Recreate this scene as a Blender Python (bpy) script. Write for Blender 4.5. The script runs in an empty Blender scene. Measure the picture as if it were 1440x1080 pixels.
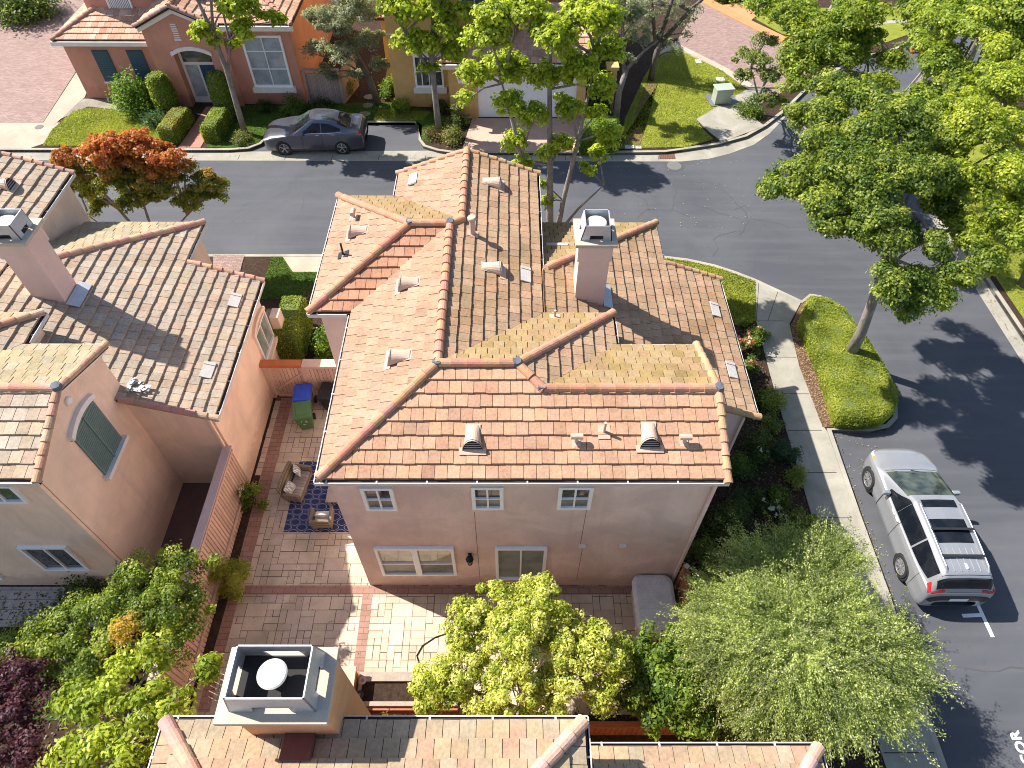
import bpy, math, random
import numpy as np
from mathutils import Vector, Matrix
random.seed(7); rng = np.random.default_rng(11)
SC = bpy.context.scene; COL = SC.collection
PI = math.pi; R = math.radians
# ------------------------------------------------------------------ camera model (measured from the place)
F_, TH, RO, YA, CH = 960.0, R(38.98), R(0.19), R(0.195), 20.0
_d = np.array([math.sin(YA)*math.sin(TH), math.cos(YA)*math.sin(TH), -math.cos(TH)])
_r = np.array([math.cos(YA), -math.sin(YA), 0.0]); _u = np.cross(_r, _d)
_c, _s = math.cos(RO), math.sin(RO)
CR, CU = _c*_r+_s*_u, -_s*_r+_c*_u
def _ray(u, v): return ((u-720)*CR + (540-v)*CU)/F_ + _d
def G(u, v, z=0.0):            # survey point: where the sight line meets height z
    d = _ray(u, v); t = (z-CH)/d[2]; return (float(t*d[0]), float(t*d[1]), z)
def WY(u, v, y):               # ... meets the wall plane Y = y
    d = _ray(u, v); t = y/d[1]; return (float(t*d[0]), y, float(CH+t*d[2]))
def WX(u, v, x):               # ... meets the wall plane X = x
    d = _ray(u, v); t = x/d[0]; return (x, float(t*d[1]), float(CH+t*d[2]))
# ------------------------------------------------------------------ object helpers
def tag(o, label=None, cat=None, group=None, kind=None):
    if label: o['label'] = label
    if cat: o['category'] = cat
    if group: o['group'] = group
    if kind: o['kind'] = kind
    return o
def empty(name, loc, label=None, cat=None, group=None):
    o = bpy.data.objects.new(name, None); o.empty_display_size = .3
    o.location = loc; COL.objects.link(o); return tag(o, label, cat, group)
def world_loc(o):
    M = Matrix.Identity(4)
    while o is not None:
        M = ((o.matrix_parent_inverse @ o.matrix_basis) if o.parent else o.matrix_basis) @ M
        o = o.parent
    return M
LOCAL = [False]                 # True while a thing is modelled in its own coordinates
def link(o, parent=None):
    COL.objects.link(o)
    if parent is not None:
        o.parent = parent
        if not LOCAL[0]: o.matrix_parent_inverse = world_loc(parent).inverted()
    return o
def copy_tree(o, parent=None):
    c = o.copy(); COL.objects.link(c)
    if parent is not None: c.parent = parent; c.matrix_parent_inverse = o.matrix_parent_inverse.copy()
    for ch in list(o.children): copy_tree(ch, c)
    return c
class MB:
    """collects faces for ONE mesh object"""
    def __init__(s): s.v = []; s.f = []; s.m = []; s.c = []; s.k = []
    def mark(s): s.k.append(len(s.f))            # a separate piece starts here
    def add(s, pts): 
        i = len(s.v); s.v.extend([tuple(p) for p in pts]); return i
    def face(s, pts, m=0, c=(1, 1, 1)):
        i = s.add(pts); s.f.append(tuple(range(i, i+len(pts)))); s.m.append(m); s.c.append(c)
    def faces(s, pts, fs, m=0, c=(1, 1, 1)):
        i = s.add(pts)
        for f in fs: s.f.append(tuple(i+k for k in f)); s.m.append(m); s.c.append(c)
    def box(s, x0, x1, y0, y1, z0, z1, m=0, c=(1, 1, 1)):
        s.hexa([(x0,y0,z0),(x1,y0,z0),(x1,y1,z0),(x0,y1,z0)], [(x0,y0,z1),(x1,y0,z1),(x1,y1,z1),(x0,y1,z1)], m, c)
    def hexa(s, b, t, m=0, c=(1, 1, 1)):
        n = len(b)
        fs = [tuple(range(n-1, -1, -1)), tuple(range(n, 2*n))] + [(k, (k+1) % n, n+(k+1) % n, n+k) for k in range(n)]
        s.faces(list(b)+list(t), fs, m, c)
    def prism(s, poly, z0, z1, m=0, c=(1, 1, 1)):
        poly = [(p[0], p[1]) for p in poly]
        a = sum(poly[i][0]*poly[(i+1) % len(poly)][1]-poly[(i+1) % len(poly)][0]*poly[i][1] for i in range(len(poly)))
        if a < 0: poly = poly[::-1]
        s.hexa([(x, y, z0) for x, y in poly], [(x, y, z1) for x, y in poly], m, c)
    def obox(s, o, u, v, w, m=0, c=(1, 1, 1)):   # corner o and three edge vectors
        o, u, v, w = map(Vector, (o, u, v, w))
        if u.cross(v).dot(w) < 0: u, v = v, u
        s.hexa([o, o+u, o+u+v, o+v], [o+w, o+u+w, o+u+v+w, o+v+w], m, c)
    def bar(s, a, b, w, h, m=0, c=(1, 1, 1), up=(0, 0, 1)):
        a, b = Vector(a), Vector(b); d = b-a; up = Vector(up)
        if abs(d.normalized().dot(up)) > .98: up = Vector((1, 0, 0))
        sd = d.cross(up).normalized()*w; un = sd.cross(d).normalized()*h
        s.obox(a-sd/2-un/2, d, sd, un, m, c)
    def tube(s, path, rad, n=8, m=0, c=(1, 1, 1), caps=True):
        path = [Vector(p) for p in path]
        if not hasattr(rad, '__len__'): rad = [rad]*len(path)
        base = len(s.v); ref = Vector((.31, .17, .93))
        for k, p in enumerate(path):
            t = (path[min(k+1, len(path)-1)]-path[max(k-1, 0)]).normalized()
            r0 = ref if abs(t.dot(ref)) < .95 else Vector((1, 0, 0))
            a = t.cross(r0).normalized(); b = t.cross(a)
            for j in range(n):
                g = 2*PI*j/n; s.v.append(tuple(p+(a*math.cos(g)+b*math.sin(g))*rad[k]))
        for k in range(len(path)-1):
            for j in range(n):
                q = base+k*n; s.f.append((q+j, q+(j+1) % n, q+n+(j+1) % n, q+n+j)); s.m.append(m); s.c.append(c)
        if caps:
            s.f.append(tuple(base+j for j in range(n-1, -1, -1))); s.m.append(m); s.c.append(c)
            q = base+(len(path)-1)*n; s.f.append(tuple(q+j for j in range(n))); s.m.append(m); s.c.append(c)
    def lathe(s, ctr, prof, n=24, m=0, c=(1, 1, 1), axis=(0, 0, 1), sx=1, sy=1, caps=True):
        ax = Vector(axis).normalized(); a = ax.orthogonal().normalized()
        if abs(ax.z) > .99: a = Vector((1, 0, 0))
        b = ax.cross(a); ctr = Vector(ctr); base = len(s.v)
        for r, h in prof:
            for j in range(n):
                g = 2*PI*j/n; s.v.append(tuple(ctr+ax*h+a*(r*math.cos(g)*sx)+b*(r*math.sin(g)*sy)))
        for k in range(len(prof)-1):
            for j in range(n):
                q = base+k*n; s.f.append((q+j, q+(j+1) % n, q+n+(j+1) % n, q+n+j)); s.m.append(m); s.c.append(c)
        if not caps: return
        s.f.append(tuple(base+j for j in range(n-1, -1, -1))); s.m.append(m); s.c.append(c)
        q = base+(len(prof)-1)*n; s.f.append(tuple(q+j for j in range(n))); s.m.append(m); s.c.append(c)
    def build_split(s, name, mats, parent=None, **kw):
        cuts = sorted(set([0]+s.k+[len(s.f)])); out = []
        for a, b in zip(cuts, cuts[1:]):
            q = MB(); ids = {}
            for f in s.f[a:b]:
                for i in f:
                    if i not in ids: ids[i] = len(ids); q.v.append(s.v[i])
                q.f.append(tuple(ids[i] for i in f))
            q.m = s.m[a:b]; q.c = s.c[a:b]; out.append(q.build(name, mats, parent, **kw))
        return out
    def build(s, name, mats, parent=None, smooth=False, bevel=0):
        if not isinstance(mats, (list, tuple)): mats = [mats]
        me = bpy.data.meshes.new(name); me.from_pydata(s.v, [], s.f)
        for m in mats: me.materials.append(m)
        me.polygons.foreach_set('material_index', s.m)
        if any(c != (1, 1, 1) for c in s.c):
            at = me.color_attributes.new('Col', 'FLOAT_COLOR', 'CORNER')
            cc = np.ones((len(me.loops), 4), np.float32)
            lens = np.array([len(f) for f in s.f]); cc[:, :3] = np.repeat(np.array(s.c, np.float32), lens, 0)
            at.data.foreach_set('color', cc.ravel())
        if smooth: me.polygons.foreach_set('use_smooth', [True]*len(me.polygons))
        me.update()
        o = bpy.data.objects.new(name, me); link(o, parent)
        if bevel:
            b = o.modifiers.new('Bevel', 'BEVEL'); b.width = bevel; b.segments = 2; b.limit_method = 'ANGLE'; b.angle_limit = R(40)
        return o
def quads_obj(name, V, C, mats, parent=None, extra=None, k=4):
    """V: (n,k,3) separate faces, C: (n,3) colours; extra = MB joined in as second material"""
    n = len(V); vv = V.reshape(-1, 3); ev = []; ef = []; ec = []
    if extra is not None: ev, ef, ec = extra.v, extra.f, extra.c
    me = bpy.data.meshes.new(name); nv = len(vv)+len(ev)
    me.vertices.add(nv); co = np.concatenate([vv, np.array(ev, float).reshape(-1, 3)]) if len(ev) else vv
    me.vertices.foreach_set('co', co.astype(np.float32).ravel())
    el = [len(f) for f in ef]; nl = n*k+sum(el)
    me.loops.add(nl); idx = np.arange(n*k)
    if ef: idx = np.concatenate([idx, np.concatenate([np.array(f) for f in ef])+len(vv)])
    me.loops.foreach_set('vertex_index', idx.astype(np.int32))
    tot = np.concatenate([np.full(n, k), np.array(el, int)]) if ef else np.full(n, k)
    st = np.concatenate([[0], np.cumsum(tot)[:-1]])
    me.polygons.add(len(tot)); me.polygons.foreach_set('loop_start', st.astype(np.int32)); 
    me.update(calc_edges=True)
    if not isinstance(mats, (list, tuple)): mats = [mats]
    for m in mats: me.materials.append(m)
    mi = np.zeros(len(tot), np.int32); mi[n:] = 1 if len(mats) > 1 else 0
    me.polygons.foreach_set('material_index', mi)
    at = me.color_attributes.new('Col', 'FLOAT_COLOR', 'CORNER')
    cc = np.ones((nl, 4), np.float32); cc[:n*k, :3] = np.repeat(C, k, 0)
    if ef: cc[n*k:, :3] = np.repeat(np.array(ec, np.float32), np.array(el), 0)
    at.data.foreach_set('color', cc.ravel()); me.update(); me.validate()
    o = bpy.data.objects.new(name, me); return link(o, parent)
# ------------------------------------------------------------------ materials
def new_mat(name):
    m = bpy.data.materials.new(name); m.use_nodes = True; nt = m.node_tree
    return m, nt, nt.nodes['Principled BSDF']
def N(nt, typ, **kw):
    n = nt.nodes.new(typ)
    for k, v in kw.items():
        if k in n.inputs: n.inputs[k].default_value = v
        else: setattr(n, k, v)
    return n
def mixc(nt, fac, a, b, mode='MIX'):
    n = nt.nodes.new('ShaderNodeMix'); n.data_type = 'RGBA'; n.blend_type = mode
    for sock, val in ((0, fac), (6, a), (7, b)):
        if isinstance(val, (int, float)): n.inputs[sock].default_value = val
        elif isinstance(val, (tuple, list)): n.inputs[sock].default_value = (*val[:3], 1)
        else: nt.links.new(val, n.inputs[sock])
    return n.outputs[2]
def noise(nt, scale, detail=4, rough=.55, coord=None, dist=0):
    n = N(nt, 'ShaderNodeTexNoise'); n.inputs['Scale'].default_value = scale; n.inputs['Detail'].default_value = detail
    n.inputs['Roughness'].default_value = rough; n.inputs['Distortion'].default_value = dist
    if coord is not None: nt.links.new(coord, n.inputs['Vector'])
    return n.outputs['Fac']
def ramp(nt, src, pts):
    n = nt.nodes.new('ShaderNodeValToRGB'); e = n.color_ramp.elements
    while len(e) < len(pts): e.new(.5)
    for k, (p, c) in enumerate(pts):
        e[k].position = p; e[k].color = (c, c, c, 1) if isinstance(c, (int, float)) else (*c, 1)
    nt.links.new(src, n.inputs[0]); return n.outputs[0]
def coords(nt, kind='Object'):
    return nt.nodes.new('ShaderNodeTexCoord').outputs[kind]
def bump(nt, b, h, strength=.3, dist=.02):
    n = nt.nodes.new('ShaderNodeBump'); n.inputs['Strength'].default_value = strength; n.inputs['Distance'].default_value = dist
    nt.links.new(h, n.inputs['Height']); nt.links.new(n.outputs[0], b.inputs['Normal'])
def plain(name, col, rough=.6, metal=0, var=.12, scale=3, bumps=0, spec=.4, attr=False):
    """base colour with uneven wear; attr multiplies the per-face colour of the mesh"""
    m, nt, b = new_mat(name); co = coords(nt)
    n1 = noise(nt, scale, 6, .6, co); n2 = noise(nt, scale*9, 3, .6, co)
    f = N(nt, 'ShaderNodeMath', operation='ADD'); nt.links.new(n1, f.inputs[0]); nt.links.new(n2, f.inputs[1])
    mr = N(nt, 'ShaderNodeMapRange'); nt.links.new(f.outputs[0], mr.inputs['Value'])
    mr.inputs['From Min'].default_value = .6; mr.inputs['From Max'].default_value = 1.4
    mr.inputs['To Min'].default_value = 1-var; mr.inputs['To Max'].default_value = 1+var
    c = tuple(col)
    if attr:
        a = nt.nodes.new('ShaderNodeAttribute'); a.attribute_name = 'Col'
        base = mixc(nt, 1.0, a.outputs['Color'], c, 'MULTIPLY')
    else: base = c
    vm = N(nt, 'ShaderNodeVectorMath', operation='SCALE'); nt.links.new(mr.outputs[0], vm.inputs['Scale'])
    if attr: nt.links.new(base, vm.inputs[0])
    else: vm.inputs[0].default_value = c
    nt.links.new(vm.outputs[0], b.inputs['Base Color'])
    b.inputs['Roughness'].default_value = rough; b.inputs['Metallic'].default_value = metal
    b.inputs['Specular IOR Level'].default_value = spec
    if bumps: bump(nt, b, n2, bumps, .02)
    return m
def stucco(name, col, stain=.12):
    m, nt, b = new_mat(name); co = coords(nt)
    n1 = noise(nt, .7, 5, .6, co, .6); n2 = noise(nt, 26, 4, .65, co); n3 = noise(nt, 4, 4, .7, co, .8)
    mp = N(nt, 'ShaderNodeMapping'); mp.inputs['Scale'].default_value = (2.2, 2.2, .12); nt.links.new(co, mp.inputs[0])
    n4 = noise(nt, 1.6, 5, .6, mp.outputs[0])
    c = mixc(nt, ramp(nt, n1, [(.38, 0), (.66, 1)]), [x*(1-stain) for x in col], [min(1, x*(1+stain*.5)) for x in col])
    c = mixc(nt, ramp(nt, n4, [(.52, 0), (.75, .35)]), c, [x*.72 for x in col])
    c = mixc(nt, ramp(nt, n3, [(.58, 0), (.8, .3)]), c, [x*.8 for x in col])
    sp = N(nt, 'ShaderNodeSeparateXYZ'); nt.links.new(co, sp.inputs[0])      # splash dirt and an orange bounce-light tint painted along the wall foot
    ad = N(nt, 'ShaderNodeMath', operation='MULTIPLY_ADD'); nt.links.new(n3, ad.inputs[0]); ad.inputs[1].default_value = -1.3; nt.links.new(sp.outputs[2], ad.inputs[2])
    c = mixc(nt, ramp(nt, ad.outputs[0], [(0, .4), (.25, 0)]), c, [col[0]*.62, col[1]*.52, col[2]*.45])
    nt.links.new(c, b.inputs['Base Color']); b.inputs['Roughness'].default_value = .92; b.inputs['Specular IOR Level'].default_value = .15
    bump(nt, b, n2, .7, .025); return m
def leaf_mat(name, trans=.35, rough=.5):
    m, nt, b = new_mat(name)
    a = nt.nodes.new('ShaderNodeAttribute'); a.attribute_name = 'Col'
    nt.links.new(a.outputs['Color'], b.inputs['Base Color']); b.inputs['Roughness'].default_value = rough
    b.inputs['Specular IOR Level'].default_value = .35
    t = nt.nodes.new('ShaderNodeBsdfTranslucent')
    t2 = mixc(nt, 1.0, a.outputs['Color'], (1.5, 1.6, .7), 'MULTIPLY'); nt.links.new(t2, t.inputs['Color'])
    mx = nt.nodes.new('ShaderNodeMixShader'); mx.inputs[0].default_value = trans
    nt.links.new(b.outputs[0], mx.inputs[1]); nt.links.new(t.outputs[0], mx.inputs[2])
    nt.links.new(mx.outputs[0], nt.nodes['Material Output'].inputs[0]); return m
def bark_mat(name, c1, c2):
    m, nt, b = new_mat(name); co = coords(nt)
    mp = N(nt, 'ShaderNodeMapping'); mp.inputs['Scale'].default_value = (9, 9, 2.2); nt.links.new(co, mp.inputs[0])
    n = noise(nt, 1.6, 6, .65, mp.outputs[0], .8); n2 = noise(nt, 1.3, 3, .5, co)
    c = mixc(nt, ramp(nt, n, [(.35, 0), (.7, 1)]), c1, c2)
    c = mixc(nt, ramp(nt, n2, [(.5, 0), (.75, .5)]), c, [x*1.35 for x in c2])
    nt.links.new(c, b.inputs['Base Color']); b.inputs['Roughness'].default_value = .9
    bump(nt, b, n, .6, .04); return m
def brick_mat(name, c1, c2, mortar, w, h, msize=.012, offset=.5, squash=1.0, sqf=2, rot=0, rough=.85, blotch=.25, stainc=None, bscale=1.2, bias=0):
    m, nt, b = new_mat(name); co = coords(nt)
    mp = N(nt, 'ShaderNodeMapping'); mp.inputs['Rotation'].default_value = (0, 0, rot); nt.links.new(co, mp.inputs[0])
    t = N(nt, 'ShaderNodeTexBrick'); nt.links.new(mp.outputs[0], t.inputs['Vector'])
    t.offset = offset; t.squash = squash; t.squash_frequency = sqf
    t.inputs['Color1'].default_value = (*c1, 1); t.inputs['Color2'].default_value = (*c2, 1); t.inputs['Mortar'].default_value = (*mortar, 1)
    t.inputs['Scale'].default_value = 1; t.inputs['Mortar Size'].default_value = msize; t.inputs['Mortar Smooth'].default_value = .15
    t.inputs['Brick Width'].default_value = w; t.inputs['Row Height'].default_value = h; t.inputs['Bias'].default_value = bias
    n1 = noise(nt, bscale, 6, .65, co, .5); n2 = noise(nt, 14, 4, .7, co)
    c = mixc(nt, ramp(nt, n1, [(.42, 0), (.7, blotch*2)]), t.outputs['Color'], stainc or [x*.55 for x in c1])
    c = mixc(nt, ramp(nt, n2, [(.4, 0), (.8, .35)]), c, [x*.62 for x in c1])
    nt.links.new(c, b.inputs['Base Color']); b.inputs['Roughness'].default_value = rough; b.inputs['Specular IOR Level'].default_value = .25
    hh = N(nt, 'ShaderNodeMath', operation='MULTIPLY_ADD'); nt.links.new(t.outputs['Fac'], hh.inputs[0]); hh.inputs[1].default_value = -1.0; nt.links.new(n2, hh.inputs[2])
    bump(nt, b, hh.outputs[0], .35, .015); return m
def asphalt_mat(name):
    m, nt, b = new_mat(name); co = coords(nt)
    n1 = noise(nt, .16, 5, .6, co, .8); n2 = noise(nt, 55, 4, .75, co); n3 = noise(nt, 2.2, 6, .7, co, .4)
    mp = N(nt, 'ShaderNodeMapping'); mp.inputs['Scale'].default_value = (.12, 1.6, 1); nt.links.new(co, mp.inputs[0]); n5 = noise(nt, 1.2, 4, .6, mp.outputs[0])
    c = mixc(nt, ramp(nt, n1, [(.35, 0), (.65, 1)]), (.066, .069, .080), (.094, .097, .108))
    c = mixc(nt, ramp(nt, n5, [(.45, 0), (.7, .35)]), c, (.122, .124, .131))
    c = mixc(nt, ramp(nt, n3, [(.58, 0), (.78, .45)]), c, (.052, .054, .06))
    c = mixc(nt, ramp(nt, n2, [(.35, .5), (.5, 0)]), c, (.05, .05, .053))
    c = mixc(nt, ramp(nt, n2, [(.62, 0), (.75, .5)]), c, (.2, .2, .2))
    nt.links.new(c, b.inputs['Base Color']); b.inputs['Roughness'].default_value = .82; b.inputs['Specular IOR Level'].default_value = .3
    bump(nt, b, n2, .25, .01); return m
def concrete_mat(name, col, dark=.3, attr=False):
    m, nt, b = new_mat(name); co = coords(nt)
    n1 = noise(nt, .9, 6, .65, co, .6); n2 = noise(nt, 34, 4, .7, co); n3 = noise(nt, 5, 5, .7, co, 1.0)
    c = mixc(nt, ramp(nt, n1, [(.35, 0), (.68, 1)]), [x*(1-dark) for x in col], col)
    c = mixc(nt, ramp(nt, n3, [(.55, 0), (.75, .4)]), c, [x*.6 for x in col])
    c = mixc(nt, ramp(nt, n2, [(.3, .4), (.5, 0)]), c, [x*.55 for x in col])
    if attr: a = nt.nodes.new('ShaderNodeAttribute'); a.attribute_name = 'Col'; c = mixc(nt, 1.0, a.outputs['Color'], c, 'MULTIPLY')
    nt.links.new(c, b.inputs['Base Color']); b.inputs['Roughness'].default_value = .9; b.inputs['Specular IOR Level'].default_value = .2
    bump(nt, b, n2, .25, .01); return m
def soil_mat(name, c1, c2, scale=6, c3=None):
    m, nt, b = new_mat(name); co = coords(nt)
    n1 = noise(nt, scale, 8, .75, co, .3); n2 = noise(nt, scale*7, 4, .7, co); n3 = noise(nt, .8, 4, .6, co)
    c = mixc(nt, ramp(nt, n1, [(.35, 0), (.65, 1)]), c1, c2)
    c = mixc(nt, ramp(nt, n2, [(.58, 0), (.7, .7)]), c, c3 or [min(1, x*2.2) for x in c2])
    c = mixc(nt, ramp(nt, n3, [(.4, 0), (.7, .4)]), c, [x*.6 for x in c1])
    nt.links.new(c, b.inputs['Base Color']); b.inputs['Roughness'].default_value = .95; b.inputs['Specular IOR Level'].default_value = .1
    bump(nt, b, n2, .8, .04); return m
def glass_mat(name, col, rough=.05, spec=.6, mottle=None, coat=.2):
    m, nt, b = new_mat(name)
    if mottle:
        n = noise(nt, 2.5, 3, .5, coords(nt)); nt.links.new(mixc(nt, ramp(nt, n, [(.4, 0), (.65, 1)]), col, mottle), b.inputs['Base Color'])
    else: b.inputs['Base Color'].default_value = (*col, 1)
    b.inputs['Roughness'].default_value = rough; b.inputs['Specular IOR Level'].default_value = spec; b.inputs['Coat Weight'].default_value = coat; b.inputs['Coat Roughness'].default_value = .03
    return m
def paint_mat(name, col, metal=.5, rough=.32, coat=1.0):
    m, nt, b = new_mat(name); co = coords(nt)
    n = noise(nt, 900, 2, .5, co); n1 = noise(nt, 1.7, 4, .6, co)
    c = mixc(nt, n, [x*.85 for x in col], [min(1, x*1.15) for x in col]); c = mixc(nt, ramp(nt, n1, [(.5, 0), (.8, .25)]), c, [x*.85 for x in col])
    nt.links.new(c, b.inputs['Base Color']); b.inputs['Metallic'].default_value = metal
    b.inputs['Roughness'].default_value = rough; b.inputs['Coat Weight'].default_value = coat; b.inputs['Coat Roughness'].default_value = .06
    return m
M = {}
M['asphalt'] = asphalt_mat('asphalt'); M['concrete'] = concrete_mat('pavement_concrete', (.37, .345, .285)); M['kerb'] = concrete_mat('kerb_concrete', (.39, .36, .30))
M['apron'] = concrete_mat('apron_concrete', (.46, .38, .295), .22)
M['soil'] = soil_mat('bed_soil', (.035, .022, .016), (.085, .055, .038), 7); M['mulch'] = soil_mat('bark_mulch', (.13, .07, .045), (.26, .16, .10), 9, (.42, .30, .2))
M['gravel'] = soil_mat('pale_gravel', (.22, .19, .16), (.42, .37, .31), 12)
M['ground'] = soil_mat('ground', (.05, .045, .025), (.09, .085, .04), 2)
M['turf'] = soil_mat('turf', (.17, .19, .03), (.27, .30, .04), 3, (.36, .32, .10))
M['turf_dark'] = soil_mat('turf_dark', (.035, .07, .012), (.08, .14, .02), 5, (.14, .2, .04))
M['pavers'] = brick_mat('driveway_pavers', (.27, .175, .15), (.37, .265, .23), (.15, .10, .085), .20, .10, .008, blotch=.15)
M['patio'] = concrete_mat('stamped_patio', (.66, .54, .41), .34, True); M['patio_joint'] = plain('stamped_joint', (.11, .065, .05), .9, 0, .2, 6)
M['band'] = brick_mat('brick_band', (.32, .18, .135), (.39, .235, .18), (.19, .10, .08), .34, .17, .008, blotch=.2)
M['tile'] = plain('roof_tile', (1, 1, 1), .9, 0, .30, 1.6, .55, .2, attr=True)
M['cap'] = plain('ridge_tile', (1, 1, 1), .88, 0, .25, 2.6, .4, .2, attr=True)
M['felt'] = plain('roof_underlay', (.05, .035, .03), .95)
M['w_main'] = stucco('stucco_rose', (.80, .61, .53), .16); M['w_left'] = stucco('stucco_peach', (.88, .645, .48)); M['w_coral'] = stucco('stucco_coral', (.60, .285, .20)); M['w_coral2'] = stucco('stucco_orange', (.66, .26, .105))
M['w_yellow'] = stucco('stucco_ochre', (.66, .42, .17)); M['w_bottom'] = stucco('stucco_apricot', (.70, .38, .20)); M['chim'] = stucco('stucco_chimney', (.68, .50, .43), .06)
M['white'] = plain('white_paint', (.86, .86, .85), .45, 0, .06, 4); M['trim'] = plain('cream_trim', (.76, .71, .65), .55, 0, .1, 3)
M['gutter'] = plain('gutter_paint', (.62, .58, .54), .4, 0, .12, 4); M['metal'] = plain('galvanised_metal', (.46, .47, .50), .45, .35, .2, 5); M['vent'] = plain('vent_paint', (.52, .37, .28), .55, 0, .14, 6)
M['lead'] = plain('lead_patch', (.10, .115, .14), .7, 0, .35, 14, .5); M['grey_tile'] = plain('grey_vent_tile', (.46, .43, .40), .8, 0, .18, 7, .3)
M['soot_shade_black'] = plain('soot_shade_black', (.022, .02, .02), .85); M['capwhite'] = plain('weathered_white', (.52, .51, .48), .7, 0, .22, 9)  # black for soot and joints, and for shade painted into gutters and vent mouths
M['chimcap'] = concrete_mat('chimney_cap', (.52, .44, .35), .2)
M['glass'] = glass_mat('window_glass', (.03, .042, .048), mottle=(.09, .10, .10)); M['glass_sky'] = glass_mat('pale_blue_glass', (.36, .39, .42), .12, mottle=(.26, .29, .33)); M['glass_pale'] = glass_mat('window_glass_blind', (.42, .38, .28), .08, mottle=(.24, .23, .17)); M['glass_green'] = glass_mat('slider_glass', (.25, .28, .24), .06, mottle=(.17, .20, .17))  # glass_sky panes are an opaque, mottled pale blue-grey
M['shutter'] = plain('green_shutter', (.13, .20, .175), .6, 0, .2, 5); M['shutter_blue'] = plain('slate_shutter', (.04, .085, .12), .55, 0, .15, 4); M['door_blue'] = plain('navy_door', (.025, .05, .13), .4, 0, .1, 4)
M['black'] = plain('black_iron', (.015, .015, .016), .4, .3, .2, 8); M['rubber'] = plain('tyre_rubber', (.018, .018, .019), .8, 0, .2, 9)
M['redwood'] = plain('redwood', (.33, .115, .05), .6, 0, .25, 5, .3); M['fence_pink'] = plain('painted_fence', (.60, .40, .30), .75, 0, .15, 4, .2); M['fence_grey'] = plain('weathered_fence', (.33, .245, .22), .85, 0, .25, 6, .3); M['fence_cap'] = plain('fence_cap', (.55, .40, .37), .7, 0, .15, 4); M['timber'] = plain('grey_timber', (.34, .28, .23), .85, 0, .25, 6, .3)
M['line'] = plain('road_paint', (.72, .72, .70), .7, 0, .15, 18, .2)
# ================================================================== THE SETTING
def struct(name, mb, mats, kind='structure'): return tag(mb.build(name, mats), kind=kind)
def P2(px, z=.13): return [G(u, v, z)[:2] for u, v in px]
g = MB(); g.box(-110, 110, -60, 150, -.6, -.06); struct('ground', g, M['ground'])
g = MB(); g.prism([(-60, 20), (-60, 34), (-14, 36), (10, 34), (24, 46), (40, 60), (60, 60), (60, -30), (10, -30), (9, 20)], -.055, 0); struct('road', g, M['asphalt'])
# --- raised blocks (kerb line polygons in metres)
near = [(-60, 23.43), (5.8, 23.43), (6.75, 23.36), (7.79, 23.17), (8.91, 22.78), (9.7, 22.36), (10.44, 21.89), (11.3, 21.2), (12.11, 20.55), (12.55, 20.95), (13.0, 20.85), (13.4, 20.2), (13.7, 19.2), (13.95, 18.0), (14.15, 16.6), (14.18, 15.2), (13.95, 14.5), (13.5, 14.1), (12.8, 13.93), (11.4, 13.98), (11.36, 10.7), (11.38, 8.1), (11.27, 4.6), (11.26, 3.3), (11.25, -30)]
far = [(-60, 31.7), (-19.4, 31.6), (-14.6, 31.62), (-13.6, 31.75), (-13.05, 32.2), (-12.82, 32.9), (-12.75, 33.9), (-12.7, 34.3), (-5.2, 34.3), (-4.95, 34.0), (-4.85, 32.6), (-4.55, 32.0), (-3.8, 31.6), (-3.05, 31.42), (3.55, 31.38), (8.0, 31.5), (8.93, 31.72), (10.87, 32.23), (12.52, 32.98), (13.79, 34.03), (15.15, 35.49), (17.3, 38.2), (20.41, 40.98), (21.74, 41.89), (24.0, 42.9), (25.59, 44.28), (28, 46.5), (40, 58)]
right = [(20.5, -30), (20.5, 16), (20.4, 20.98), (20.3, 27), (20.7, 29.2), (21.8, 31.5), (24, 34), (27.5, 37.5), (40, 50)]
def kerb(name, line, inner_side, w=.16, top=.15, gut=None):
    k = MB(); pts = [Vector((x, y, 0)) for x, y in line]
    def off(d):
        o = []
        for i, p in enumerate(pts):
            a = pts[max(i-1, 0)]; b = pts[min(i+1, len(pts)-1)]; t = (b-a).normalized(); o.append(p+Vector((-t.y, t.x, 0))*d*inner_side)
        return o
    q = off(w)
    for i in range(len(pts)-1):
        quad = [pts[i], pts[i+1], q[i+1], q[i]]
        if inner_side < 0: quad = quad[::-1]
        k.hexa([(p.x, p.y, -.05) for p in quad], [(p.x, p.y, top) for p in quad])
    o = struct(name, k, M['kerb'])
    if gut:
        k = MB(); q = off(-gut)
        for i in range(len(pts)-1):
            quad = [q[i], q[i+1], pts[i+1], pts[i]]
            if inner_side < 0: quad = quad[::-1]
            k.hexa([(p.x, p.y, -.04) for p in quad], [(p.x, p.y, .006) for p in quad])
        struct('road_edging_kerb', k, M['concrete'])
    return o
def slab(name, poly, z, mat, th=.2, kind='structure'):
    k = MB(); k.prism(poly, z-th, z); return struct(name, k, mat, kind)
slab('ground', near+[(-60, -30)], .125, M['soil'])
slab('ground', far+[(40, 80), (-60, 80)], .125, M['soil'])
slab('ground', right+[(60, 70), (60, -30)], .125, M['soil'])
kerb('kerb', near, -1); kerb('kerb', far, 1); kerb('kerb', right, -1, gut=None)
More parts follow.
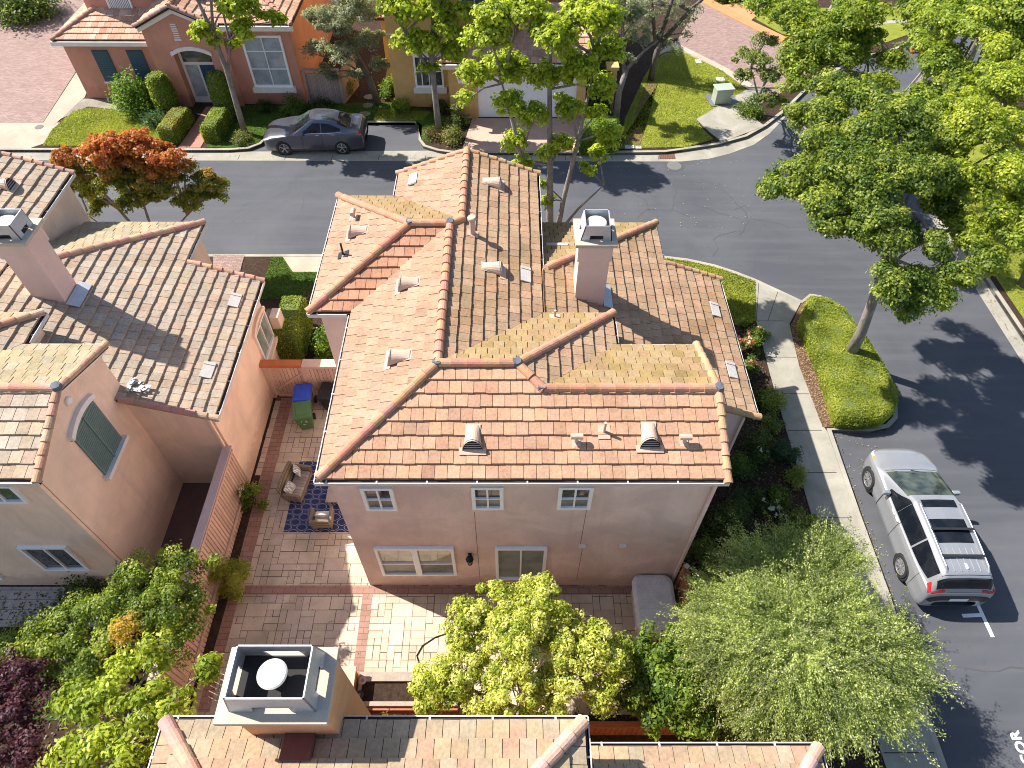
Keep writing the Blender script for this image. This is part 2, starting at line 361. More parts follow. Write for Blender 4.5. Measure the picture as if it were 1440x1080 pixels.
# gutter strips of pale concrete
gs = MB()
def strip(a, mb, z0=-.04, z1=.007):
    mb.prism(a, z0, z1)
strip([(-60, 31.7), (-60, 30.92), (8.78, 30.85), (10.2, 31.1), (11.37, 31.57), (12.8, 32.4), (13.91, 33.5), (15.2, 35.2), (14.9, 35.2), (13.79, 34.03), (12.52, 32.98), (10.87, 32.23), (8.93, 31.72), (3.55, 31.38), (-3.05, 31.42), (-4.3, 31.8), (-13.5, 31.7)], gs)
gs.prism([(20.4, 16), (20.32, 27), (19.75, 27), (19.85, 16)], -.04, .007); gs.prism([(20.5, -30), (20.4, 16), (19.85, 16), (19.9, -30)], -.04, .007)
struct('road_edging_kerb', gs, M['concrete'])
jm = MB()
for x in np.arange(-26, 8, 2.4):
    jm.box(x, x+.025, 30.95, 31.36, .008, .0105)
struct('pavement_joints', jm, M['soot_shade_black'])
# --- sidewalk on the right street, in flags with joints
sw = [(10.46, 21.8), (9.95, 19.4), (9.84, 16.5), (9.8, 14.5), (9.77, 10.7), (9.66, 4.0), (9.70, 3.0), (9.7, -30), (11.09, -30), (11.11, 3.3), (11.115, 4.6), (11.215, 8.1), (11.2, 10.7), (11.235, 13.9), (11.12, 14.3), (11.05, 17.0), (11.25, 19.2), (12.05, 20.45), (11.3, 21.1), (10.5, 21.8)]
slab('sidewalk', sw, .145, M['concrete'])
jt = MB()
for y in (19.35, 17.4, 15.6, 13.95, 12.2, 10.5, 8.8, 7.1, 5.4, 3.7):
    jt.box(9.84 if y > 12 else 9.74, 11.05, y, y+.022, .146, .1485)
jt.obox((9.95, 19.4, .146), (.62, 2.28, 0), (.02, 0, 0), (0, 0, .0025)); jt.obox((10.4, 19.36, .146), (.85, 1.76, 0), (.02, 0, 0), (0, 0, .0025))
struct('sidewalk_joints', jt, M['soot_shade_black'])
slab('ground', [(11.12, 14.1), (11.06, 17), (11.27, 19.1), (12.0, 20.3), (12.4, 20.6), (12.9, 20.5), (12.9, 14.1)], .147, M['mulch'])
slab('kerb_lawn', [(5.6, 23.25), (6.75, 23.2), (7.79, 22.98), (8.91, 22.6), (10.42, 21.72), (9.93, 19.35), (9.2, 19.1), (5.3, 20.2)], .15, M['turf'])
# --- near side of the back street, between the houses
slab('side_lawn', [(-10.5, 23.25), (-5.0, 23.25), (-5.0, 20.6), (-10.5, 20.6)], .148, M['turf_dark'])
slab('front_path', P2([(398, 362), (455, 362), (452, 383), (412, 383)]), .165, M['apron'])
slab('pavement', P2([(300, 359), (344, 359), (338, 381), (300, 385)]), .153, M['pavers'])
# --- patio of the middle house
slab('patio_pavement', [(-8.62, 15.45), (-4.0, 15.45), (-4.0, 8.3), (4.9, 8.3), (4.9, 5.0), (-4.0, 4.95), (-8.62, 4.6)], .14, M['patio_joint'])
# random ashlar pattern pressed into the patio: stones of 1x1, 2x1, 1x2 and 2x2 units with thin joints between
pj = MB(); U = .205; nx, ny = 67, 54; taken = set(); q_ = random.Random(21); px0, py0 = -8.62, 4.62; stone = MB()
patio_poly = [(-8.62, 15.45), (-4.0, 15.45), (-4.0, 8.3), (4.9, 8.3), (4.9, 5.0), (-4.0, 4.95), (-8.62, 4.6)]
for gy in range(ny):
    for gx in range(nx):
        if (gx, gy) in taken: continue
        w_, h_ = q_.choice(((1, 1), (2, 1), (1, 2), (2, 2), (2, 1), (1, 2), (3, 2)))
        cells = [(gx+a, gy+b) for a in range(w_) for b in range(h_)]
        if any(c in taken for c in cells): w_, h_ = 1, 1; cells = [(gx, gy)]
        taken.update(cells); x0, y0 = px0+gx*U+q_.uniform(-.008, .008), py0+gy*U+q_.uniform(-.008, .008); x1, y1 = px0+(gx+w_)*U, py0+(gy+h_)*U; mx, my = (x0+x1)/2, (y0+y1)/2
        if not (-8.6 < mx < 4.85 and 4.7 < my < 15.4) or (mx > -4.1 and my > 8.25): continue
        k = q_.uniform(.86, 1.08); c = (k, k*q_.uniform(.96, 1.02), k*q_.uniform(.93, 1.03)); x1, y1 = min(x1, 4.89 if my < 8.3 else -4.02), min(y1, 15.44)
        if mx > -4.1: y1 = min(y1, 8.28)
        g_ = .0075; stone.box(x0+g_, x1-g_, y0+g_, y1-g_, .138, .1435, 0, c)
bd = MB()
bd.box(-8.42, -8.0, 9.0, 15.4, .05, .1465); bd.box(-8.42, -8.1, 4.7, 7.95, .05, .1465)
bd.box(-8.0, 4.6, 7.96, 8.24, .05, .1465); bd.prism([(-4.42, 7.955), (-4.12, 7.955), (-4.08, 5.0), (-4.38, 5.0)], .05, .146)
struct('brick_path', bd, M['band']); struct('patio_pavement', stone, M['patio'])
slab('ground', [(-8.66, 12.1), (-8.43, 12.1), (-8.40, 9.0), (-8.43, 6.2), (-8.66, 6.2)], .149, M['soil'])
slab('courtyard_floor', [(-12.2, 12.2), (-8.72, 12.2), (-8.72, 7.5), (-12.2, 7.5)], .14, plain('dark_paving', (.13, .07, .06), .8, 0, .3, 3))
slab('side_path', [(-22, 8.2), (-10.5, 8.2), (-10.5, 7.0), (-22, 7.0)], .14, brick_mat('grey_pavers', (.36, .33, .30), (.44, .40, .36), (.16, .14, .13), .6, .3, .01))
slab('side_lawn', [(-22, 6.8), (-11.5, 6.8), (-11.5, 4.5), (-22, 4.5)], .14, M['turf_dark'])
# --- far side of the back street
slab('brick_road', [(-29.6, 34.2), (-25.3, 34.2), (-26.1, 43.6), (-27.5, 56), (-36, 56), (-33, 43)], .14, M['pavers'])
slab('pavement', [(-45, 31.78), (-25.0, 31.72), (-24.4, 32.2), (-24.3, 34.25), (-45, 34.25)], .138, M['apron'])
slab('kerb', [(-25.25, 34.0), (-24.6, 34.0), (-24.1, 36.9), (-25.2, 44), (-26.05, 44)], .146, M['apron'])
front_lawn = [(-24.35, 32.0), (-24.5, 33.5), (-24.1, 35.4), (-23.4, 35.75), (-21.5, 35.5), (-20.0, 34.9), (-18.5, 34.2), (-17.9, 33.2), (-17.75, 31.85)]
slab('front_lawn', front_lawn, .152, M['turf'])
slab('ground', [(-24.5, 34.6), (-24.1, 36.75), (-19.5, 36.5), (-19.5, 34.9), (-22, 35.6), (-23.5, 35.9)], .149, M['gravel'])
slab('entry_path', [(-17.25, 31.82), (-16.1, 31.82), (-16.0, 35.9), (-16.95, 35.9)], .15, plain('terracotta_walk', (.36, .17, .12), .8, 0, .2, 3))
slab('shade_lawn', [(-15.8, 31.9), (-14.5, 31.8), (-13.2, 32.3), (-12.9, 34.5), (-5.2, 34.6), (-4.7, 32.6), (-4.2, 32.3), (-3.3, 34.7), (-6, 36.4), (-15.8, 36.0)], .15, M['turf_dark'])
slab('verge_lawn', [(-7.5, 34.5), (-4.8, 34.5), (-4.4, 35.4), (-7.3, 35.6)], .154, M['turf'])
slab('pavement', [(-2.55, 31.45), (3.6, 31.42), (3.9, 34.75), (-2.1, 34.75)], .148, plain('rose_concrete', (.50, .33, .25), .85, 0, .15, 2, .2))
corner_lawn = P2([(868, 209), (965, 207), (1003, 196), (990, 184), (978, 168), (1050, 127), (1015, 99), (948, 66), (925, 78), (905, 110), (880, 165)])
slab('corner_lawn', corner_lawn, .152, M['turf'])
slab('ground', P2([(870, 205), (900, 207), (905, 190), (893, 160), (910, 112), (925, 118), (900, 175)]), .156, M['mulch'])
slab('kerb', P2([(925, 70), (950, 60), (1020, 95), (1058, 119), (1052, 126), (1015, 100), (948, 68), (930, 80)]), .158, M['apron'])
slab('brick_road', P2([(950, 61), (985, 2), (1052, 36), (1098, 60), (1135, 105), (1085, 140), (1058, 120), (1020, 96)]), .15, M['pavers'])
slab('kerb', P2([(984, 3), (992, -4), (1060, 32), (1106, 54), (1098, 61), (1050, 37)]), .2, plain('rust_kerb', (.52, .22, .09), .8, 0, .2, 2))
slab('pavement', P2([(979, 168), (1026, 140), (1061, 119), (1082, 138), (1051, 159), (1075, 178), (1016, 200), (999, 187)]), .162, M['concrete'])
slab('verge_lawn', P2([(1050, 20), (1062, 10), (1200, 12), (1300, 8), (1330, 30), (1240, 62), (1215, 70), (1100, 48)]), .15, M['turf'])
slab('rust_path', P2([(1000, 10), (1050, 2), (1078, 10), (1055, 30)]), .156, plain('rust_paving', (.50, .24, .11), .8, 0, .2, 3))
slab('verge_path', P2([(1200, 32), (1300, 27), (1300, 31), (1200, 36)]), .158, M['concrete'])
slab('right_lawn', [(21.0, 12), (20.85, 21), (20.8, 27), (21.3, 29.3), (23, 32), (30, 36), (30, 12)], .15, M['turf'])
# --- painted parking mark and road lettering
pm = MB()
a, b = Vector(G(1371, 842)), Vector(G(1396, 896)); pm.bar(a+Vector((0, 0, .006)), b+Vector((0, 0, .006)), .11, .004)
c0, c1 = Vector(G(1353, 866)), Vector(G(1379, 865)); pm.bar(c0+Vector((0, 0, .006)), c1+Vector((0, 0, .006)), .11, .0035)
tag(pm.build('road_marking', M['line']), kind='structure')
def lettering(txt, px, size, rot):
    cu = bpy.data.curves.new('road_lettering', 'FONT'); cu.body = txt; cu.size = size; cu.extrude = .002; cu.space_character = 1.12
    cu.offset = .014
    o = bpy.data.objects.new('road_lettering', cu); COL.objects.link(o)
    x, y = px; o.location = (x, y, .006); o.rotation_euler = (0, 0, rot)
    cu.materials.append(M['line'])
    dg = bpy.context.evaluated_depsgraph_get(); me = bpy.data.meshes.new_from_object(o.evaluated_get(dg))
    bpy.data.objects.remove(o); n = bpy.data.objects.new('road_lettering', me); COL.objects.link(n)
    n.location = (x, y, .006); n.rotation_euler = (0, 0, rot); tag(n, kind='structure'); return n
bx, by_, _ = G(1425.5, 1032)
lettering('SCOR', (bx+.17, by_-.93), .36, R(91.5))
# cracks in the asphalt
def crack(px, w=.05, wob=.09):
    k = MB(); r = random.Random(px[0][0]); pts = [Vector(G(*p)) for p in px]; path = []
    for i in range(len(pts)-1):
        n = max(2, int((pts[i+1]-pts[i]).length/.35))
        for j in range(n): path.append(pts[i].lerp(pts[i+1], j/n)+Vector((r.uniform(-wob, wob), r.uniform(-wob, wob), 0)))
    path.append(pts[-1])
    for i in range(len(path)-1):
        d = (path[i+1]-path[i]); s = Vector((-d.y, d.x, 0)).normalized()*w*r.uniform(.3, .9)*.5
        q = [path[i]-s, path[i+1]-s, path[i+1]+s, path[i]+s]
        k.face([(p.x, p.y, .005) for p in q])
    return k
M['crack'] = plain('crack_sealer', (.07, .07, .074), .7)
cm = MB()
for px, w in (([(1010, 258), (1035, 285), (1052, 305), (1050, 318), (1040, 330)], .07), ([(1052, 305), (1085, 312), (1110, 320)], .06), ([(975, 287), (1010, 300), (1040, 308)], .06),
              ([(895, 305), (912, 296), (945, 296), (970, 305)], .07), ([(915, 297), (905, 280), (885, 268)], .06), ([(945, 296), (948, 280), (952, 270), (945, 240)], .06), ([(922, 296), (925, 318), (915, 330)], .05),
              ([(1002, 360), (1010, 350), (1003, 335), (1035, 325)], .06), ([(408, 240), (418, 246), (425, 280), (426, 300)], .06), ([(330, 300), (345, 290), (352, 285)], .04),
              ([(1335, 940), (1385, 943), (1440, 940)], .06), ([(1060, 300), (1045, 290), (1030, 296)], .05), ([(985, 250), (1010, 262)], .04)):
    k = crack(px, w); cm.faces(k.v, k.f)
struct('road_cracks', cm, M['crack'])
def disc(ctr, r, z0, z1, m=0, n=28, mb=None):
    mb = mb or MB(); mb.lathe((ctr[0], ctr[1], 0), [(r, z0), (r, z1)], n, m); return mb
mh = MB(); mh.lathe((*G(948, 233)[:2], 0), [(.52, -.02), (.52, .006), (.40, .006), (.40, .004)], 32); mh.lathe((*G(948, 233)[:2], 0), [(.37, -.02), (.37, .008)], 32, 1)
M['iron'] = plain('cast_iron', (.13, .12, .115), .7, .2, .2, 12, .4); M['iron2'] = plain('worn_iron', (.17, .165, .16), .6, .2, .2, 12, .4)
tag(mh.build('manhole_cover', [M['crack'], M['iron2']]), 'round iron manhole cover set in the asphalt near the storm drain', 'manhole')
md = MB(); md.lathe((*G(57, 182)[:2], 0), [(.22, .05), (.22, .148)], 24)
tag(md.build('utility_cover', M['iron']), 'small round dark cover in the pale driveway apron beside the front lawn', 'cover')
dr = MB(); x, y, _ = G(938, 216, .1); dr.box(x-.42, x+.42, y-.35, y+.3, -.02, .012)
for k in range(9): dr.box(x-.4+k*.09, x-.37+k*.09, y-.33, y+.28, .012, .03)
tag(dr.build('storm_drain', plain('rusty_grate', (.16, .09, .06), .8, .2, .3, 9)), 'rusty rectangular storm drain grate in the far gutter', 'drain')
for i, (u, v, w, d) in enumerate(((885, 206, .5, .3), (898, 207, .3, .25), (982, 86, .35, .5), (1013, 111, .5, .45))):
    b = MB(); x, y, _ = G(u, v, .16); b.box(x-w/2, x+w/2, y-d/2, y+d/2, .05, .172)
    tag(b.build('valve_box_lid', M['capwhite'], bevel=.015), ('pale oblong valve lid at the kerb edge of the lawn beside a smaller lid', 'smallest pale valve lid at the kerb edge of the corner lawn', 'pale valve lid by the brick driveway, the one further from the utility cabinet', 'pale valve lid between the utility cabinet and the brick driveway')[i], 'valve lid', 'valve lids in the corner lawn')
# ------------------------------------------------------------------ grass blades on the lawns (uncountable)
def inpoly(x, y, poly):
    r = np.zeros(len(x), bool); n = len(poly); j = n-1
    for i in range(n):
        xi, yi = poly[i][0], poly[i][1]; xj, yj = poly[j][0], poly[j][1]
        r ^= ((yi > y) != (yj > y)) & (x < (xj-xi)*(y-yi)/((yj-yi) or 1e-9)+xi); j = i
    return r
def grass(name, poly, dens, pal, z=.15, h=.07, w=.035, hole=None):
    P = np.array(poly); mn, mx = P.min(0), P.max(0); n = int((mx-mn).prod()*dens)
    x = rng.uniform(mn[0], mx[0], n); y = rng.uniform(mn[1], mx[1], n); k = inpoly(x, y, poly)
    if hole is not None: k &= ~inpoly(x, y, hole)
    x, y = x[k], y[k]; n = len(x)
    a = rng.uniform(0, 2*PI, n); lean = rng.normal(0, .05, (n, 2)); hh = h*rng.uniform(.5, 1.3, n)
    dx, dy = np.cos(a)*w/2, np.sin(a)*w/2; V = np.zeros((n, 3, 3))
    V[:, 0] = np.stack([x-dx, y-dy, np.full(n, z)], 1); V[:, 1] = np.stack([x+dx, y+dy, np.full(n, z)], 1); V[:, 2] = np.stack([x+lean[:, 0], y+lean[:, 1], z+hh], 1)
    patch = .5+.5*np.sin(x*1.3+np.sin(y*2.1)*1.5)*np.cos(y*1.1+x*.4); pal = np.array(pal); t = np.clip(patch+rng.normal(0, .3, n), 0, 1)[:, None]
    C = (pal[0]*(1-t)+pal[1]*t)*rng.uniform(.75, 1.25, (n, 1))
    return tag(quads_obj(name, V, C, M['leaf'], k=3), kind='stuff')
M['leaf'] = leaf_mat('leaf', .4)
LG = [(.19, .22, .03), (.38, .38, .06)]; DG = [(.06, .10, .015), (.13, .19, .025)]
grass('lawn_grass', front_lawn, 700, LG); grass('lawn_grass', corner_lawn, 420, LG)
grass('lawn_grass', [(5.6, 23.25), (6.75, 23.2), (7.79, 22.98), (8.91, 22.6), (10.42, 21.72), (9.93, 19.35), (9.2, 19.1), (5.3, 20.2)], 900, LG)
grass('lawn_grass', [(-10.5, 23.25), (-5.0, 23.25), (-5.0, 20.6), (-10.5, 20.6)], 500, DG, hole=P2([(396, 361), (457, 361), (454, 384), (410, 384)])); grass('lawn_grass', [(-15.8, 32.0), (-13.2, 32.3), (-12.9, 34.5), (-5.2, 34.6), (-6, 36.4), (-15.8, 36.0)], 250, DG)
grass('lawn_grass', [(-7.5, 34.5), (-4.8, 34.5), (-4.4, 35.4), (-7.3, 35.6)], 700, LG); grass('lawn_grass', [(20.95, 14), (20.8, 27), (22, 31), (26, 31), (26, 14)], 250, LG)
# ================================================================== ROOFS
S = .366; ZE = 6.45; TW, TE = .292, .322
def clip(poly, conv):
    out = poly
    for i in range(len(conv)):
        a, b = conv[i], conv[(i+1) % len(conv)]; inp, out = out, []
        if not inp: return []
        ins = lambda p: (b[0]-a[0])*(p[1]-a[1])-(b[1]-a[1])*(p[0]-a[0]) >= -1e-9
        for j in range(len(inp)):
            p, q = inp[j], inp[(j+1) % len(inp)]; ip, iq = ins(p), ins(q)
            if ip: out.append(p)
            if ip != iq:
                ex, ey = b[0]-a[0], b[1]-a[1]; dx, dy = q[0]-p[0], q[1]-p[1]
                t = (ex*(a[1]-p[1])-ey*(a[0]-p[0]))/(ex*dy-ey*dx); out.append((p[0]+t*dx, p[1]+t*dy))
    return out
def area(p): return sum(p[i][0]*p[(i+1) % len(p)][1]-p[(i+1) % len(p)][0]*p[i][1] for i in range(len(p)))/2
def ccw(p): return p if area(p) > 0 else p[::-1]
def roof_plane(mb, deck, polys, face, e, pal, ze=ZE, S=S, tw=TW, te=TE, seed=0, t0=.05):
    """tiles one slope: face = side the slope falls to, e = eave coordinate"""
    r = random.Random(int(seed*97+abs(e)*13+ord(face)))
    T = {'S': lambda x, y: y-e, 'N': lambda x, y: e-y, 'E': lambda x, y: e-x, 'W': lambda x, y: x-e}[face]
    XY = {'S': lambda s, t: (s, e+t), 'N': lambda s, t: (s, e-t), 'E': lambda s, t: (e-t, s), 'W': lambda s, t: (e+t, s)}[face]
    sx = (lambda p: p[0]) if face in 'SN' else (lambda p: p[1])
    z = lambda x, y, o=0: ze+S*T(x, y)+o
    polys = [ccw([tuple(p) for p in q]) for q in polys]
    for q in polys: deck.hexa([(x, y, z(x, y, -.10)) for x, y in q], [(x, y, z(x, y, -.004)) for x, y in q])
    smin = min(sx(p) for q in polys for p in q); smax = max(sx(p) for q in polys for p in q)
    tmax = max(T(*p) for q in polys for p in q); nr = int(tmax/te)+2
    for k in range(nr):
        ta = t0+k*te-.012; tb = ta+te+.01; off = (k % 2)*.5*tw+r.uniform(-.02, .02)
        i0 = int((smin-off)/tw)-1; i1 = int((smax-off)/tw)+1
        for i in range(i0, i1+1):
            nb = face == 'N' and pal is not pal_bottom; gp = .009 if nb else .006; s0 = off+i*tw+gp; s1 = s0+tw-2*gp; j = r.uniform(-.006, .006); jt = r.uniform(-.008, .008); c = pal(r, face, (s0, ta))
            quad = ccw([XY(s0, ta+jt), XY(s1, ta+jt+r.uniform(-.004, .004)), XY(s1, tb-(.024 if nb else .008 if face == 'N' else 0)), XY(s0, tb-(.024 if nb else .008 if face == 'N' else 0))])
            for q in polys:
                w = clip(quad, q)
                if len(w) < 3 or area(w) < .002: continue
                H = lambda x, y: z(x, y, .076-.054*(T(x, y)-ta)/te+j)
                top = [(x, y, H(x, y)) for x, y in w]; bot = [(x, y, H(x, y)-.062) for x, y in w]; n = len(w)
                mb.faces(top+bot, [tuple(range(n))]+[(m, n+m, n+(m+1) % n, (m+1) % n) for m in range(n)], 0, c)
def caps(mb, a, b, col, r=.115, L=.36, seed=1, lift=.03):
    mb.mark(); a, b = Vector(a), Vector(b)
    if a.z > b.z+1e-6: a, b = b, a
    d = b-a; n = max(1, round(d.length/L)); d = d/n; t = d.normalized(); side = t.cross(Vector((0, 0, 1))).normalized(); up = side.cross(t)
    rr = random.Random(seed+int(a.x*31+a.y*17))
    for k in range(n):
        p = a+d*k-t*.05; q = a+d*(k+1)+t*.02; c = col(rr); pts = []; m = 9
        for pp, rad, lf in ((p, r*1.10, lift+.025), (q, r*.92, lift)):
            for j in range(m):
                g = PI*(j/(m-1))*1.16-.08*PI; pts.append(pp+side*math.cos(g)*rad+up*(math.sin(g)*rad*.95+lf))
        fs = [(j+1, j, m+j, m+j+1) for j in range(m-1)]+[tuple(range(m))]+[tuple(range(2*m-1, m-1, -1))]
        mb.faces(pts, fs, 0, c)
def gutter(mb, a, b, n, z=None, w=.105):
    """half-open channel along an eave; n = outward direction (x, y)"""
    mb.mark(); a, b = Vector((*a, 0)), Vector((*b, 0)); nn = Vector((*n, 0)); zz = z; d = b-a
    o = a-nn*.075+Vector((0, 0, zz-.115))
    mb.obox(o, d, nn*w, Vector((0, 0, .03)), 1)  # near-black trough floor: leaf debris plus painted shade
    mb.obox(o+nn*w, d, nn*.022, Vector((0, 0, .115)), 0); mb.obox(o-nn*.02, d, nn*.018, Vector((0, 0, .10)), 0)
    L = d.length; t = d.normalized()
    for k in range(int(L/1.15)+1):
        s = min(L-.05, .25+k*1.15); mb.obox(o+t*s+Vector((0, 0, .096)), t*.035, nn*(w+.026), Vector((0, 0, .026)), 0)
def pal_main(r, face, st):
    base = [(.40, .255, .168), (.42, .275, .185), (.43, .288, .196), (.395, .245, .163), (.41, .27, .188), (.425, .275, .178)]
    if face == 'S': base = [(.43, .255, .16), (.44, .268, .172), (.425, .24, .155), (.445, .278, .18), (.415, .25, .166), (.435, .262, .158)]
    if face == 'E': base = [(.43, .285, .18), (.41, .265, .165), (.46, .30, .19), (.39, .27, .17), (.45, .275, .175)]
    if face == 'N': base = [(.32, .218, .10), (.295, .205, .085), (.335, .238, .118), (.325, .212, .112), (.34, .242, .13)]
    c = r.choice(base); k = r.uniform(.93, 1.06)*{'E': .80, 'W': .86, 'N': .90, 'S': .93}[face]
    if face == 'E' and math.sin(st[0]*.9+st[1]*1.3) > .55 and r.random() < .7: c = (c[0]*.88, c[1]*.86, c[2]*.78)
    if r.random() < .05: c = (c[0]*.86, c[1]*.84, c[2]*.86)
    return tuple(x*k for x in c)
def pal_left(r, face, st):
    base = [(.43, .335, .24), (.42, .35, .27), (.46, .32, .225), (.41, .35, .28), (.44, .345, .23), (.47, .345, .245), (.43, .36, .29), (.44, .31, .23), (.40, .325, .25)]
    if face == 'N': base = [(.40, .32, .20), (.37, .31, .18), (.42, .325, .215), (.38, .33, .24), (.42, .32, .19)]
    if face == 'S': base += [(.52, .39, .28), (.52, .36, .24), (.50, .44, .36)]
    c = r.choice(base); mn = [sum(b[i] for b in base)/len(base) for i in range(3)]; c = tuple(a*.68+b*.32 for a, b in zip(c, mn)); k = r.uniform(.88, 1.08)*.84; return tuple(x*k for x in c)
def pal_bottom(r, face, st):
    base = [(.36, .235, .155), (.355, .27, .18), (.34, .285, .20), (.38, .265, .155), (.375, .225, .155), (.35, .26, .175), (.385, .295, .175), (.355, .285, .205)]
    c = r.choice(base); mn = [sum(b[i] for b in base)/len(base) for i in range(3)]; c = tuple(a*.65+b*.35 for a, b in zip(c, mn)); k = r.uniform(.84, 1.0); return tuple(x*k for x in c)
def pal_far(r, face, st):
    base = [(.47, .28, .19), (.50, .32, .23), (.45, .25, .17), (.52, .36, .27), (.48, .31, .205)]
    c = r.choice(base); k = r.uniform(.85, 1.1); return tuple(x*k for x in c)
def cap_col(cs): return lambda r: tuple(x*r.uniform(.88, 1.1) for x in r.choice(cs))
CAP_MAIN = cap_col([(.45, .225, .14), (.44, .215, .135), (.46, .24, .155), (.43, .225, .145)]); CAP_LEFT = cap_col([(.46, .26, .18), (.50, .31, .22), (.42, .25, .18)])
CAP_RAKE = cap_col([(.44, .27, .14), (.45, .26, .145), (.42, .275, .16)])
def window(parent, o, ux, w, h, nrm, cols=(), rails=(), fr=.075, dep=.085, mats=None, split=None, sill=None, name='window', label=None):
    """frame proud of the wall with panes set back inside it; o = lower corner, ux = width direction"""
    o, ux, nn = Vector(o), Vector(ux), Vector(nrm); up = Vector((0, 0, 1)); f = MB(); fm, gm = mats or (M['white'], M['glass'])
    def bar(a, b, c, d, dd): f.obox(o+ux*a+up*c-nn*.05, ux*(b-a), nn*(dd+.05), up*(d-c))
    bar(0, fr, 0, h, dep); bar(w-fr, w, 0, h, dep); bar(fr, w-fr, 0, fr, dep); bar(fr, w-fr, h-fr, h, dep)
    for c in cols: bar(c*w-.022, c*w+.022, fr, h-fr, dep*.75)
    for c in rails: bar(fr, w-fr, c*h-.02, c*h+.02, dep*.7)
    wd = f.build(name, fm, parent)
    if label: wd['label'] = label
    g = MB(); sp = split if split else 0
    z0 = fr
    if sp: g.obox(o+ux*fr+up*fr-nn*.03, ux*(w-2*fr), nn*.048, up*(sp*h-fr), 1); z0 = sp*h
    g.obox(o+ux*fr+up*z0-nn*.03, ux*(w-2*fr), nn*.042, up*(h-fr-z0), 0)
    g.build('pane', [gm, M['screen']] if sp else gm, wd)
    if sill:
        s = MB(); s.obox(o-ux*sill[0]-up*sill[1]-nn*.03, ux*(w+2*sill[0]), nn*(.03+sill[2]), up*sill[1]); s.build('sill', sill[3] if len(sill) > 3 else M['trim'], wd)
    return wd
M['screen'] = glass_mat('insect_screen', (.22, .22, .18), .35, .3, mottle=(.13, .14, .12))
def chimney(parent, x0, x1, y0, y1, zb, zs, zc, cap, shr, disc_r, mats, zband=None, zb2=None):
    """shaft > cap, shroud, flue_cap"""
    s = MB(); s.box(x0, x1, y0, y1, zb, zband or zs)
    if zband: s.box(x0-.045, x1+.045, y0-.045, y1+.045, zband+.001, zs)
    sh = s.build('chimney', mats, parent)
    c = MB(); c.box(*cap, zs+.001, zc); c.build('chimney_cap', M['chimcap'], sh, bevel=.012)
    bx0, bx1, by0, by1, tx0, tx1, ty0, ty1, zt = shr; k = MB(); th = .025
    B = [(bx0, by0), (bx1, by0), (bx1, by1), (bx0, by1)]; Tp = [(tx0, ty0), (tx1, ty0), (tx1, ty1), (tx0, ty1)]; cx, cy = (bx0+bx1)/2, (by0+by1)/2
    hole = .34
    for i in range(4):
        j = (i+1) % 4; b0, b1, t0, t1 = (Vector((*q, zz)) for q, zz in ((B[i], zc+.001), (B[j], zc+.001), (Tp[i], zt), (Tp[j], zt)))
        nv = Vector((b0.x+b1.x-2*cx, b0.y+b1.y-2*cy, 0)).normalized(); inn = -nv*th
        def pt(a, h): lo = b0.lerp(b1, a); hi = t0.lerp(t1, a); return lo.lerp(hi, h)
        # three panels leave an air slot low in the middle of every side
        for a0, a1, h0, h1 in ((0, .28, 0, hole), (.72, 1, 0, hole), (0, 1, hole, 1)):
            q = [pt(a0, h0), pt(a1, h0), pt(a1, h1), pt(a0, h1)]
            k.hexa(q, [p+inn for p in q])
    k.build('chimney_shroud', M['metal'] if not zb2 else zb2, sh)
    f = MB(); f.box(bx0+.06, bx1-.06, by0+.06, by1-.06, zc+.0005, zc+.012, 1); zz = zc+(zt-zc)*.72
    f.lathe((cx, cy, 0), [(disc_r*.55, zc), (disc_r*.55, zz-.03)], 20, 1); f.lathe((cx, cy, 0), [(disc_r*.97, zz-.03), (disc_r, zz), (disc_r*.9, zz+.02), (.01, zz+.035)], 30, 0)
    f_o = f.build('flue_cap', [M['capwhite'], M['soot_shade_black']], sh)
    if disc_r < .26:
        q = random.Random(5); d = MB()
        for j in range(9):
            a, b = q.uniform(-.09, .09), q.uniform(-.08, .08); r = q.uniform(.015, .045); zz_ = zz+.036-math.hypot(a, b)*.06; d.face([(cx+a+r*math.cos(g)*q.uniform(.6, 1.3), cy+b+r*math.sin(g)*q.uniform(.6, 1.3), zz_) for g in np.linspace(0, 2*PI, 8)[:-1]])
        d.build('soot_stain', M['grey_tile'], sh)
    return sh
def rz(face, e, ze, x, y): return ze+S*{'S': y-e, 'N': e-y, 'E': e-x, 'W': x-e}[face]
def slope_axes(face):
    d = {'S': (0, -1), 'N': (0, 1), 'E': (1, 0), 'W': (-1, 0)}[face]
    down = Vector((d[0], d[1], -S)).normalized(); side = Vector((-d[1], d[0], 0)); nrm = side.cross(down); nrm = nrm if nrm.z > 0 else -nrm
    return down, side, nrm
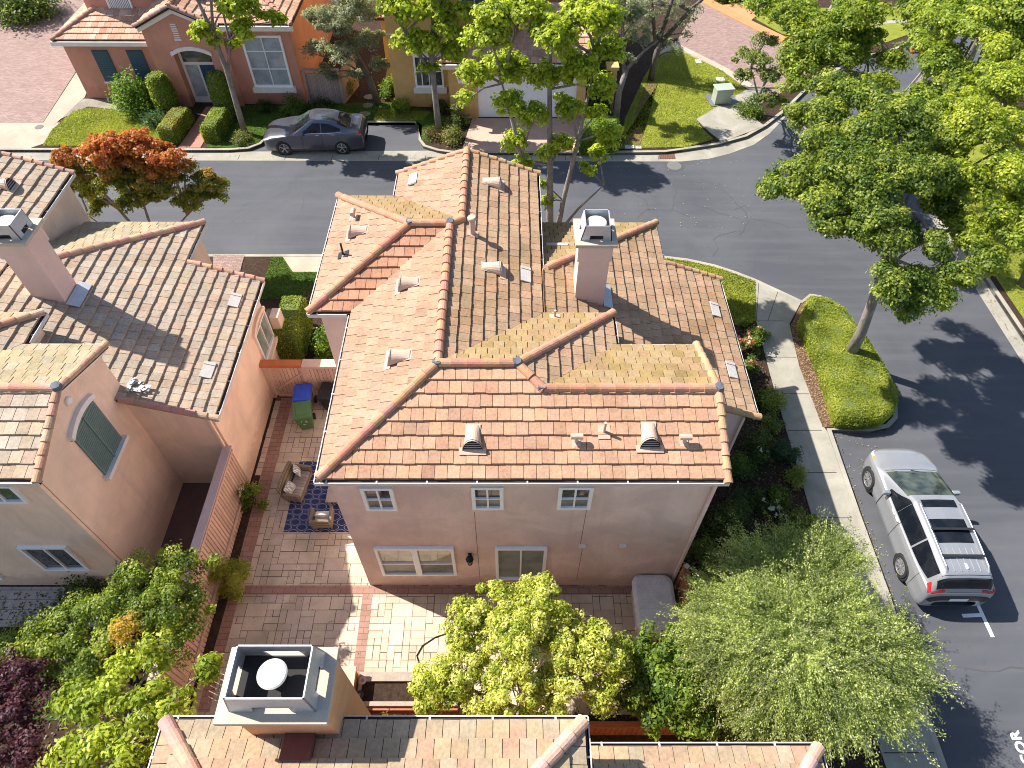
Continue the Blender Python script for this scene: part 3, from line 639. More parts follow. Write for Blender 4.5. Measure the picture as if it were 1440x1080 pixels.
def eyebrow_vent(parent, p, face, w=.44, L=.62, h=.24):
    """half-cone roof vent, its mouth facing down the slope, on a flat flashing"""
    dn, sd, nr = slope_axes(face); p = Vector(p)+nr*.055; k = MB(); m = 11
    k.obox(p-sd*(w*.72)+dn*(L*.36), sd*(w*1.44), dn*(L*.28), nr*.016); k.obox(p-sd*(w*.40)-dn*(L*.56), sd*(w*.80), dn*(L*.9), nr*.014)
    rings = []
    for t, ww, hh in ((0, .62, .12), (.5, .84, .66), (1, 1.08, 1.15)):
        c = p+dn*(L*(t-.5)); rings.append([c+sd*(math.cos(PI*j/(m-1))*w*.5*ww)+nr*(math.sin(PI*j/(m-1))*h*hh+.014)-dn*(.17*t*math.sin(PI*j/(m-1))) for j in range(m)])
    pts = [q for r in rings for q in r]
    fs = [(a*m+j, a*m+j+1, (a+1)*m+j+1, (a+1)*m+j) for a in range(2) for j in range(m-1)]+[tuple(range(m))]
    k.faces(pts, fs, 0); mouth = [q-dn*.04 for q in rings[2]]; k.faces(mouth, [tuple(range(m))], 1)  # black sheet painted as the shade inside the mouth
    for q in (.28, .5, .72):
        hw = w*.5*math.sqrt(max(0, 1-q*q))*.95; k.obox(p+dn*(L*.5-.03-.17*q)-sd*hw+nr*(q*h), sd*(2*hw), dn*.02, nr*.012, 2)
    o = k.build('roof_vent', [M['vent'], M['soot_shade_black'], M['metal']], parent); return o
def tee_vent(parent, p, face):
    dn, sd, nr = slope_axes(face); p = Vector(p)+nr*.05; k = MB()
    k.obox(p-sd*.1-dn*.14, sd*.2, dn*.3, nr*.014); k.tube([p, p+Vector((0, 0, .22))], .045, 10)
    k.tube([p+Vector((0, 0, .22))-sd*.14, p+Vector((0, 0, .22))+sd*.14], .075, 12)
    k.build('vent_pipe', M['vent'], parent)
def stack_vent(parent, p, face, h=.4, r=.035, capr=None, m='vent'):
    dn, sd, nr = slope_axes(face); p = Vector(p)+nr*.05; k = MB()
    k.obox(p-sd*.14-dn*.17, sd*.28, dn*.34, nr*.014); k.tube([p, p+Vector((0, 0, h))], r, 12)
    if capr: k.lathe(p+Vector((0, 0, h)), [(r, -.08), (capr, -.05), (capr, .02), (capr*.8, .05)], 18)
    k.build('vent_pipe', M[m], parent)
def flat_vent(parent, p, face, w=.30, L=.62):
    dn, sd, nr = slope_axes(face); p = Vector(p)+nr*.06; k = MB(); sd, dn = (dn, sd) if face in 'EW' else (sd, dn); k.obox(p-sd*w/2-dn*L/2, sd*w, dn*L, nr*.03)
    k.obox(p-sd*w/2+dn*(L/2-.12)+nr*.03, sd*w, dn*.1, nr*.02); k.build('vent_tile', M['grey_tile'], parent)
# ================================================================== THE TWIN HOUSE PLAN (middle and left house)
def plan_house(dx, root, pal, capc, wall, xcat=7.1, moss=True, seed=0):
    XL, XR, Y0, XM, xe, YA_, xC, YB = -4.46, 5.02, 8.09, -1.765, .93, 13.48, 2.86, 12.29
    f = lambda q: [(x+dx, y) for x, y in q]
    tm, dk = MB(), MB(); zc = ZE-S*(5.08-xe)
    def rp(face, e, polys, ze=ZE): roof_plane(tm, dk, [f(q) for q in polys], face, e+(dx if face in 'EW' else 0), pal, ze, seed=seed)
    rp('S', Y0, [[(XL, Y0), (XR, Y0), (XR, 10.19), (-2.36, 10.19)], [(-2.36, 10.19), (.76, 10.19), (.165, 10.785), (XM, 10.785)]])
    rp('W', XL, [[(XL, Y0), (XM, 10.785), (XM, 16.175), (XL, 13.48)]])
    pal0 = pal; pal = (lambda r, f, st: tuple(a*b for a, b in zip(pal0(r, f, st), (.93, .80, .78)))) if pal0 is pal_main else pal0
    rp('S', 13.48, [[(-5.63, 13.48), (XL, 13.48), (XM, 16.165), (-2.945, 16.165)]])
    pal = pal0
    rp('W', -5.63, [[(-5.63, 13.48), (-2.945, 16.165), (-5.63, 18.85)]])
    rp('N', 18.85, [[(-5.63, 18.85), (-2.945, 16.165), (XM, 16.165), (-1.445, 16.475), (-3.82, 18.85)]])
    rp('W', -3.82, [[(-3.82, 18.85), (-1.445, 16.475), (-1.445, 20.2), (-3.82, 20.2)]])
    rp('E', xe, [[(XM, 10.785), (xe, 13.48), (xe, 16.165), (XM, 16.165)], [(XM, 16.165), (xe, 16.165), (xe, 16.475), (-1.445, 16.475)], [(-1.445, 16.475), (xe, 16.475), (xe, 20.2), (-1.445, 20.2)]])
    # lower catslide: same slope running on down
    z0 = ZE-S*(xcat-xe)
    rp('E', xcat, [[(xe, 13.2), (2.6, 13.2), (2.6, 16.95), (xe, 15.28)], [(2.6, 12.0), (5.08, 12.0), (5.08, 19.43), (2.6, 16.95)], [(4.85, 11.55), (5.08, 11.55), (5.08, 12), (4.85, 12)],
                   [(5.08, 11.55), (xcat, 11.55), (xcat, 17.4), (5.08, 17.4)]], z0)
    rp('N', 19.43, [[(xe, 19.43), (xe, 15.28), (5.08, 19.43)]], zc)
    rp('N', YA_, [[(XM, 10.785), (.165, 10.785), (xC, YA_), (xe, YA_)]])
    rp('E', xC, [[(xC, YB), (xC, YA_), (.165, 10.785), (.76, 10.19)]])
    rp('N', YB, [[(.76, 10.19), (XR, 10.19), (XR, YB), (xC, YB)]])
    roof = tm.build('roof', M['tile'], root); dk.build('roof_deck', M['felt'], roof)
    cm = MB(); zR = ZE+S*2.695; zr = ZE+S*2.1; zb = ZE+S*2.375; zw = ZE+S*2.685
    def cp(a, b, col=capc, **k): caps(cm, (a[0]+dx, a[1], a[2]), (b[0]+dx, b[1], b[2]), col, **k)
    cp((XL+.1, Y0+.1, ZE+.04), (XM, 10.785, zR)); cp((XM, 10.785, zR), (.165, 10.785, zR)); cp((.165, 10.785, zR), (.76, 10.19, zr)); cp((.76, 10.19, zr), (XR, 10.19, zr))
    cp((xC-.05, YA_-.05, ZE+.02), (.165, 10.785, zR)); cp((XM, 10.785, zR), (XM, 16.165, zR)); cp((-2.945, 16.165, zw), (XM, 16.165, zR))
    cp((-5.6, 13.52, ZE+.02), (-2.945, 16.165, zw)); cp((-5.6, 18.81, ZE+.02), (-2.945, 16.165, zw)); cp((-1.445, 16.475, zb), (XM, 16.165, zR)); cp((-1.445, 16.475, zb), (-1.445, 20.2, zb))
    cp((5.05, 19.4, zc+.02), (xe+.12, 15.4, ZE-.05))
    for a, b in (((XR-.04, Y0+.02, ZE), (XR-.04, 10.19, zr)), ((XR-.04, YB, ZE), (XR-.04, 10.19, zr)), ((-3.82, 20.16, ZE), (-1.445, 20.16, zb)), ((xe, 20.16, ZE), (-1.445, 20.16, zb)),
                 ((xcat, 17.38, z0), (5.1, 17.38, zc)), ((xcat, 11.58, z0), (4.95, 11.58, zc+.05))): cp(a, b, CAP_RAKE if capc is CAP_MAIN else capc, r=.10, L=.32, lift=.0)
    cm.build_split('ridge_tiles', M['cap'], roof)
    lm = MB()
    for x, y, z in ((XM, 10.785, zR), (.165, 10.785, zR), (.76, 10.19, zr), (-2.945, 16.165, zw), (XM, 16.165, zR), (XR-.04, 10.19, zr)):
        lm.mark(); q = random.Random(int(x*100)); n = 14; ring = [(x+dx+math.cos(2*PI*j/n)*q.uniform(.09, .15), y+math.sin(2*PI*j/n)*q.uniform(.11, .17)) for j in range(n)]
        base = [(a, b, z+.02) for a, b in ring]; mid = [(x+dx+(a-x-dx)*.86, y+(b-y)*.86, z+.14+q.uniform(0, .025)) for a, b in ring]
        lm.hexa(base, mid)
    lm.build_split('ridge_mortar', M['lead'], roof)
    gm = MB()
    for a, b, n, z in (((XL-.02, Y0), (XR, Y0), (0, -1), ZE), ((XL, Y0-.02), (XL, 13.42), (-1, 0), ZE), ((-5.65, 13.48), (XL-.1, 13.48), (0, -1), ZE), ((-5.63, 13.46), (-5.63, 18.87), (-1, 0), ZE), ((-5.65, 18.85), (-3.9, 18.85), (0, 1), ZE),
                       ((-3.82, 18.95), (-3.82, 20.2), (-1, 0), ZE), ((xe, 15.5), (xe, 20.2), (1, 0), ZE), ((1.0, YA_), (xC+.02, YA_), (0, 1), ZE), ((xC, YB+.1), (xC, YA_+.02), (1, 0), ZE), ((xC+.1, YB), (XR-.1, YB), (0, 1), ZE),
                       ((xe+.1, 19.43), (5.1, 19.43), (0, 1), zc), ((5.08, 17.5), (5.08, 19.45), (1, 0), zc), ((xcat, 11.55), (xcat, 17.4), (1, 0), z0)):
        gutter(gm, (a[0]+dx, a[1]), (b[0]+dx, b[1]), n, z)
    gm.build_split('gutter', [M['gutter'], M['soot_shade_black']], roof)
    w = MB(); zf = .1
    def box(x0, x1, y0, y1, z1): w.box(x0+dx, x1+dx, y0, y1, zf, z1)
    box(-4.24, 4.85, 8.26, 12.05, 6.40); box(-4.24, 2.65, 12.05, 13.25, 6.40); box(-4.24, .7, 13.25, 18.6, 6.40); box(-3.6, .7, 18.6, 20.0, 6.40); box(-5.4, -4.24, 13.72, 18.6, 6.40)
    def gab(poly, x0, x1): w.hexa([(x0+dx, y, z) for y, z in poly], [(x1+dx, y, z) for y, z in poly])
    gab([(8.26, 6.401), (10.19, 7.10), (12.05, 6.401)], 2.9, 4.85)
    w.hexa([(-3.55+dx, 17.5, 6.401), (-1.445+dx, 17.5, 7.17), (.65+dx, 17.5, 6.401)][::-1], [(-3.55+dx, 20.0, 6.401), (-1.445+dx, 20.0, 7.17), (.65+dx, 20.0, 6.401)][::-1])
    xi = xcat-.27; zt = lambda x: ZE-S*(x-xe)-.11
    w.hexa([(x+dx, y, zf) for x, y in ((.7, 12.05), (4.85, 12.05), (4.85, 15), (.7, 15))], [(x+dx, y, z) for x, y, z in ((.7, 12.05, 6.38), (4.85, 12.05, zt(4.85)), (4.85, 15, zt(4.85)), (.7, 15, 6.38))])
    w.faces([(x+dx, y, z) for x, y, z in ((.7, 15, zf), (4.85, 15, zf), (4.85, 19.2, zf), (.7, 19.2, zf), (.7, 15, 6.38), (4.85, 15, 4.85), (4.85, 19.2, 4.85), (.7, 19.2, 4.85))], [(1, 2, 6, 5), (2, 3, 7, 6), (3, 0, 4, 7), (4, 5, 6), (4, 6, 7)])
    w.hexa([(x+dx, y, zf) for x, y in ((4.851, 11.8), (xi, 11.8), (xi, 17.15), (4.851, 17.15))], [(x+dx, y, zt(x)) for x, y in ((4.851, 11.8), (xi, 11.8), (xi, 17.15), (4.851, 17.15))])
    wl = w.build('wall', wall, root)
    # barge boards under the gable tiles and a fascia under the gutters
    b = MB()
    for (ya, za), (yb, zb_) in (((8.12, ZE-.13), (10.19, zr-.13)), ((10.19, zr-.13), (12.25, ZE-.13))):
        b.hexa([(4.855+dx, ya, za-.11), (4.90+dx, ya, za-.11), (4.90+dx, yb, zb_-.11), (4.855+dx, yb, zb_-.11)], [(4.855+dx, ya, za+.03), (4.90+dx, ya, za+.03), (4.90+dx, yb, zb_+.03), (4.855+dx, yb, zb_+.03)])
    b.mark(); b.hexa([(4.95+dx, 11.755, zc-.2), (xcat-.1+dx, 11.755, z0-.16), (xcat-.1+dx, 11.795, z0-.16), (4.95+dx, 11.795, zc-.2)], [(4.95+dx, 11.755, zc-.05), (xcat-.1+dx, 11.755, z0-.03), (xcat-.1+dx, 11.795, z0-.03), (4.95+dx, 11.795, zc-.05)])
    b.build_split('barge_board', M['trim'], roof)
    return roof, wl
# ---------------------------------------------------------------- middle house
hm = empty('house', (0.2, 13, .12), 'two storey rose stucco house, its terracotta roof with many hips and a chimney', 'house')
roof_m, wall_m = plan_house(0, hm, pal_main, CAP_MAIN, M['w_main'])
chimney(hm, 1.87, 2.72, 14.43, 15.28, 5.2, 8.08, 8.19, (1.73, 2.87, 14.31, 15.46), (1.87, 2.72, 14.5, 15.2, 1.97, 2.65, 14.5, 15.22, 8.67), .28, M['chim'], 7.55)
fl = MB(); zz = rz('E', .93, ZE, 2.76, 0); fl.obox((2.74, 14.36, zz+.10), (.28, 0, -.28*S), (0, .98, 0), (0, 0, .02)); fl.build('chimney_flashing', M['metal'], hm)
def on(face, e, ze, u, v):
    """point of a roof slope under a sight line"""
    d = _ray(u, v); gx, gy = {'S': (0, S), 'N': (0, -S), 'E': (-S, 0), 'W': (S, 0)}[face]; a = ze+{'S': -S*e, 'N': S*e, 'E': S*e, 'W': -S*e}[face]
    t = (a-CH)/(d[2]-gx*d[0]-gy*d[1]); return (float(t*d[0]), float(t*d[1]), float(CH+t*d[2]))
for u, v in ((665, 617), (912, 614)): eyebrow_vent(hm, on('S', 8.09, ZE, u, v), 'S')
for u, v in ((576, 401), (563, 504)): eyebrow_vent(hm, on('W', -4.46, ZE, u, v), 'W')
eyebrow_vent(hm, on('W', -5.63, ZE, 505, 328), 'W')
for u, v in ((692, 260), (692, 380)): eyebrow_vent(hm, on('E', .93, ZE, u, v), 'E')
for u, v in ((810, 622), (961, 623)): tee_vent(hm, on('S', 8.09, ZE, u, v), 'S')
tee_vent(hm, on('W', -5.63, ZE, 499, 308), 'W'); stack_vent(hm, on('S', 8.09, ZE, 849, 608), 'S', .36); stack_vent(hm, on('W', -5.63, ZE, 484, 360), 'W', .42, .03, None, 'black')
stack_vent(hm, on('E', .93, ZE, 664, 330), 'E', .55, .085, .13); stack_vent(hm, on('N', 13.48, ZE, 780, 448), 'N', .25)
flat_vent(hm, on('W', -3.82, ZE, 582, 254), 'W'); flat_vent(hm, on('E', .93, ZE, 738, 388), 'E'); z0m = ZE-S*(7.1-.93)
flat_vent(hm, on('E', 7.1, z0m, 1004, 437), 'E'); flat_vent(hm, on('E', 7.1, z0m, 1027, 522), 'E'); flat_vent(hm, on('N', 19.43, ZE-S*4.15, 783, 347), 'N', .7, .2)
YW = 8.26
def wy_rect(a, b, y): p, q = WY(*a, y), WY(*b, y); return p[0], q[0], q[2], p[2]
for a, b in (((505.5, 683), (560, 714.7)), ((662, 682), (708.3, 713.3)), ((786, 682), (829.5, 713))):
    x0, x1, z0, z1 = wy_rect(a, b, YW); window(hm, (x0, YW, z0), (1, 0, 0), x1-x0, z1-z0, (0, -1, 0), cols=(.5,), rails=(.47,), fr=.09, mats=(M['white'], M['glass']), split=.47)
x0, x1, z0, z1 = wy_rect((525.6, 768.3), (643, 806), YW); w = (x1-x0)
window(hm, (x0, YW, z0), (1, 0, 0), w*.5, z1-z0, (0, -1, 0), rails=(.42,), fr=.085, mats=(M['white'], M['glass_pale']), split=.42); window(hm, (x0+w*.5+.001, YW, z0), (1, 0, 0), w*.5, z1-z0, (0, -1, 0), rails=(.42,), fr=.085, mats=(M['white'], M['glass_pale']), split=.42)
x0, x1, z0, z1 = wy_rect((696, 768.3), (765.5, 812), YW); window(hm, (x0, YW, z0), (1, 0, 0), x1-x0, z1-z0, (0, -1, 0), cols=(.5,), fr=.085, mats=(M['white'], M['glass_green']))
def lantern(parent, p):
    k = MB(); x, y, z = p; k.box(x-.05, x+.05, y-.02, y, z-.1, z+.14); k.tube([(x, y-.02, z+.12), (x, y-.1, z+.2), (x, y-.16, z+.16)], .012, 6)
    k.lathe((x, y-.16, z), [(.02, .2), (.11, .12), (.115, .1), (.02, .1)], 8); k.lathe((x, y-.16, z), [(.05, -.2), (.07, -.18), (.07, -.165), (.02, -.16)], 8)
    for j in range(6): g = 2*PI*j/6; k.tube([(x+.1*math.cos(g), y-.16+.1*math.sin(g), z+.1), (x+.065*math.cos(g), y-.16+.065*math.sin(g), z-.17)], .007, 4)
    o = k.build('wall_lantern', M['black'], parent); g = MB(); g.lathe((x, y-.16, z), [(.055, -.16), (.085, .1)], 8); g.build('lantern_glass', M['glass_pale'], o)
lantern(hm, WY(661, 781, YW-.002))
jn = MB()
for u, v0, v1 in ((667, 720, 823), (825, 716, 770), (819, 772, 815)):
    a, b = WY(u, v0, YW), WY(u if u != 667 else 673, v1, YW); jn.mark(); jn.box(a[0]-.007, a[0]+.007, YW-.004, YW+.02, max(.15, b[2]), a[2])
jn.build_split('control_joint', plain('dark_joint', (.22, .14, .12), .9), hm)  # joint lines in a dark brown of their own
for u in (819, 876): x, y, z = WY(u, 767, YW); k = MB(); k.box(x-.09, x+.09, YW-.03, YW+.02, z-.09, z+.09); k.build('wall_vent', M['trim'], hm)
dp = MB(); dp.bar((4.80, 8.2, 6.33), (4.80, 8.2, .15), .09, .07); dp.mark(); dp.bar((7.0-.2, 11.74, 3.95), (6.78, 11.74, .2), .07, .07); dp.build_split('downpipe', M['w_main'], hm)
# ---------------------------------------------------------------- left house
DX = -15.8
hl = empty('house', (DX, 13, .12), 'peach stucco house with mixed grey and pink tiles and green gable shutters', 'house')
roof_l, wall_l = plan_house(DX, hl, pal_left, CAP_LEFT, M['w_left'], xcat=7.35, seed=3)
chimney(hl, 1.87+DX, 2.72+DX, 14.5, 15.3, 5.2, 8.08, 8.19, (1.74+DX, 2.86+DX, 14.36, 15.46), (1.87+DX, 2.72+DX, 14.5, 15.2, 1.97+DX, 2.65+DX, 14.5, 15.22, 8.67), .28, M['chim'], 7.55)
fl = MB(); zz = rz('E', .93, ZE, 2.76, 0); fl.obox((2.76+DX, 14.42, zz+.10), (.34, 0, -.34*S), (0, .98, 0), (0, 0, .02)); fl.build('chimney_flashing', M['metal'], hl)
z0l = ZE-S*(7.35-.93); eL = 7.35+DX
for u, v in ((330, 424), (292, 522)): flat_vent(hl, on('E', eL, z0l, u, v), 'E', .33, .6)
k = MB(); x, y, z = on('E', eL, z0l, 190, 547); q = random.Random(4)
for j in range(14): a, b = q.uniform(-.3, .3), q.uniform(-.18, .18); k.obox((x+a, y+b, z-a*S+.07+q.uniform(0, .06)), (q.uniform(.08, .2), q.uniform(-.08, .08), q.uniform(-.05, .03)), (q.uniform(-.06, .06), q.uniform(.06, .16), q.uniform(-.02, .05)), (0, 0, .015))
k.build('flashing_scrap', M['metal'], hl)
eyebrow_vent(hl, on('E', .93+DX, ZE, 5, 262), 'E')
xg = 4.85+DX
def wx_rect(tl, br, x): p, q = WX(*tl, x), WX(*br, x); return p[1], q[1], q[2], p[2]
ya, yb = WX(100, 617, xg)[1], WX(127, 560, xg)[1]; zt_, zb_ = WX(113, 590, xg)[2], WX(158, 641, xg)[2]
# green shuttered window under an arched moulding in the gable
sh = MB(); wd = yb-ya; hh = zt_-zb_
sh.box(xg-.03, xg+.05, ya+.02, yb-.02, zb_, zb_+hh*.98)
for j in range(1, 22): sh.box(xg+.05, xg+.062, ya+.08, (ya+yb)/2-.05, zb_+hh*j/23, zb_+hh*j/23+.03); sh.box(xg+.05, xg+.062, (ya+yb)/2+.05, yb-.08, zb_+hh*j/23, zb_+hh*j/23+.03)
sh.box(xg+.05, xg+.08, (ya+yb)/2-.025, (ya+yb)/2+.025, zb_, zb_+hh); s_o = sh.build('shutter', M['shutter'], hl)
ar = MB(); n = 14
def arcpt(t, o): return (ya-.06+(wd+.12)*t, zt_-.02+.17*(1-(2*t-1)**2)+o)
for j in range(n):
    (a0, b0), (a1, b1) = arcpt(j/n, 0), arcpt((j+1)/n, 0)
    ar.hexa([(xg-.02, a0, b0), (xg+.12, a0, b0), (xg+.12, a1, b1), (xg-.02, a1, b1)], [(xg-.02, a0, b0+.16), (xg+.12, a0, b0+.16), (xg+.12, a1, b1+.16), (xg-.02, a1, b1+.16)])
    ar.hexa([(xg-.02, a0, zt_-.05), (xg+.04, a0, zt_-.05), (xg+.04, a1, zt_-.05), (xg-.02, a1, zt_-.05)], [(xg-.02, a0, b0), (xg+.04, a0, b0), (xg+.04, a1, b1), (xg-.02, a1, b1)], 1)
ar.build('window_arch', [M['trim'], M['shutter']], hl); sl = MB(); sl.box(xg-.02, xg+.17, ya-.08, yb+.08, zb_-.13, zb_-.001); sl.build('window_sill', M['trim'], hl)
y, z = WX(95, 564, xg)[1:]; k = MB(); k.lathe((xg-.02, y, z), [(.12, 0), (.12, .06), (.09, .09)], 18, 0, axis=(1, 0, 0), sx=1, sy=1); k.build('gable_vent', M['trim'], hl)
x0, x1, z0, z1 = wy_rect((24.5, 767), (129, 799), YW); window(hl, (x0, YW, z0), (1, 0, 0), x1-x0, z1-z0, (0, -1, 0), cols=(.5,), fr=.08, mats=(M['white'], M['glass']))
x1, z1 = WY(28, 680, YW)[0], WY(28, 680, YW)[2]; z0 = WY(43, 704, YW)[2]; x1 = WY(43, 704, YW)[0]; window(hl, (x1-1.1, YW, z0), (1, 0, 0), 1.1, z1-z0, (0, -1, 0), cols=(.5,), fr=.08)
x1, z0 = WY(7, 812, YW)[0], WY(7, 812, YW)[2]; window(hl, (x1-1.2, YW, z0), (1, 0, 0), 1.2, 1.1, (0, -1, 0), cols=(.5,), fr=.08)
xw = 7.08+DX; ya, yb = WX(356, 474, xw)[1], WX(369, 437, xw)[1]; zt_ = WX(362, 455, xw)[2]; zb_ = zt_-1.35
window(hl, (xw, ya, zb_), (0, 1, 0), yb-ya, zt_-zb_, (1, 0, 0), cols=(.5,), fr=.07, mats=(M['trim'], M['glass_green']), sill=(.05, .12, .2, M['w_left']))
ar = MB(); wd = yb-ya
for j in range(n):
    (a0, b0), (a1, b1) = arcpt(j/n, 0), arcpt((j+1)/n, 0)
    ar.hexa([(xw-.02, a0, b0), (xw+.1, a0, b0), (xw+.1, a1, b1), (xw-.02, a1, b1)], [(xw-.02, a0, b0+.14), (xw+.1, a0, b0+.14), (xw+.1, a1, b1+.14), (xw-.02, a1, b1+.14)])
ar.build('window_arch', M['w_left'], hl)
k = MB(); a, b = WX(391, 430, xw+.35), WX(396, 470, xw+.35); k.box(xw, xw+.32, a[1]-.3, a[1]+.2, .12, 2.35); k.build('wall_pier', M['w_left'], hl, bevel=.02)
dp = MB(); dp.bar((xw-.08, 11.73, 4.0), (xw-.08, 11.73, .2), .07, .06); dp.mark(); dp.bar((xg-.05, 8.2, 6.33), (xg-.05, 8.2, .15), .09, .07); dp.build_split('downpipe', M['w_left'], hl)
# ---------------------------------------------------------------- near house at the bottom edge
hb = empty('house', (-2, -1, .12), 'house seen only as a hipped roof with a wide open topped chimney', 'house')
tm, dk = MB(), MB(); bx0, bx1, by = -6.31, 1.385, 3.10; hr = (bx1-bx0)/2; zR = ZE+S*hr; mx = (bx0+bx1)/2
roof_plane(tm, dk, [[(bx0, by), (mx, by-hr), (bx1, by)]], 'N', by, pal_bottom, seed=5, tw=.30, te=.335)
roof_plane(tm, dk, [[(bx0, by), (mx, by-hr), (mx, -7), (bx0, -7)]], 'W', bx0, pal_bottom, seed=6); roof_plane(tm, dk, [[(bx1, by), (mx, by-hr), (mx, -7), (bx1, -7)]], 'E', bx1, pal_bottom, seed=7)
cz = 4.93; cx0, cx1, cy = 1.45, 6.15, 2.96; ch = (cx1-cx0)
roof_plane(tm, dk, [[(cx0, cy), (cx1, cy), (cx0, cy-ch)]], 'N', cy, pal_bottom, cz, seed=8); roof_plane(tm, dk, [[(cx1, cy), (cx0, cy-ch), (cx0, -7), (cx1, -7)]], 'E', cx1, pal_bottom, cz, seed=9)
rb = tm.build('roof', M['tile'], hb); dk.build('roof_deck', M['felt'], rb)
cm = MB(); CB = cap_col([(.46, .28, .21), (.50, .33, .26), (.44, .30, .22)])
caps(cm, (bx0+.1, by-.1, ZE+.04), (mx, by-hr, zR), CB, r=.125); caps(cm, (bx1-.1, by-.1, ZE+.04), (mx, by-hr, zR), CB, r=.125); caps(cm, (mx, by-hr, zR), (mx, -7, zR), CB); caps(cm, (cx1-.1, cy-.1, cz+.04), (cx0, cy-ch, cz+S*ch), CB, r=.125)
cm.build_split('ridge_tiles', M['cap'], rb)
gm = MB(); gutter(gm, (bx0-.03, by), (bx1+.03, by), (0, 1), ZE); gutter(gm, (bx0, -7), (bx0, by+.03), (-1, 0), ZE); gutter(gm, (bx1, -7), (bx1, by+.03), (1, 0), ZE); gutter(gm, (cx0+.1, cy), (cx1+.03, cy), (0, 1), cz); gutter(gm, (cx1, -7), (cx1, cy+.03), (1, 0), cz)
gm.build_split('gutter', [M['gutter'], M['soot_shade_black']], rb)
w = MB(); w.box(bx0+.2, bx1-.2, -7, by-.22, .1, 6.36); w.box(bx1-.2, cx1-.25, -7, cy-.25, .1, 4.85); w.build('wall', M['w_bottom'], hb)
chimney(hb, -4.6, -3.05, 2.8, 3.78, .1, 7.73, 7.85, (-4.86, -2.99, 2.69, 3.93), (-4.64, -3.2, 2.88, 3.84, -4.56, -3.28, 2.93, 3.78, 8.42), .25, M['w_bottom'], None, M['metal'])
k = MB(); p = on('N', by, ZE, 423, 1047); q = Vector(p); k.obox(q+Vector((-.24, -.26, -.05)), (.46, 0, 0), (0, .5, -.5*S*.6), (0, 0, .26)); k.obox(q+Vector((-.28, -.30, .2)), (.54, 0, 0), (0, .56, -.56*S*.6), (0, 0, .03)); k.build('roof_vent', plain('oxide_metal', (.17, .06, .05), .5, .2, .2, 6), hb, bevel=.01)
# ================================================================== HOUSES ACROSS THE STREET
hc = empty('house', (-17, 39, .12), 'coral stucco house with a navy front door under a small gable', 'house')
tm, dk = MB(), MB(); ez = 3.45
roof_plane(tm, dk, [[(-24.1, 36.5), (-18.8, 36.5), (-18.8, 38.5), (-22.1, 38.5)]], 'S', 36.5, pal_far, ez, .42, .33, .36, 1)
roof_plane(tm, dk, [[(-24.1, 36.5), (-22.1, 38.5), (-22.1, 42), (-24.1, 42)]], 'W', -24.1, pal_far, ez, .42, .33, .36, 2)
gz = 4.5; gx = -16.93; gh = 2.05
roof_plane(tm, dk, [[(gx-gh, 35.7), (gx, 35.7), (gx, 41), (gx-gh, 41)]], 'W', gx-gh, pal_far, gz, .47, .33, .36, 3); roof_plane(tm, dk, [[(gx, 35.7), (gx+gh, 35.7), (gx+gh, 41), (gx, 41)]], 'E', gx+gh, pal_far, gz, .47, .33, .36, 4)
roof_plane(tm, dk, [[(-15.6, 35.95), (-11.15, 35.95), (-13.3, 38.1), (-15.6, 38.1)], [(-15.6, 38.1), (-13.3, 38.1), (-14.5, 39.3), (-15.6, 39.3)]], 'S', 35.95, pal_far, gz, .42, .33, .36, 5)
roof_plane(tm, dk, [[(-11.15, 35.95), (-11.15, 45), (-14.5, 45), (-14.5, 39.3)]], 'E', -11.15, pal_far, gz, .42, .33, .36, 6)
ro = tm.build('roof', M['tile'], hc); dk.build('roof_deck', M['felt'], ro); cm = MB(); CF = cap_col([(.42, .22, .16), (.46, .27, .21), (.40, .25, .2)])
S_ = .42
for a, b in (((-24.05, 36.55, ez), (-22.1, 38.5, ez+.84)), ((-11.2, 36, gz), (-14.5, 39.3, gz+1.41)), ((gx, 35.75, gz+.96), (gx, 41, gz+.96)), ((gx-gh, 35.75, gz), (gx, 35.75, gz+.96)), ((gx+gh, 35.75, gz), (gx, 35.75, gz+.96)), ((-24.1, 41.95, ez), (-22.1, 41.95, ez+.84))): caps(cm, a, b, CF, r=.12)
cm.build_split('ridge_tiles', M['cap'], ro)
w = MB(); w.box(-23.8, -18.9, 36.8, 43, .1, 3.33)
w.box(-14.851, -11.4, 36.22, 46, .1, 4.36)
x0 = WY(126, 20, 38.45)[0]; w.box(x0, -16.2, 38.45, 46, 3.3, 8.4)
# entry block with a recessed, arched doorway
dx0, dx1, dz = -17.68, -15.75, 3.0
w.box(-18.85, dx0, 35.93, 41, .1, 4.38); w.box(dx1, -14.852, 35.93, 41, .1, 4.38); w.box(dx0, dx1, 36.5, 41, .1, 4.38); w.box(dx0, dx1, 35.931, 36.5, dz+.25, 4.379)
w.hexa([(-18.85, 35.93, 4.38), (gx, 35.93, 5.3), (-14.852, 35.93, 4.38)][::-1], [(-18.85, 41, 4.38), (gx, 41, 5.3), (-14.852, 41, 4.38)][::-1])
w.build('wall', M['w_coral'], hc)
t = MB(); n = 12
for j in range(n):
    f0, f1 = j/n, (j+1)/n; X = lambda f: dx0-.1+(dx1-dx0+.2)*f; Zz = lambda f: dz-.05+.3*(1-(2*f-1)**2)
    t.hexa([(X(f0), 35.85, Zz(f0)), (X(f1), 35.85, Zz(f1)), (X(f1), 35.95, Zz(f1)), (X(f0), 35.95, Zz(f0))], [(X(f0), 35.85, Zz(f0)+.2), (X(f1), 35.85, Zz(f1)+.2), (X(f1), 35.95, Zz(f1)+.2), (X(f0), 35.95, Zz(f0)+.2)])
t.build('door_arch', M['trim'], hc)
t = MB()
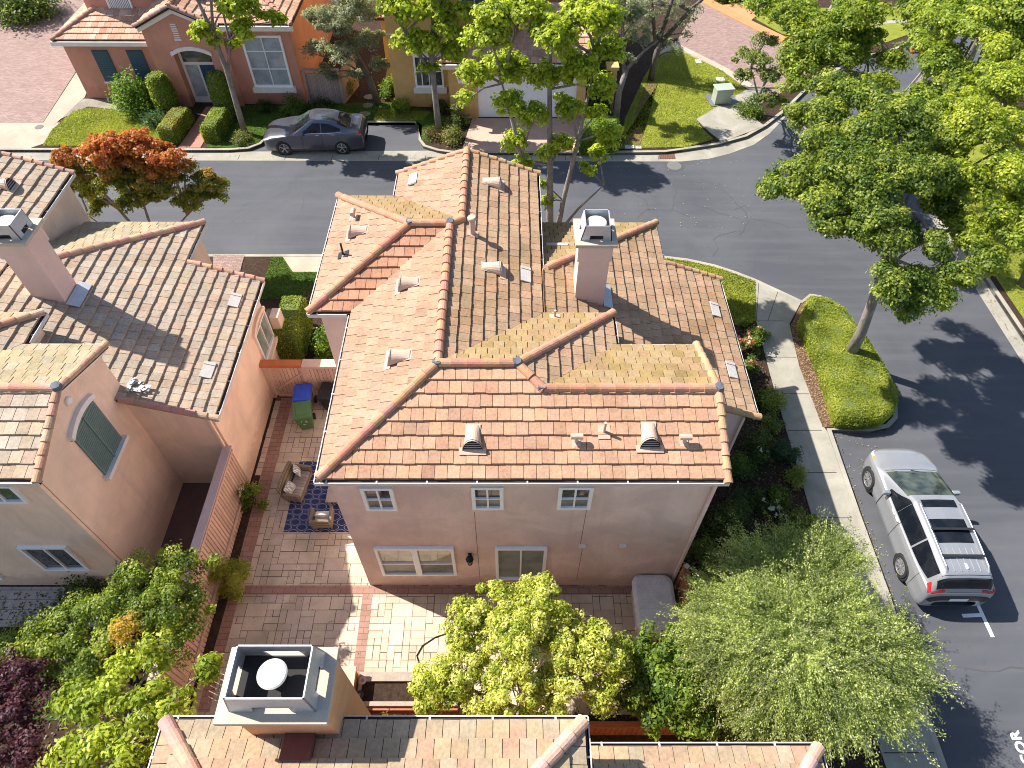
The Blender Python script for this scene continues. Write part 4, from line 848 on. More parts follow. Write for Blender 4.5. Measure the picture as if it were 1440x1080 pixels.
for a, b in (((-19.0, 35.86, gz-.18), (gx, 35.86, gz+.76)), ((gx, 35.86, gz+.76), (-14.85, 35.86, gz-.18))): t.hexa([(a[0], 35.84, a[2]-.16), (b[0], 35.84, b[2]-.16), (b[0], 35.925, b[2]-.16), (a[0], 35.925, a[2]-.16)], [(a[0], 35.84, a[2]+.06), (b[0], 35.84, b[2]+.06), (b[0], 35.925, b[2]+.06), (a[0], 35.925, a[2]+.06)])
t.box(-24.15, -18.86, 36.42, 36.56, 3.2, 3.42); t.box(-14.8, -11.1, 35.86, 36.0, gz-.27, gz-.03); t.build('fascia', M['trim'], ro)
def digits(txt, loc, size, parent, mat, rotx=PI/2):
    cu = bpy.data.curves.new('digits', 'FONT'); cu.body = txt; cu.size = size; cu.extrude = .004; o = bpy.data.objects.new('digits', cu); COL.objects.link(o)
    dg = bpy.context.evaluated_depsgraph_get(); me = bpy.data.meshes.new_from_object(o.evaluated_get(dg)); bpy.data.objects.remove(o)
    me.transform(Matrix.Translation(loc) @ Matrix.Rotation(rotx, 4, 'X')); me.materials.clear(); me.materials.append(mat)
    n = bpy.data.objects.new('digits', me); link(n, parent); return n
d = MB(); d.box(dx0+.02, dx1-.02, 36.4, 36.497, .13, dz+.24); do = d.build('door_frame', M['trim'], hc)
d = MB(); d.box(-16.72, -15.86, 36.36, 36.399, .16, 2.25)
for z0_, z1_ in ((.35, 1.0), (1.15, 2.1)): d.box(-16.6, -16.32, 36.345, 36.36, z0_, z1_); d.box(-16.22, -15.97, 36.345, 36.36, z0_, z1_)
dd = d.build('front_door', M['door_blue'], hc); k = MB(); k.lathe((-16.62, 36.33, 1.1), [(.035, -.03), (.035, .03)], 10); k.build('handle', M['metal'], dd)
g = MB(); g.box(-17.5, -16.86, 36.37, 36.399, .5, 2.25); g.build('sidelight', M['glass_sky'], do); g = MB(); g.box(-17.5, -15.86, 36.37, 36.399, 2.42, 2.98); g.build('transom', M['glass'], do)
q_ = WY(263.5, 71.5, 36.36)
digits('298', (q_[0], 36.365, q_[2]), .24, do, M['white']).name = 'house_number'
v = MB(); v.box(-17.3, -16.95, 35.88, 35.95, 3.75, 3.84)
for j in range(7): v.box(-17.27, -16.98, 35.895, 35.94, 3.86+j*.11, 3.92+j*.11)
v.build('gable_vent', M['trim'], hc)
window(hc, (-14.0, 36.22, 1.15), (1, 0, 0), 2.1, 2.75, (0, -1, 0), cols=(.5,), rails=(.36, .70), fr=.11, mats=(M['white'], M['glass_sky']), sill=(.12, .3, .16))
for a in (-22.4, -20.55):
    s = MB(); s.box(a, a+.85, 36.74, 36.81, 1.15, 2.85)
    for j in range(14): s.box(a+.06, a+.79, 36.725, 36.745, 1.22+j*.115, 1.29+j*.115)
    s.build('shutter', M['shutter_blue'], hc); s = MB(); s.box(a-.05, a+.9, 36.7, 36.81, 1.05, 1.149); s.build('window_sill', M['trim'], hc)
p, q = WY(150, 19, 38.2), WY(192, 20, 38.2)
s = MB(); s.box(p[0], q[0], 37.98, 38.44, p[2]-.2, p[2]+.02); s.build('window_sill', M['trim'], hc, bevel=.03)
window(hc, (p[0]+.15, 38.45, p[2]+.05), (1, 0, 0), q[0]-p[0]-.3, 1.9, (0, -1, 0), cols=[j/14 for j in range(1, 14)], rails=(.5,), fr=.06, mats=(M['white'], M['glass']))
# ochre house with garage
hy = empty('house', (0, 38, .12), 'ochre stucco house with a pale garage door behind the bright green trees', 'house')
tm, dk = MB(), MB(); ez = 3.3
roof_plane(tm, dk, [[(-3.6, 34.4), (4.3, 34.4), (4.3, 36.9), (-1.1, 36.9)], [(-.3, 36.9), (4.3, 36.9), (4.3, 37.9), (-.3, 37.9)]], 'S', 34.4, pal_far, ez, .42, .33, .36, 11); roof_plane(tm, dk, [[(-3.6, 34.4), (-1.1, 36.9), (-3.6, 36.9)]], 'W', -3.6, pal_far, ez, .42, .33, .36, 12)
rx, rzz = WY(527, 29, 38.0)[0], WY(527, 29, 38.0)[2]
roof_plane(tm, dk, [[(rx, 38), (-6.4, 38), (-6.4, 40), (rx+2, 40)]] if rx+2 < -6.4 else [[(rx, 38), (-6.4, 38), (-6.4, 38-6.4-rx)]], 'S', 38, pal_far, rzz+.1, .42, .33, .36, 13); roof_plane(tm, dk, [[(rx, 38), (rx+1.2, 39.2), (rx+1.2, 44), (rx, 44)]], 'W', rx, pal_far, rzz+.1, .42, .33, .36, 14)
roof_plane(tm, dk, [[(4.3, 37.9), (-.3, 37.9), (-.3, 41.3), (4.3, 41.3)]], 'N', 41.4, pal_far, ez, .42, .33, .36, 18)
roof_plane(tm, dk, [[(-6.7, 35.5), (-.2, 35.5), (-3.45, 38.75)]], 'S', 35.5, pal_far, 8.0, .42, .33, .36, 15); roof_plane(tm, dk, [[(-.2, 35.5), (-.2, 47), (-3.45, 47), (-3.45, 38.75)]], 'E', -.2, pal_far, 8.0, .42, .33, .36, 16); roof_plane(tm, dk, [[(-6.7, 35.5), (-3.45, 38.75), (-3.45, 47), (-6.7, 47)]], 'W', -6.7, pal_far, 8.0, .42, .33, .36, 17)
roof_plane(tm, dk, [[(-.2, 41.2), (4.4, 41.2), (2.1, 43.5), (-.2, 43.5)]], 'S', 41.2, pal_far, 7.4, .42, .33, .36, 19); roof_plane(tm, dk, [[(4.4, 41.2), (4.4, 47), (2.1, 47), (2.1, 43.5)]], 'E', 4.4, pal_far, 7.4, .42, .33, .36, 20)
ro = tm.build('roof', M['tile'], hy); dk.build('roof_deck', M['felt'], ro)
cm = MB(); caps(cm, (-3.55, 34.45, ez), (-1.1, 36.9, ez+1.05), CF, r=.12); caps(cm, (rx+.05, 38.05, rzz+.1), (rx+1.2, 39.2, rzz+.6), CF, r=.12); caps(cm, (-.2, 35.5, 8.0), (-3.45, 38.75, 9.36), CF); caps(cm, (-6.7, 35.5, 8.0), (-3.45, 38.75, 9.36), CF); cm.build_split('ridge_tiles', M['cap'], ro)
w = MB(); w.box(-3.25, -1.75, 34.78, 36.9, .1, 3.18); w.box(3.5, 3.98, 34.78, 36.9, .1, 3.18); w.box(-1.75, 3.5, 34.781, 36.9, 2.45, 3.179); w.box(-6.38, -3.251, 35.96, 46, .1, 7.9); w.box(-3.25, -.5, 36.9, 46, .1, 7.9); w.box(-.499, 4.0, 36.9, 41.5, .1, 3.25); w.hexa([(3.4, 36.9, 3.25), (3.4, 37.9, 4.6), (3.4, 41.3, 3.25)], [(4.0, 36.9, 3.25), (4.0, 37.9, 4.6), (4.0, 41.3, 3.25)]); w.box(-.499, 4.1, 41.501, 46, .1, 7.3); w.box(rx+.25, -6.381, 38.25, 46, .1, rzz); w.build('wall', M['w_yellow'], hy)
t = MB(); t.box(-3.65, 4.35, 34.3, 34.44, ez-.25, ez-.03); t.box(-6.39, -3.25, 35.93, 35.958, 4.05, 4.1); t.build('fascia', M['trim'], ro)
g = MB(); g.box(-1.75, 3.5, 34.9, 34.96, .13, 2.45)
for j in range(4): g.box(-1.75, 3.5, 34.895, 34.9, .13+j*.58, .15+j*.58)
for i in range(8):
    for j in range(4): g.box(-1.62+i*.65, -1.15+i*.65, 34.885, 34.9, .22+j*.58, .62+j*.58)
g.build('garage_door', M['white'], hy)
x0, x1, z0, z1 = wy_rect((580, 77), (625, 122), 35.96)
window(hy, (x0, 35.96, z0), (1, 0, 0), x1-x0, z1-z0, (0, -1, 0), cols=(.25, .5), rails=(.5,), fr=.1, mats=(M['white'], M['glass']), sill=(.12, .3, .16))
k = MB(); n = 10
for j in range(n):
    f0, f1 = j/n, (j+1)/n; X = lambda f: x0-.15+(x1-x0+.3)*f; Zz = lambda f: z1+.02+.2*(1-(2*f-1)**2)
    k.hexa([(X(f0), 35.86, z1), (X(f1), 35.86, z1), (X(f1), 35.97, z1), (X(f0), 35.97, z1)], [(X(f0), 35.86, Zz(f0)), (X(f1), 35.86, Zz(f1)), (X(f1), 35.97, Zz(f1)), (X(f0), 35.97, Zz(f0))])
k.build('window_arch', M['trim'], hy)
for a, z in ((-2.6, 5.0),): window(hy, (a, 36.9, z), (1, 0, 0), 1.5, 1.6, (0, -1, 0), cols=(.5,), fr=.1, mats=(M['white'], M['glass']), sill=(.1, .2, .15))
x, z = WY(649, 114, 34.78)[0], WY(649, 114, 34.78)[2]; k = MB(); k.box(x-.2, x+.2, 34.72, 34.79, z-.11, z+.11)
pl = k.build('number_plate', M['white'], hy, bevel=.02)
x, z = WY(597, 58, 35.96)[0], WY(597, 58, 35.96)[2]; k = MB(); k.lathe((x, 35.93, z), [(.16, -.2), (.2, 0), (.16, .2)], 14, sy=.5); k.build('wall_ornament', M['trim'], hy)
k = MB(); p = WY(861, 96, 35.4); k.box(p[0]-.25, p[0]+.25, 35.2, 35.7, .1, p[2]); k.box(p[0]-.33, p[0]+.33, 35.12, 35.78, p[2]+.001, p[2]+.18)
tag(k.build('gate_pillar', M['w_yellow'], bevel=.015), 'small ochre pillar with a square cap next to the garage hedge', 'pillar')
# ================================================================== FENCES AND WALLS
def boards(mb, a, b, z0, z1, w=.14, gap=.012, th=.03, m=0, top=None):
    a, b = Vector((*a, 0)), Vector((*b, 0)); d = b-a; L = d.length; t = d.normalized(); s = Vector((-t.y, t.x, 0)); n = int(L/w); r = random.Random(int(L*100))
    for k in range(n):
        c = r.uniform(.85, 1.1); h = z1 if top is None else top(k/n)
        mb.obox(a+t*(k*L/n)-s*th/2+Vector((0, 0, z0)), t*(L/n-gap), s*th, Vector((0, 0, h-z0)), m, (c, c, c))
M['board_pink'] = plain('fence_board', (.66, .44, .33), .75, 0, .15, 5, .2, attr=True); M['board_grey'] = plain('weathered_board', (.36, .26, .23), .85, 0, .2, 6, .3, attr=True); M['board_red'] = plain('redwood_board', (.36, .14, .065), .7, 0, .2, 6, .3, attr=True)
fx = empty('fence', (-8.68, 9.3, .12), 'tall salmon board fence with a flat cap between the dark courtyard and the patio', 'fence')
b = MB(); boards(b, (-8.70, 11.7), (-8.74, 4.2), .13, 2.42, .135, .036, .04); b.build('board_panel', M['board_pink'], fx)
b = MB(); b.obox((-8.84, 11.75, 2.42), (-.04, -7.6, 0), (.26, 0, 0), (0, 0, .045)); b.build('cap_rail', M['fence_cap'], fx)
b = MB(); b.obox((-8.66, 11.75, .5), (-.04, -7.6, 0), (.045, 0, 0), (0, 0, .09)); b.obox((-8.66, 11.75, 2.2), (-.04, -7.6, 0), (.045, 0, 0), (0, 0, .09)); b.build('rail', M['fence_pink'], fx)
for y in (11.6, 9.4, 7.2, 5.0): b = MB(); b.box(-8.86, -8.765, y-.05, y+.05, .1, 2.415); b.build('post', M['fence_pink'], fx)
gt = empty('gate', (-7.6, 15.5, .12), 'salmon board gate and panel with an orange top beam behind the wheelie bins', 'gate')
b = MB(); boards(b, (-8.55, 15.5), (-5.45, 15.5), .2, 1.86, .13, .025); b.build('board_panel', M['board_pink'], gt)
b = MB(); b.box(-8.72, -7.28, 15.36, 15.64, 1.9, 2.02); b.build('top_beam', plain('orange_beam', (.50, .15, .045), .55, 0, .2, 5), gt)
b = MB(); b.box(-7.26, -5.4, 15.32, 15.68, 1.9, 2.0); b.build('cap_rail', M['fence_pink'], gt)
b = MB(); b.box(-8.5, -7.4, 15.44, 15.48, .18, .3); b.obox((-8.5, 15.43, .5), (1.15, 0, .95), (0, .045, 0), (0, 0, .1)); b.build('brace', M['fence_pink'], gt)
for x in (-8.66, -7.3): b = MB(); b.box(x-.06, x+.06, 15.42, 15.58, .1, 1.9); b.build('post', M['fence_pink'], gt)
fg = empty('fence', (-10.5, 36.4, .12), 'weathered grey board fence panel beside the coral house', 'fence')
p0, p1 = WY(437, 144, 36.3), WY(484, 144, 36.3); zt2 = WY(424, 97, 36.3)[2]
b = MB(); boards(b, (p0[0], 36.3), (p1[0], 36.3), .13, zt2-.3, .13); b.build('board_panel', M['board_grey'], fg)
b = MB(); b.box(p0[0]-.05, p1[0]+.05, 36.22, 36.38, zt2-.08, zt2); b.box(p0[0], p1[0], 36.27, 36.33, zt2-.32, zt2-.24); b.box(p0[0], p1[0], 36.28, 36.32, .2, .32); b.build('rail', M['fence_grey'], fg)
for x in (p0[0], p1[0]): b = MB(); b.box(x-.06, x+.06, 36.2, 36.26, .1, zt2-.085); b.build('post', M['fence_grey'], fg)
b = MB(); boards(b, (p1[0]+.05, 36.3), (p1[0]+.55, 38.3), .13, zt2-.1, .13); b.build('return_panel', M['board_grey'], fg)
# redwood screen beside the covered tub
fr = empty('fence', (5.0, 7.6, .12), 'dark redwood screen fence with a grey post cap between the patio and the roadside planting', 'fence')
b = MB(); boards(b, (4.93, 8.0), (5.05, 5.4), .13, 1.75, .13); b.build('board_panel', M['board_red'], fr); b = MB(); b.obox((4.85, 8.1, 1.76), (.12, -2.7, 0), (.17, 0, 0), (0, 0, .05)); b.build('cap_rail', M['redwood'], fr)
for y in (8.05, 6.2): b = MB(); b.box(4.87, 5.0, y-.07, y+.07, .1, 1.95); p = b.build('post', M['redwood'], fr); b = MB(); b.lathe((4.935, y, 1.951), [(.09, 0), (.09, .03), (.03, .08)], 4); b.build('post_cap', M['metal'], p)
fb = empty('fence', (-1, 4.3, .12), 'low redwood boundary fence behind the yellow green tree near the bottom roof', 'fence')
b = MB(); boards(b, (-4.0, 4.15), (5.0, 4.15), .13, 1.2, .14); b.build('board_panel', M['board_red'], fb); b = MB(); b.box(-4.0, 5.0, 4.08, 4.22, 1.201, 1.25); b.build('cap_rail', M['redwood'], fb)
# ================================================================== PATIO THINGS
LOCAL[0] = True
def bin_(lidc, bodyc, loc, rotz, label, body_m=None):
    t = empty('wheelie_bin', loc, label, 'wheelie bin', 'wheelie bins by the gate'); t.rotation_euler = (0, 0, rotz)
    k = MB()
    def ring(z, w, d, y=0): return [(-w, -d+y, z), (w, -d+y, z), (w, d+y, z), (-w, d+y, z)]
    k.hexa(ring(.06, .21, .22), ring(.86, .28, .33, -.03)); k.hexa(ring(.861, .31, .36, -.03), ring(.93, .31, .36, -.03))
    for s in (-.13, .13): k.box(s-.02, s+.02, -.345, -.33, .45, .8)
    k.build('body', bodyc, t, bevel=.02)
    l = MB(); l.hexa(ring(.931, .32, .38, -.04), ring(.985, .30, .35, -.04)); l.hexa(ring(.986, .22, .25, -.05), ring(1.005, .2, .23, -.05)); l.tube([(-.28, .36, .93), (.28, .36, .93)], .022, 8); ld = l.build('lid', lidc, t, bevel=.015)
    for s in (-.26, .26): w = MB(); w.lathe((s, .26, .12), [(.12, -.035), (.12, .035)], 18, axis=(1, 0, 0)); w.lathe((s, .26, .12), [(.05, -.04), (.05, .04)], 12, 0, axis=(1, 0, 0)); w.build('wheel', M['rubber'], t)
    return t
pb = lambda n, c: plain(n, c, .45, 0, .1, 5)
MBIN = {'blue': pb('blue_plastic', (.03, .085, .52)), 'green': pb('green_plastic', (.075, .17, .055)), 'black': pb('black_plastic', (.018, .018, .02)), 'grey': pb('tan_plastic', (.20, .17, .13))}
bg = G(428, 592, .14); bin_(MBIN['blue'], MBIN['grey'], (-7.35, 14.95, .14), R(4), 'wheelie bin with a bright blue lid in front of the gate')
gb = bin_(MBIN['green'], MBIN['green'], (-7.22, 14.18, .14), R(14), 'all green wheelie bin with a pale emblem on its front')
k = MB(); 
for a in range(3): g = 2*PI*a/3; k.obox((.09*math.cos(g)-.03, -.325, .62+.09*math.sin(g)-.03), (.1*math.cos(g+1.9), 0, .1*math.sin(g+1.9)), (.04*math.cos(g), 0, .04*math.sin(g)), (0, -.012, 0))
k.build('emblem', M['capwhite'], gb)
bin_(MBIN['black'], MBIN['black'], (-6.45, 15.0, .14), R(-6), 'black wheelie bin half hidden by the roof gutter')
# wicker settee, armchair, rug, low table
M['wicker'] = brick_mat('wicker', (.27, .215, .15), (.34, .275, .195), (.12, .09, .065), .05, .03, .006); M['cush_g'] = brick_mat('striped_cushion', (.27, .22, .19), (.40, .34, .30), (.20, .17, .15), 2.0, .12, .01, rot=PI/2); M['pillow'] = brick_mat('patterned_pillow', (.62, .60, .55), (.70, .68, .62), (.25, .27, .28), .07, .06, .012, rot=.6); M['cush_w'] = plain('pale_cushion', (.68, .64, .55), .9, 0, .1, 4, .2)
def settee(w, d, loc, rotz, label, name, cat, cm, pillows):
    t = empty(name, loc, label, cat); t.rotation_euler = (0, 0, rotz)
    k = MB(); k.box(-w/2, w/2, -d/2, d/2, .16, .30); o = k.build('seat_base', M['wicker'], t, bevel=.015)
    for s in (-1, 1): k = MB(); k.box(s*w/2-.05, s*w/2+.05, -d/2-.02, d/2-.02, .30, .62); k.build('arm', M['wicker'], t, bevel=.03)
    k = MB(); n = 8
    for j in range(n):
        x0, x1 = -w/2+w*j/n, -w/2+w*(j+1)/n; h0, h1 = (.80+.07*math.sin(PI*q/n) for q in (j, j+1))
        k.hexa([(x0, d/2-.04, .3), (x1, d/2-.04, .3), (x1, d/2+.05, .3), (x0, d/2+.05, .3)], [(x0, d/2+.06, h0), (x1, d/2+.06, h1), (x1, d/2+.14, h1), (x0, d/2+.14, h0)])
    k.build('backrest', M['wicker'], t)
    for sx in (-1, 1):
        for sy in (-1, 1): k = MB(); k.tube([(sx*(w/2-.06), sy*(d/2-.06), 0), (sx*(w/2-.06), sy*(d/2-.06), .17)], .028, 8); k.build('leg', M['wicker'], t)
    k = MB(); k.box(-w/2+.06, w/2-.06, -d/2+.02, d/2-.08, .301, .42); k.build('seat_cushion', cm, t, bevel=.04)
    for (x, rz_, m) in pillows:
        k = MB(); n = 8; pts = []
        for i in range(n+1):
            for j in range(n+1): u, v = i/n*2-1, j/n*2-1; pts.append((u*.19*(1-.08*v*v), .08*(1-u*u)*(1-v*v)+.005, v*.19*(1-.08*u*u)))
        b2 = [(x_, -y_, z_) for x_, y_, z_ in pts]; N_ = n+1
        fs = [(i*N_+j, (i+1)*N_+j, (i+1)*N_+j+1, i*N_+j+1) for i in range(n) for j in range(n)]
        k.faces(pts, [f[::-1] for f in fs]); k.faces(b2, fs)
        p = k.build('pillow', m, None, smooth=True); p.location = tuple(Matrix.Translation(loc) @ Matrix.Rotation(rotz, 4, 'Z') @ Vector((x, d/2-.2, .64))); p.rotation_euler = (R(-28), rz_*.4, rotz+rz_)
        yield_p.append(p)
    return t
yield_p = []
settee(1.12, .56, (-6.98, 11.55, .156), R(90)-R(8), 'wicker two seat settee with a striped seat on the edge of the navy rug', 'settee', 'settee', M['cush_g'], [(.34, .35, M['pillow']), (-.34, -.2, M['pillow'])])
for p, l in zip(yield_p, ('grey and white patterned pillow at the far end of the wicker settee', 'grey and white patterned pillow at the near end of the wicker settee')): tag(p, l, 'pillow', 'pillows on the settee')
yield_p = []
settee(.60, .50, (-5.95, 10.3, .156), R(184), 'wicker armchair with a pale seat cushion at the near corner of the navy rug', 'armchair', 'armchair', M['cush_w'], [(0, 0, M['cush_w'])])
tag(yield_p[0], 'plain pale pillow leaning in the wicker armchair', 'pillow')
tb = empty('coffee_table', (-5.45, 11.15, .156), 'low wooden coffee table partly hidden under the eaves on the rug', 'table')
k = MB(); k.box(-.5, .5, -.3, .3, .36, .41); k.build('table_top', M['timber'], tb, bevel=.008)
for sx in (-.42, .42):
    for sy in (-.24, .24): k = MB(); k.box(sx-.03, sx+.03, sy-.03, sy+.03, 0, .36); k.build('leg', M['timber'], tb)
LOCAL[0] = False
m, nt, b = new_mat('rug'); co = coords(nt)
mp = N(nt, 'ShaderNodeMapping'); nt.links.new(co, mp.inputs[0]); sp = N(nt, 'ShaderNodeSeparateXYZ'); nt.links.new(mp.outputs[0], sp.inputs[0])
def mth(op, a, b_=None):
    n = N(nt, 'ShaderNodeMath', operation=op)
    for i, v in enumerate((a, b_)):
        if v is None: continue
        if isinstance(v, (int, float)): n.inputs[i].default_value = v
        else: nt.links.new(v, n.inputs[i])
    return n.outputs[0]
xs, ys = mth('MULTIPLY', sp.outputs[0], 12.5), mth('MULTIPLY', sp.outputs[1], 17.0)
val = mth('ABSOLUTE', mth('SUBTRACT', mth('ABSOLUTE', mth('ADD', mth('SINE', xs), mth('MULTIPLY', mth('COSINE', ys), 1.0))), .55))
nt.links.new(mixc(nt, ramp(nt, val, [(.07, 1), (.13, 0)]), (.022, .034, .11), (.52, .54, .58)), b.inputs['Base Color']); b.inputs['Roughness'].default_value = .95; M['rug'] = m
k = MB(); k.box(-7.22, -4.45, 10.0, 12.65, .141, .156); tag(k.build('rug', M['rug']), 'navy blue outdoor rug with a white lattice pattern under the wicker furniture', 'rug')
# covered tub
ht = empty('storage_tub', (4.2, 7.3, .14), 'large pale plastic tub with a panelled grey lid against the house wall', 'tub')
def rrect(x0, x1, y0, y1, r, n=5):
    o = []
    for cx, cy, a in ((x1-r, y1-r, 0), (x0+r, y1-r, 90), (x0+r, y0+r, 180), (x1-r, y0+r, 270)): o += [(cx+r*math.cos(R(a+90*j/n)), cy+r*math.sin(R(a+90*j/n))) for j in range(n+1)]
    return o
tx0, tx1, ty0, ty1 = 3.58, 4.66, 6.55, 8.2
o0 = rrect(tx0+.04, tx1-.04, ty0+.04, ty1-.02, .22); o1 = rrect(tx0-.02, tx1+.02, ty0-.02, ty1, .25)
k = MB(); k.hexa([(x, y, .14) for x, y in o0], [(x, y, .92) for x, y in o1]); k.build('body', plain('cream_plastic', (.66, .58, .49), .5, 0, .12, 4), ht)
k = MB(); o2 = rrect(tx0-.05, tx1+.05, ty0-.05, ty1+.02, .27); o3 = rrect(tx0+.05, tx1-.05, ty0+.05, ty1-.07, .2)
k.hexa([(x, y, .921) for x, y in o2], [(x, y, .97) for x, y in o2]); k.hexa([(x, y, .9701) for x, y in o2], [(x, y, 1.02) for x, y in o3])
for j in range(1, 5): y = ty0+(ty1-ty0)*j/5; k.box(tx0+.06, tx1-.06, y-.012, y+.012, 1.0195, 1.032)
k.build('lid', plain('grey_plastic_lid', (.66, .63, .60), .6, 0, .25, 3), ht)
# raised planter and ledge near the bottom chimney
pt = empty('planter', (-3.0, 5.2, .14), 'long raised planter with pale stone edging and dark soil beside the low wall', 'planter')
k = MB(); k.box(-4.1, -1.4, 5.36, 5.6, .1, .62); k.box(-4.1, -4.0, 4.86, 5.36, .1, .615); k.box(-4.1, -1.4, 4.74, 4.859, .1, .6); k.build('edging', M['timber'], pt, bevel=.01); k = MB(); k.box(-4.1, -1.4, 4.66, 4.735, .1, .5); k.build('front_board', M['redwood'], pt); k = MB(); k.box(-4.0, -1.4, 4.86, 5.359, .1, .52); k.build('soil', M['soil'], pt)
k = MB(); k.box(-4.75, -4.16, 3.9, 5.58, .1, .98); k.box(-4.79, -4.12, 3.9, 5.62, .981, 1.05, 1); tag(k.build('low_wall', [M['w_bottom'], M['chimcap']]), 'low stucco wall with a pale flat top beside the wide chimney', 'wall')
for p, c, l in ((G(510, 957, .6), (.62, .42, .36), 'small pink rosette potted at the planter corner'), (G(506, 977, .6), (.05, .05, .05), 'small dark pot in the planter below the pink rosette')):
    k = MB(); k.lathe(p, [(.06, -.12), (.1, -.02), (.11, .02), (.05, .03), (.04, .0)], 14); tag(k.build('plant_pot', plain('pot_glaze', c, .6)), l, 'pot')
hz = MB(); pth = [G(u, v, .16) for u, v in ((637, 888), (612, 896), (594, 908), (586, 922), (590, 935))]; hz.tube(pth, .018, 6); tag(hz.build('garden_hose', M['black']), 'dark garden hose curving across the sunlit patio', 'hose')
# utility cabinet on its pad
uc = empty('utility_cabinet', (11.7, 36.2, .15), 'pale green utility cabinet on a dark flat pad at the corner lawn', 'cabinet')
k = MB(); k.obox((11.2, 35.95, .12), (1.6, .25, 0), (-.2, 1.25, 0), (0, 0, .07)); k.build('pad', plain('dark_pad', (.13, .14, .17), .5), uc)
M['cab'] = plain('cabinet_green', (.36, .40, .33), .45, .1, .1, 4); k = MB(); k.obox((11.38, 36.1, .19), (.95, .15, 0), (-.09, .6, 0), (0, 0, .8)); k.build('body', M['cab'], uc, bevel=.02)
k = MB(); k.obox((11.34, 36.05, .991), (1.03, .16, 0), (-.11, .72, 0), (0, 0, .05)); k.build('lid', M['cab'], uc, bevel=.01); k = MB(); k.obox((12.2, 36.2, .55), (.12, .02, 0), (.003, -.02, 0), (0, 0, .16)); k.build('label_plate', M['white'], uc)
cx, cy, _ = G(1283, 73, .0); k = MB(); k.lathe((cx, cy, 0), [(.16, .03), (.04, .72)], 18); k.box(cx-.2, cx+.2, cy-.2, cy+.2, 0, .03, 1); k.lathe((cx, cy, 0), [(.118, .28), (.092, .42)], 18, 2)
tag(k.build('traffic_cone', [plain('orange_plastic', (.78, .11, .03), .5), M['rubber'], M['white']]), 'orange traffic cone in the road seen through a gap in the trees', 'cone')
# stepping stones at the olive tree, utility lids in the roadside bed
for i, (u, v) in enumerate(((517, 148), (513, 160), (519, 136))):
    x, y, _ = G(u, v, .15); k = MB(); k.prism([(x+.33*math.cos(a)*random.uniform(.85, 1.1), y+.28*math.sin(a)*random.uniform(.85, 1.1)) for a in np.linspace(0, 2*PI, 9)[:-1]], .1, .165)
    tag(k.build('stepping_stone', M['gravel'], bevel=.01), ('middle stepping stone of the shaded path beside the olive trunk', 'stepping stone next to the kerb behind the parked sedan', 'stepping stone deepest under the olive crown, beyond the other two')[i], 'stepping stone', 'stepping stones by the olive')
for i, (px, l) in enumerate((([(1162, 1029), (1183, 1028), (1185, 1045), (1168, 1047)], 'grey square utility cover in the dark bed by the pavement'), ([(1212, 1042), (1225, 1043), (1224, 1056), (1214, 1056)], 'smaller grey utility cover in the dark bed, closer to the pavement'))):
    k = MB(); k.prism(P2(px, .15), .1, .17); tag(k.build('utility_cover', M['grey_tile'], bevel=.02), l, 'utility cover')
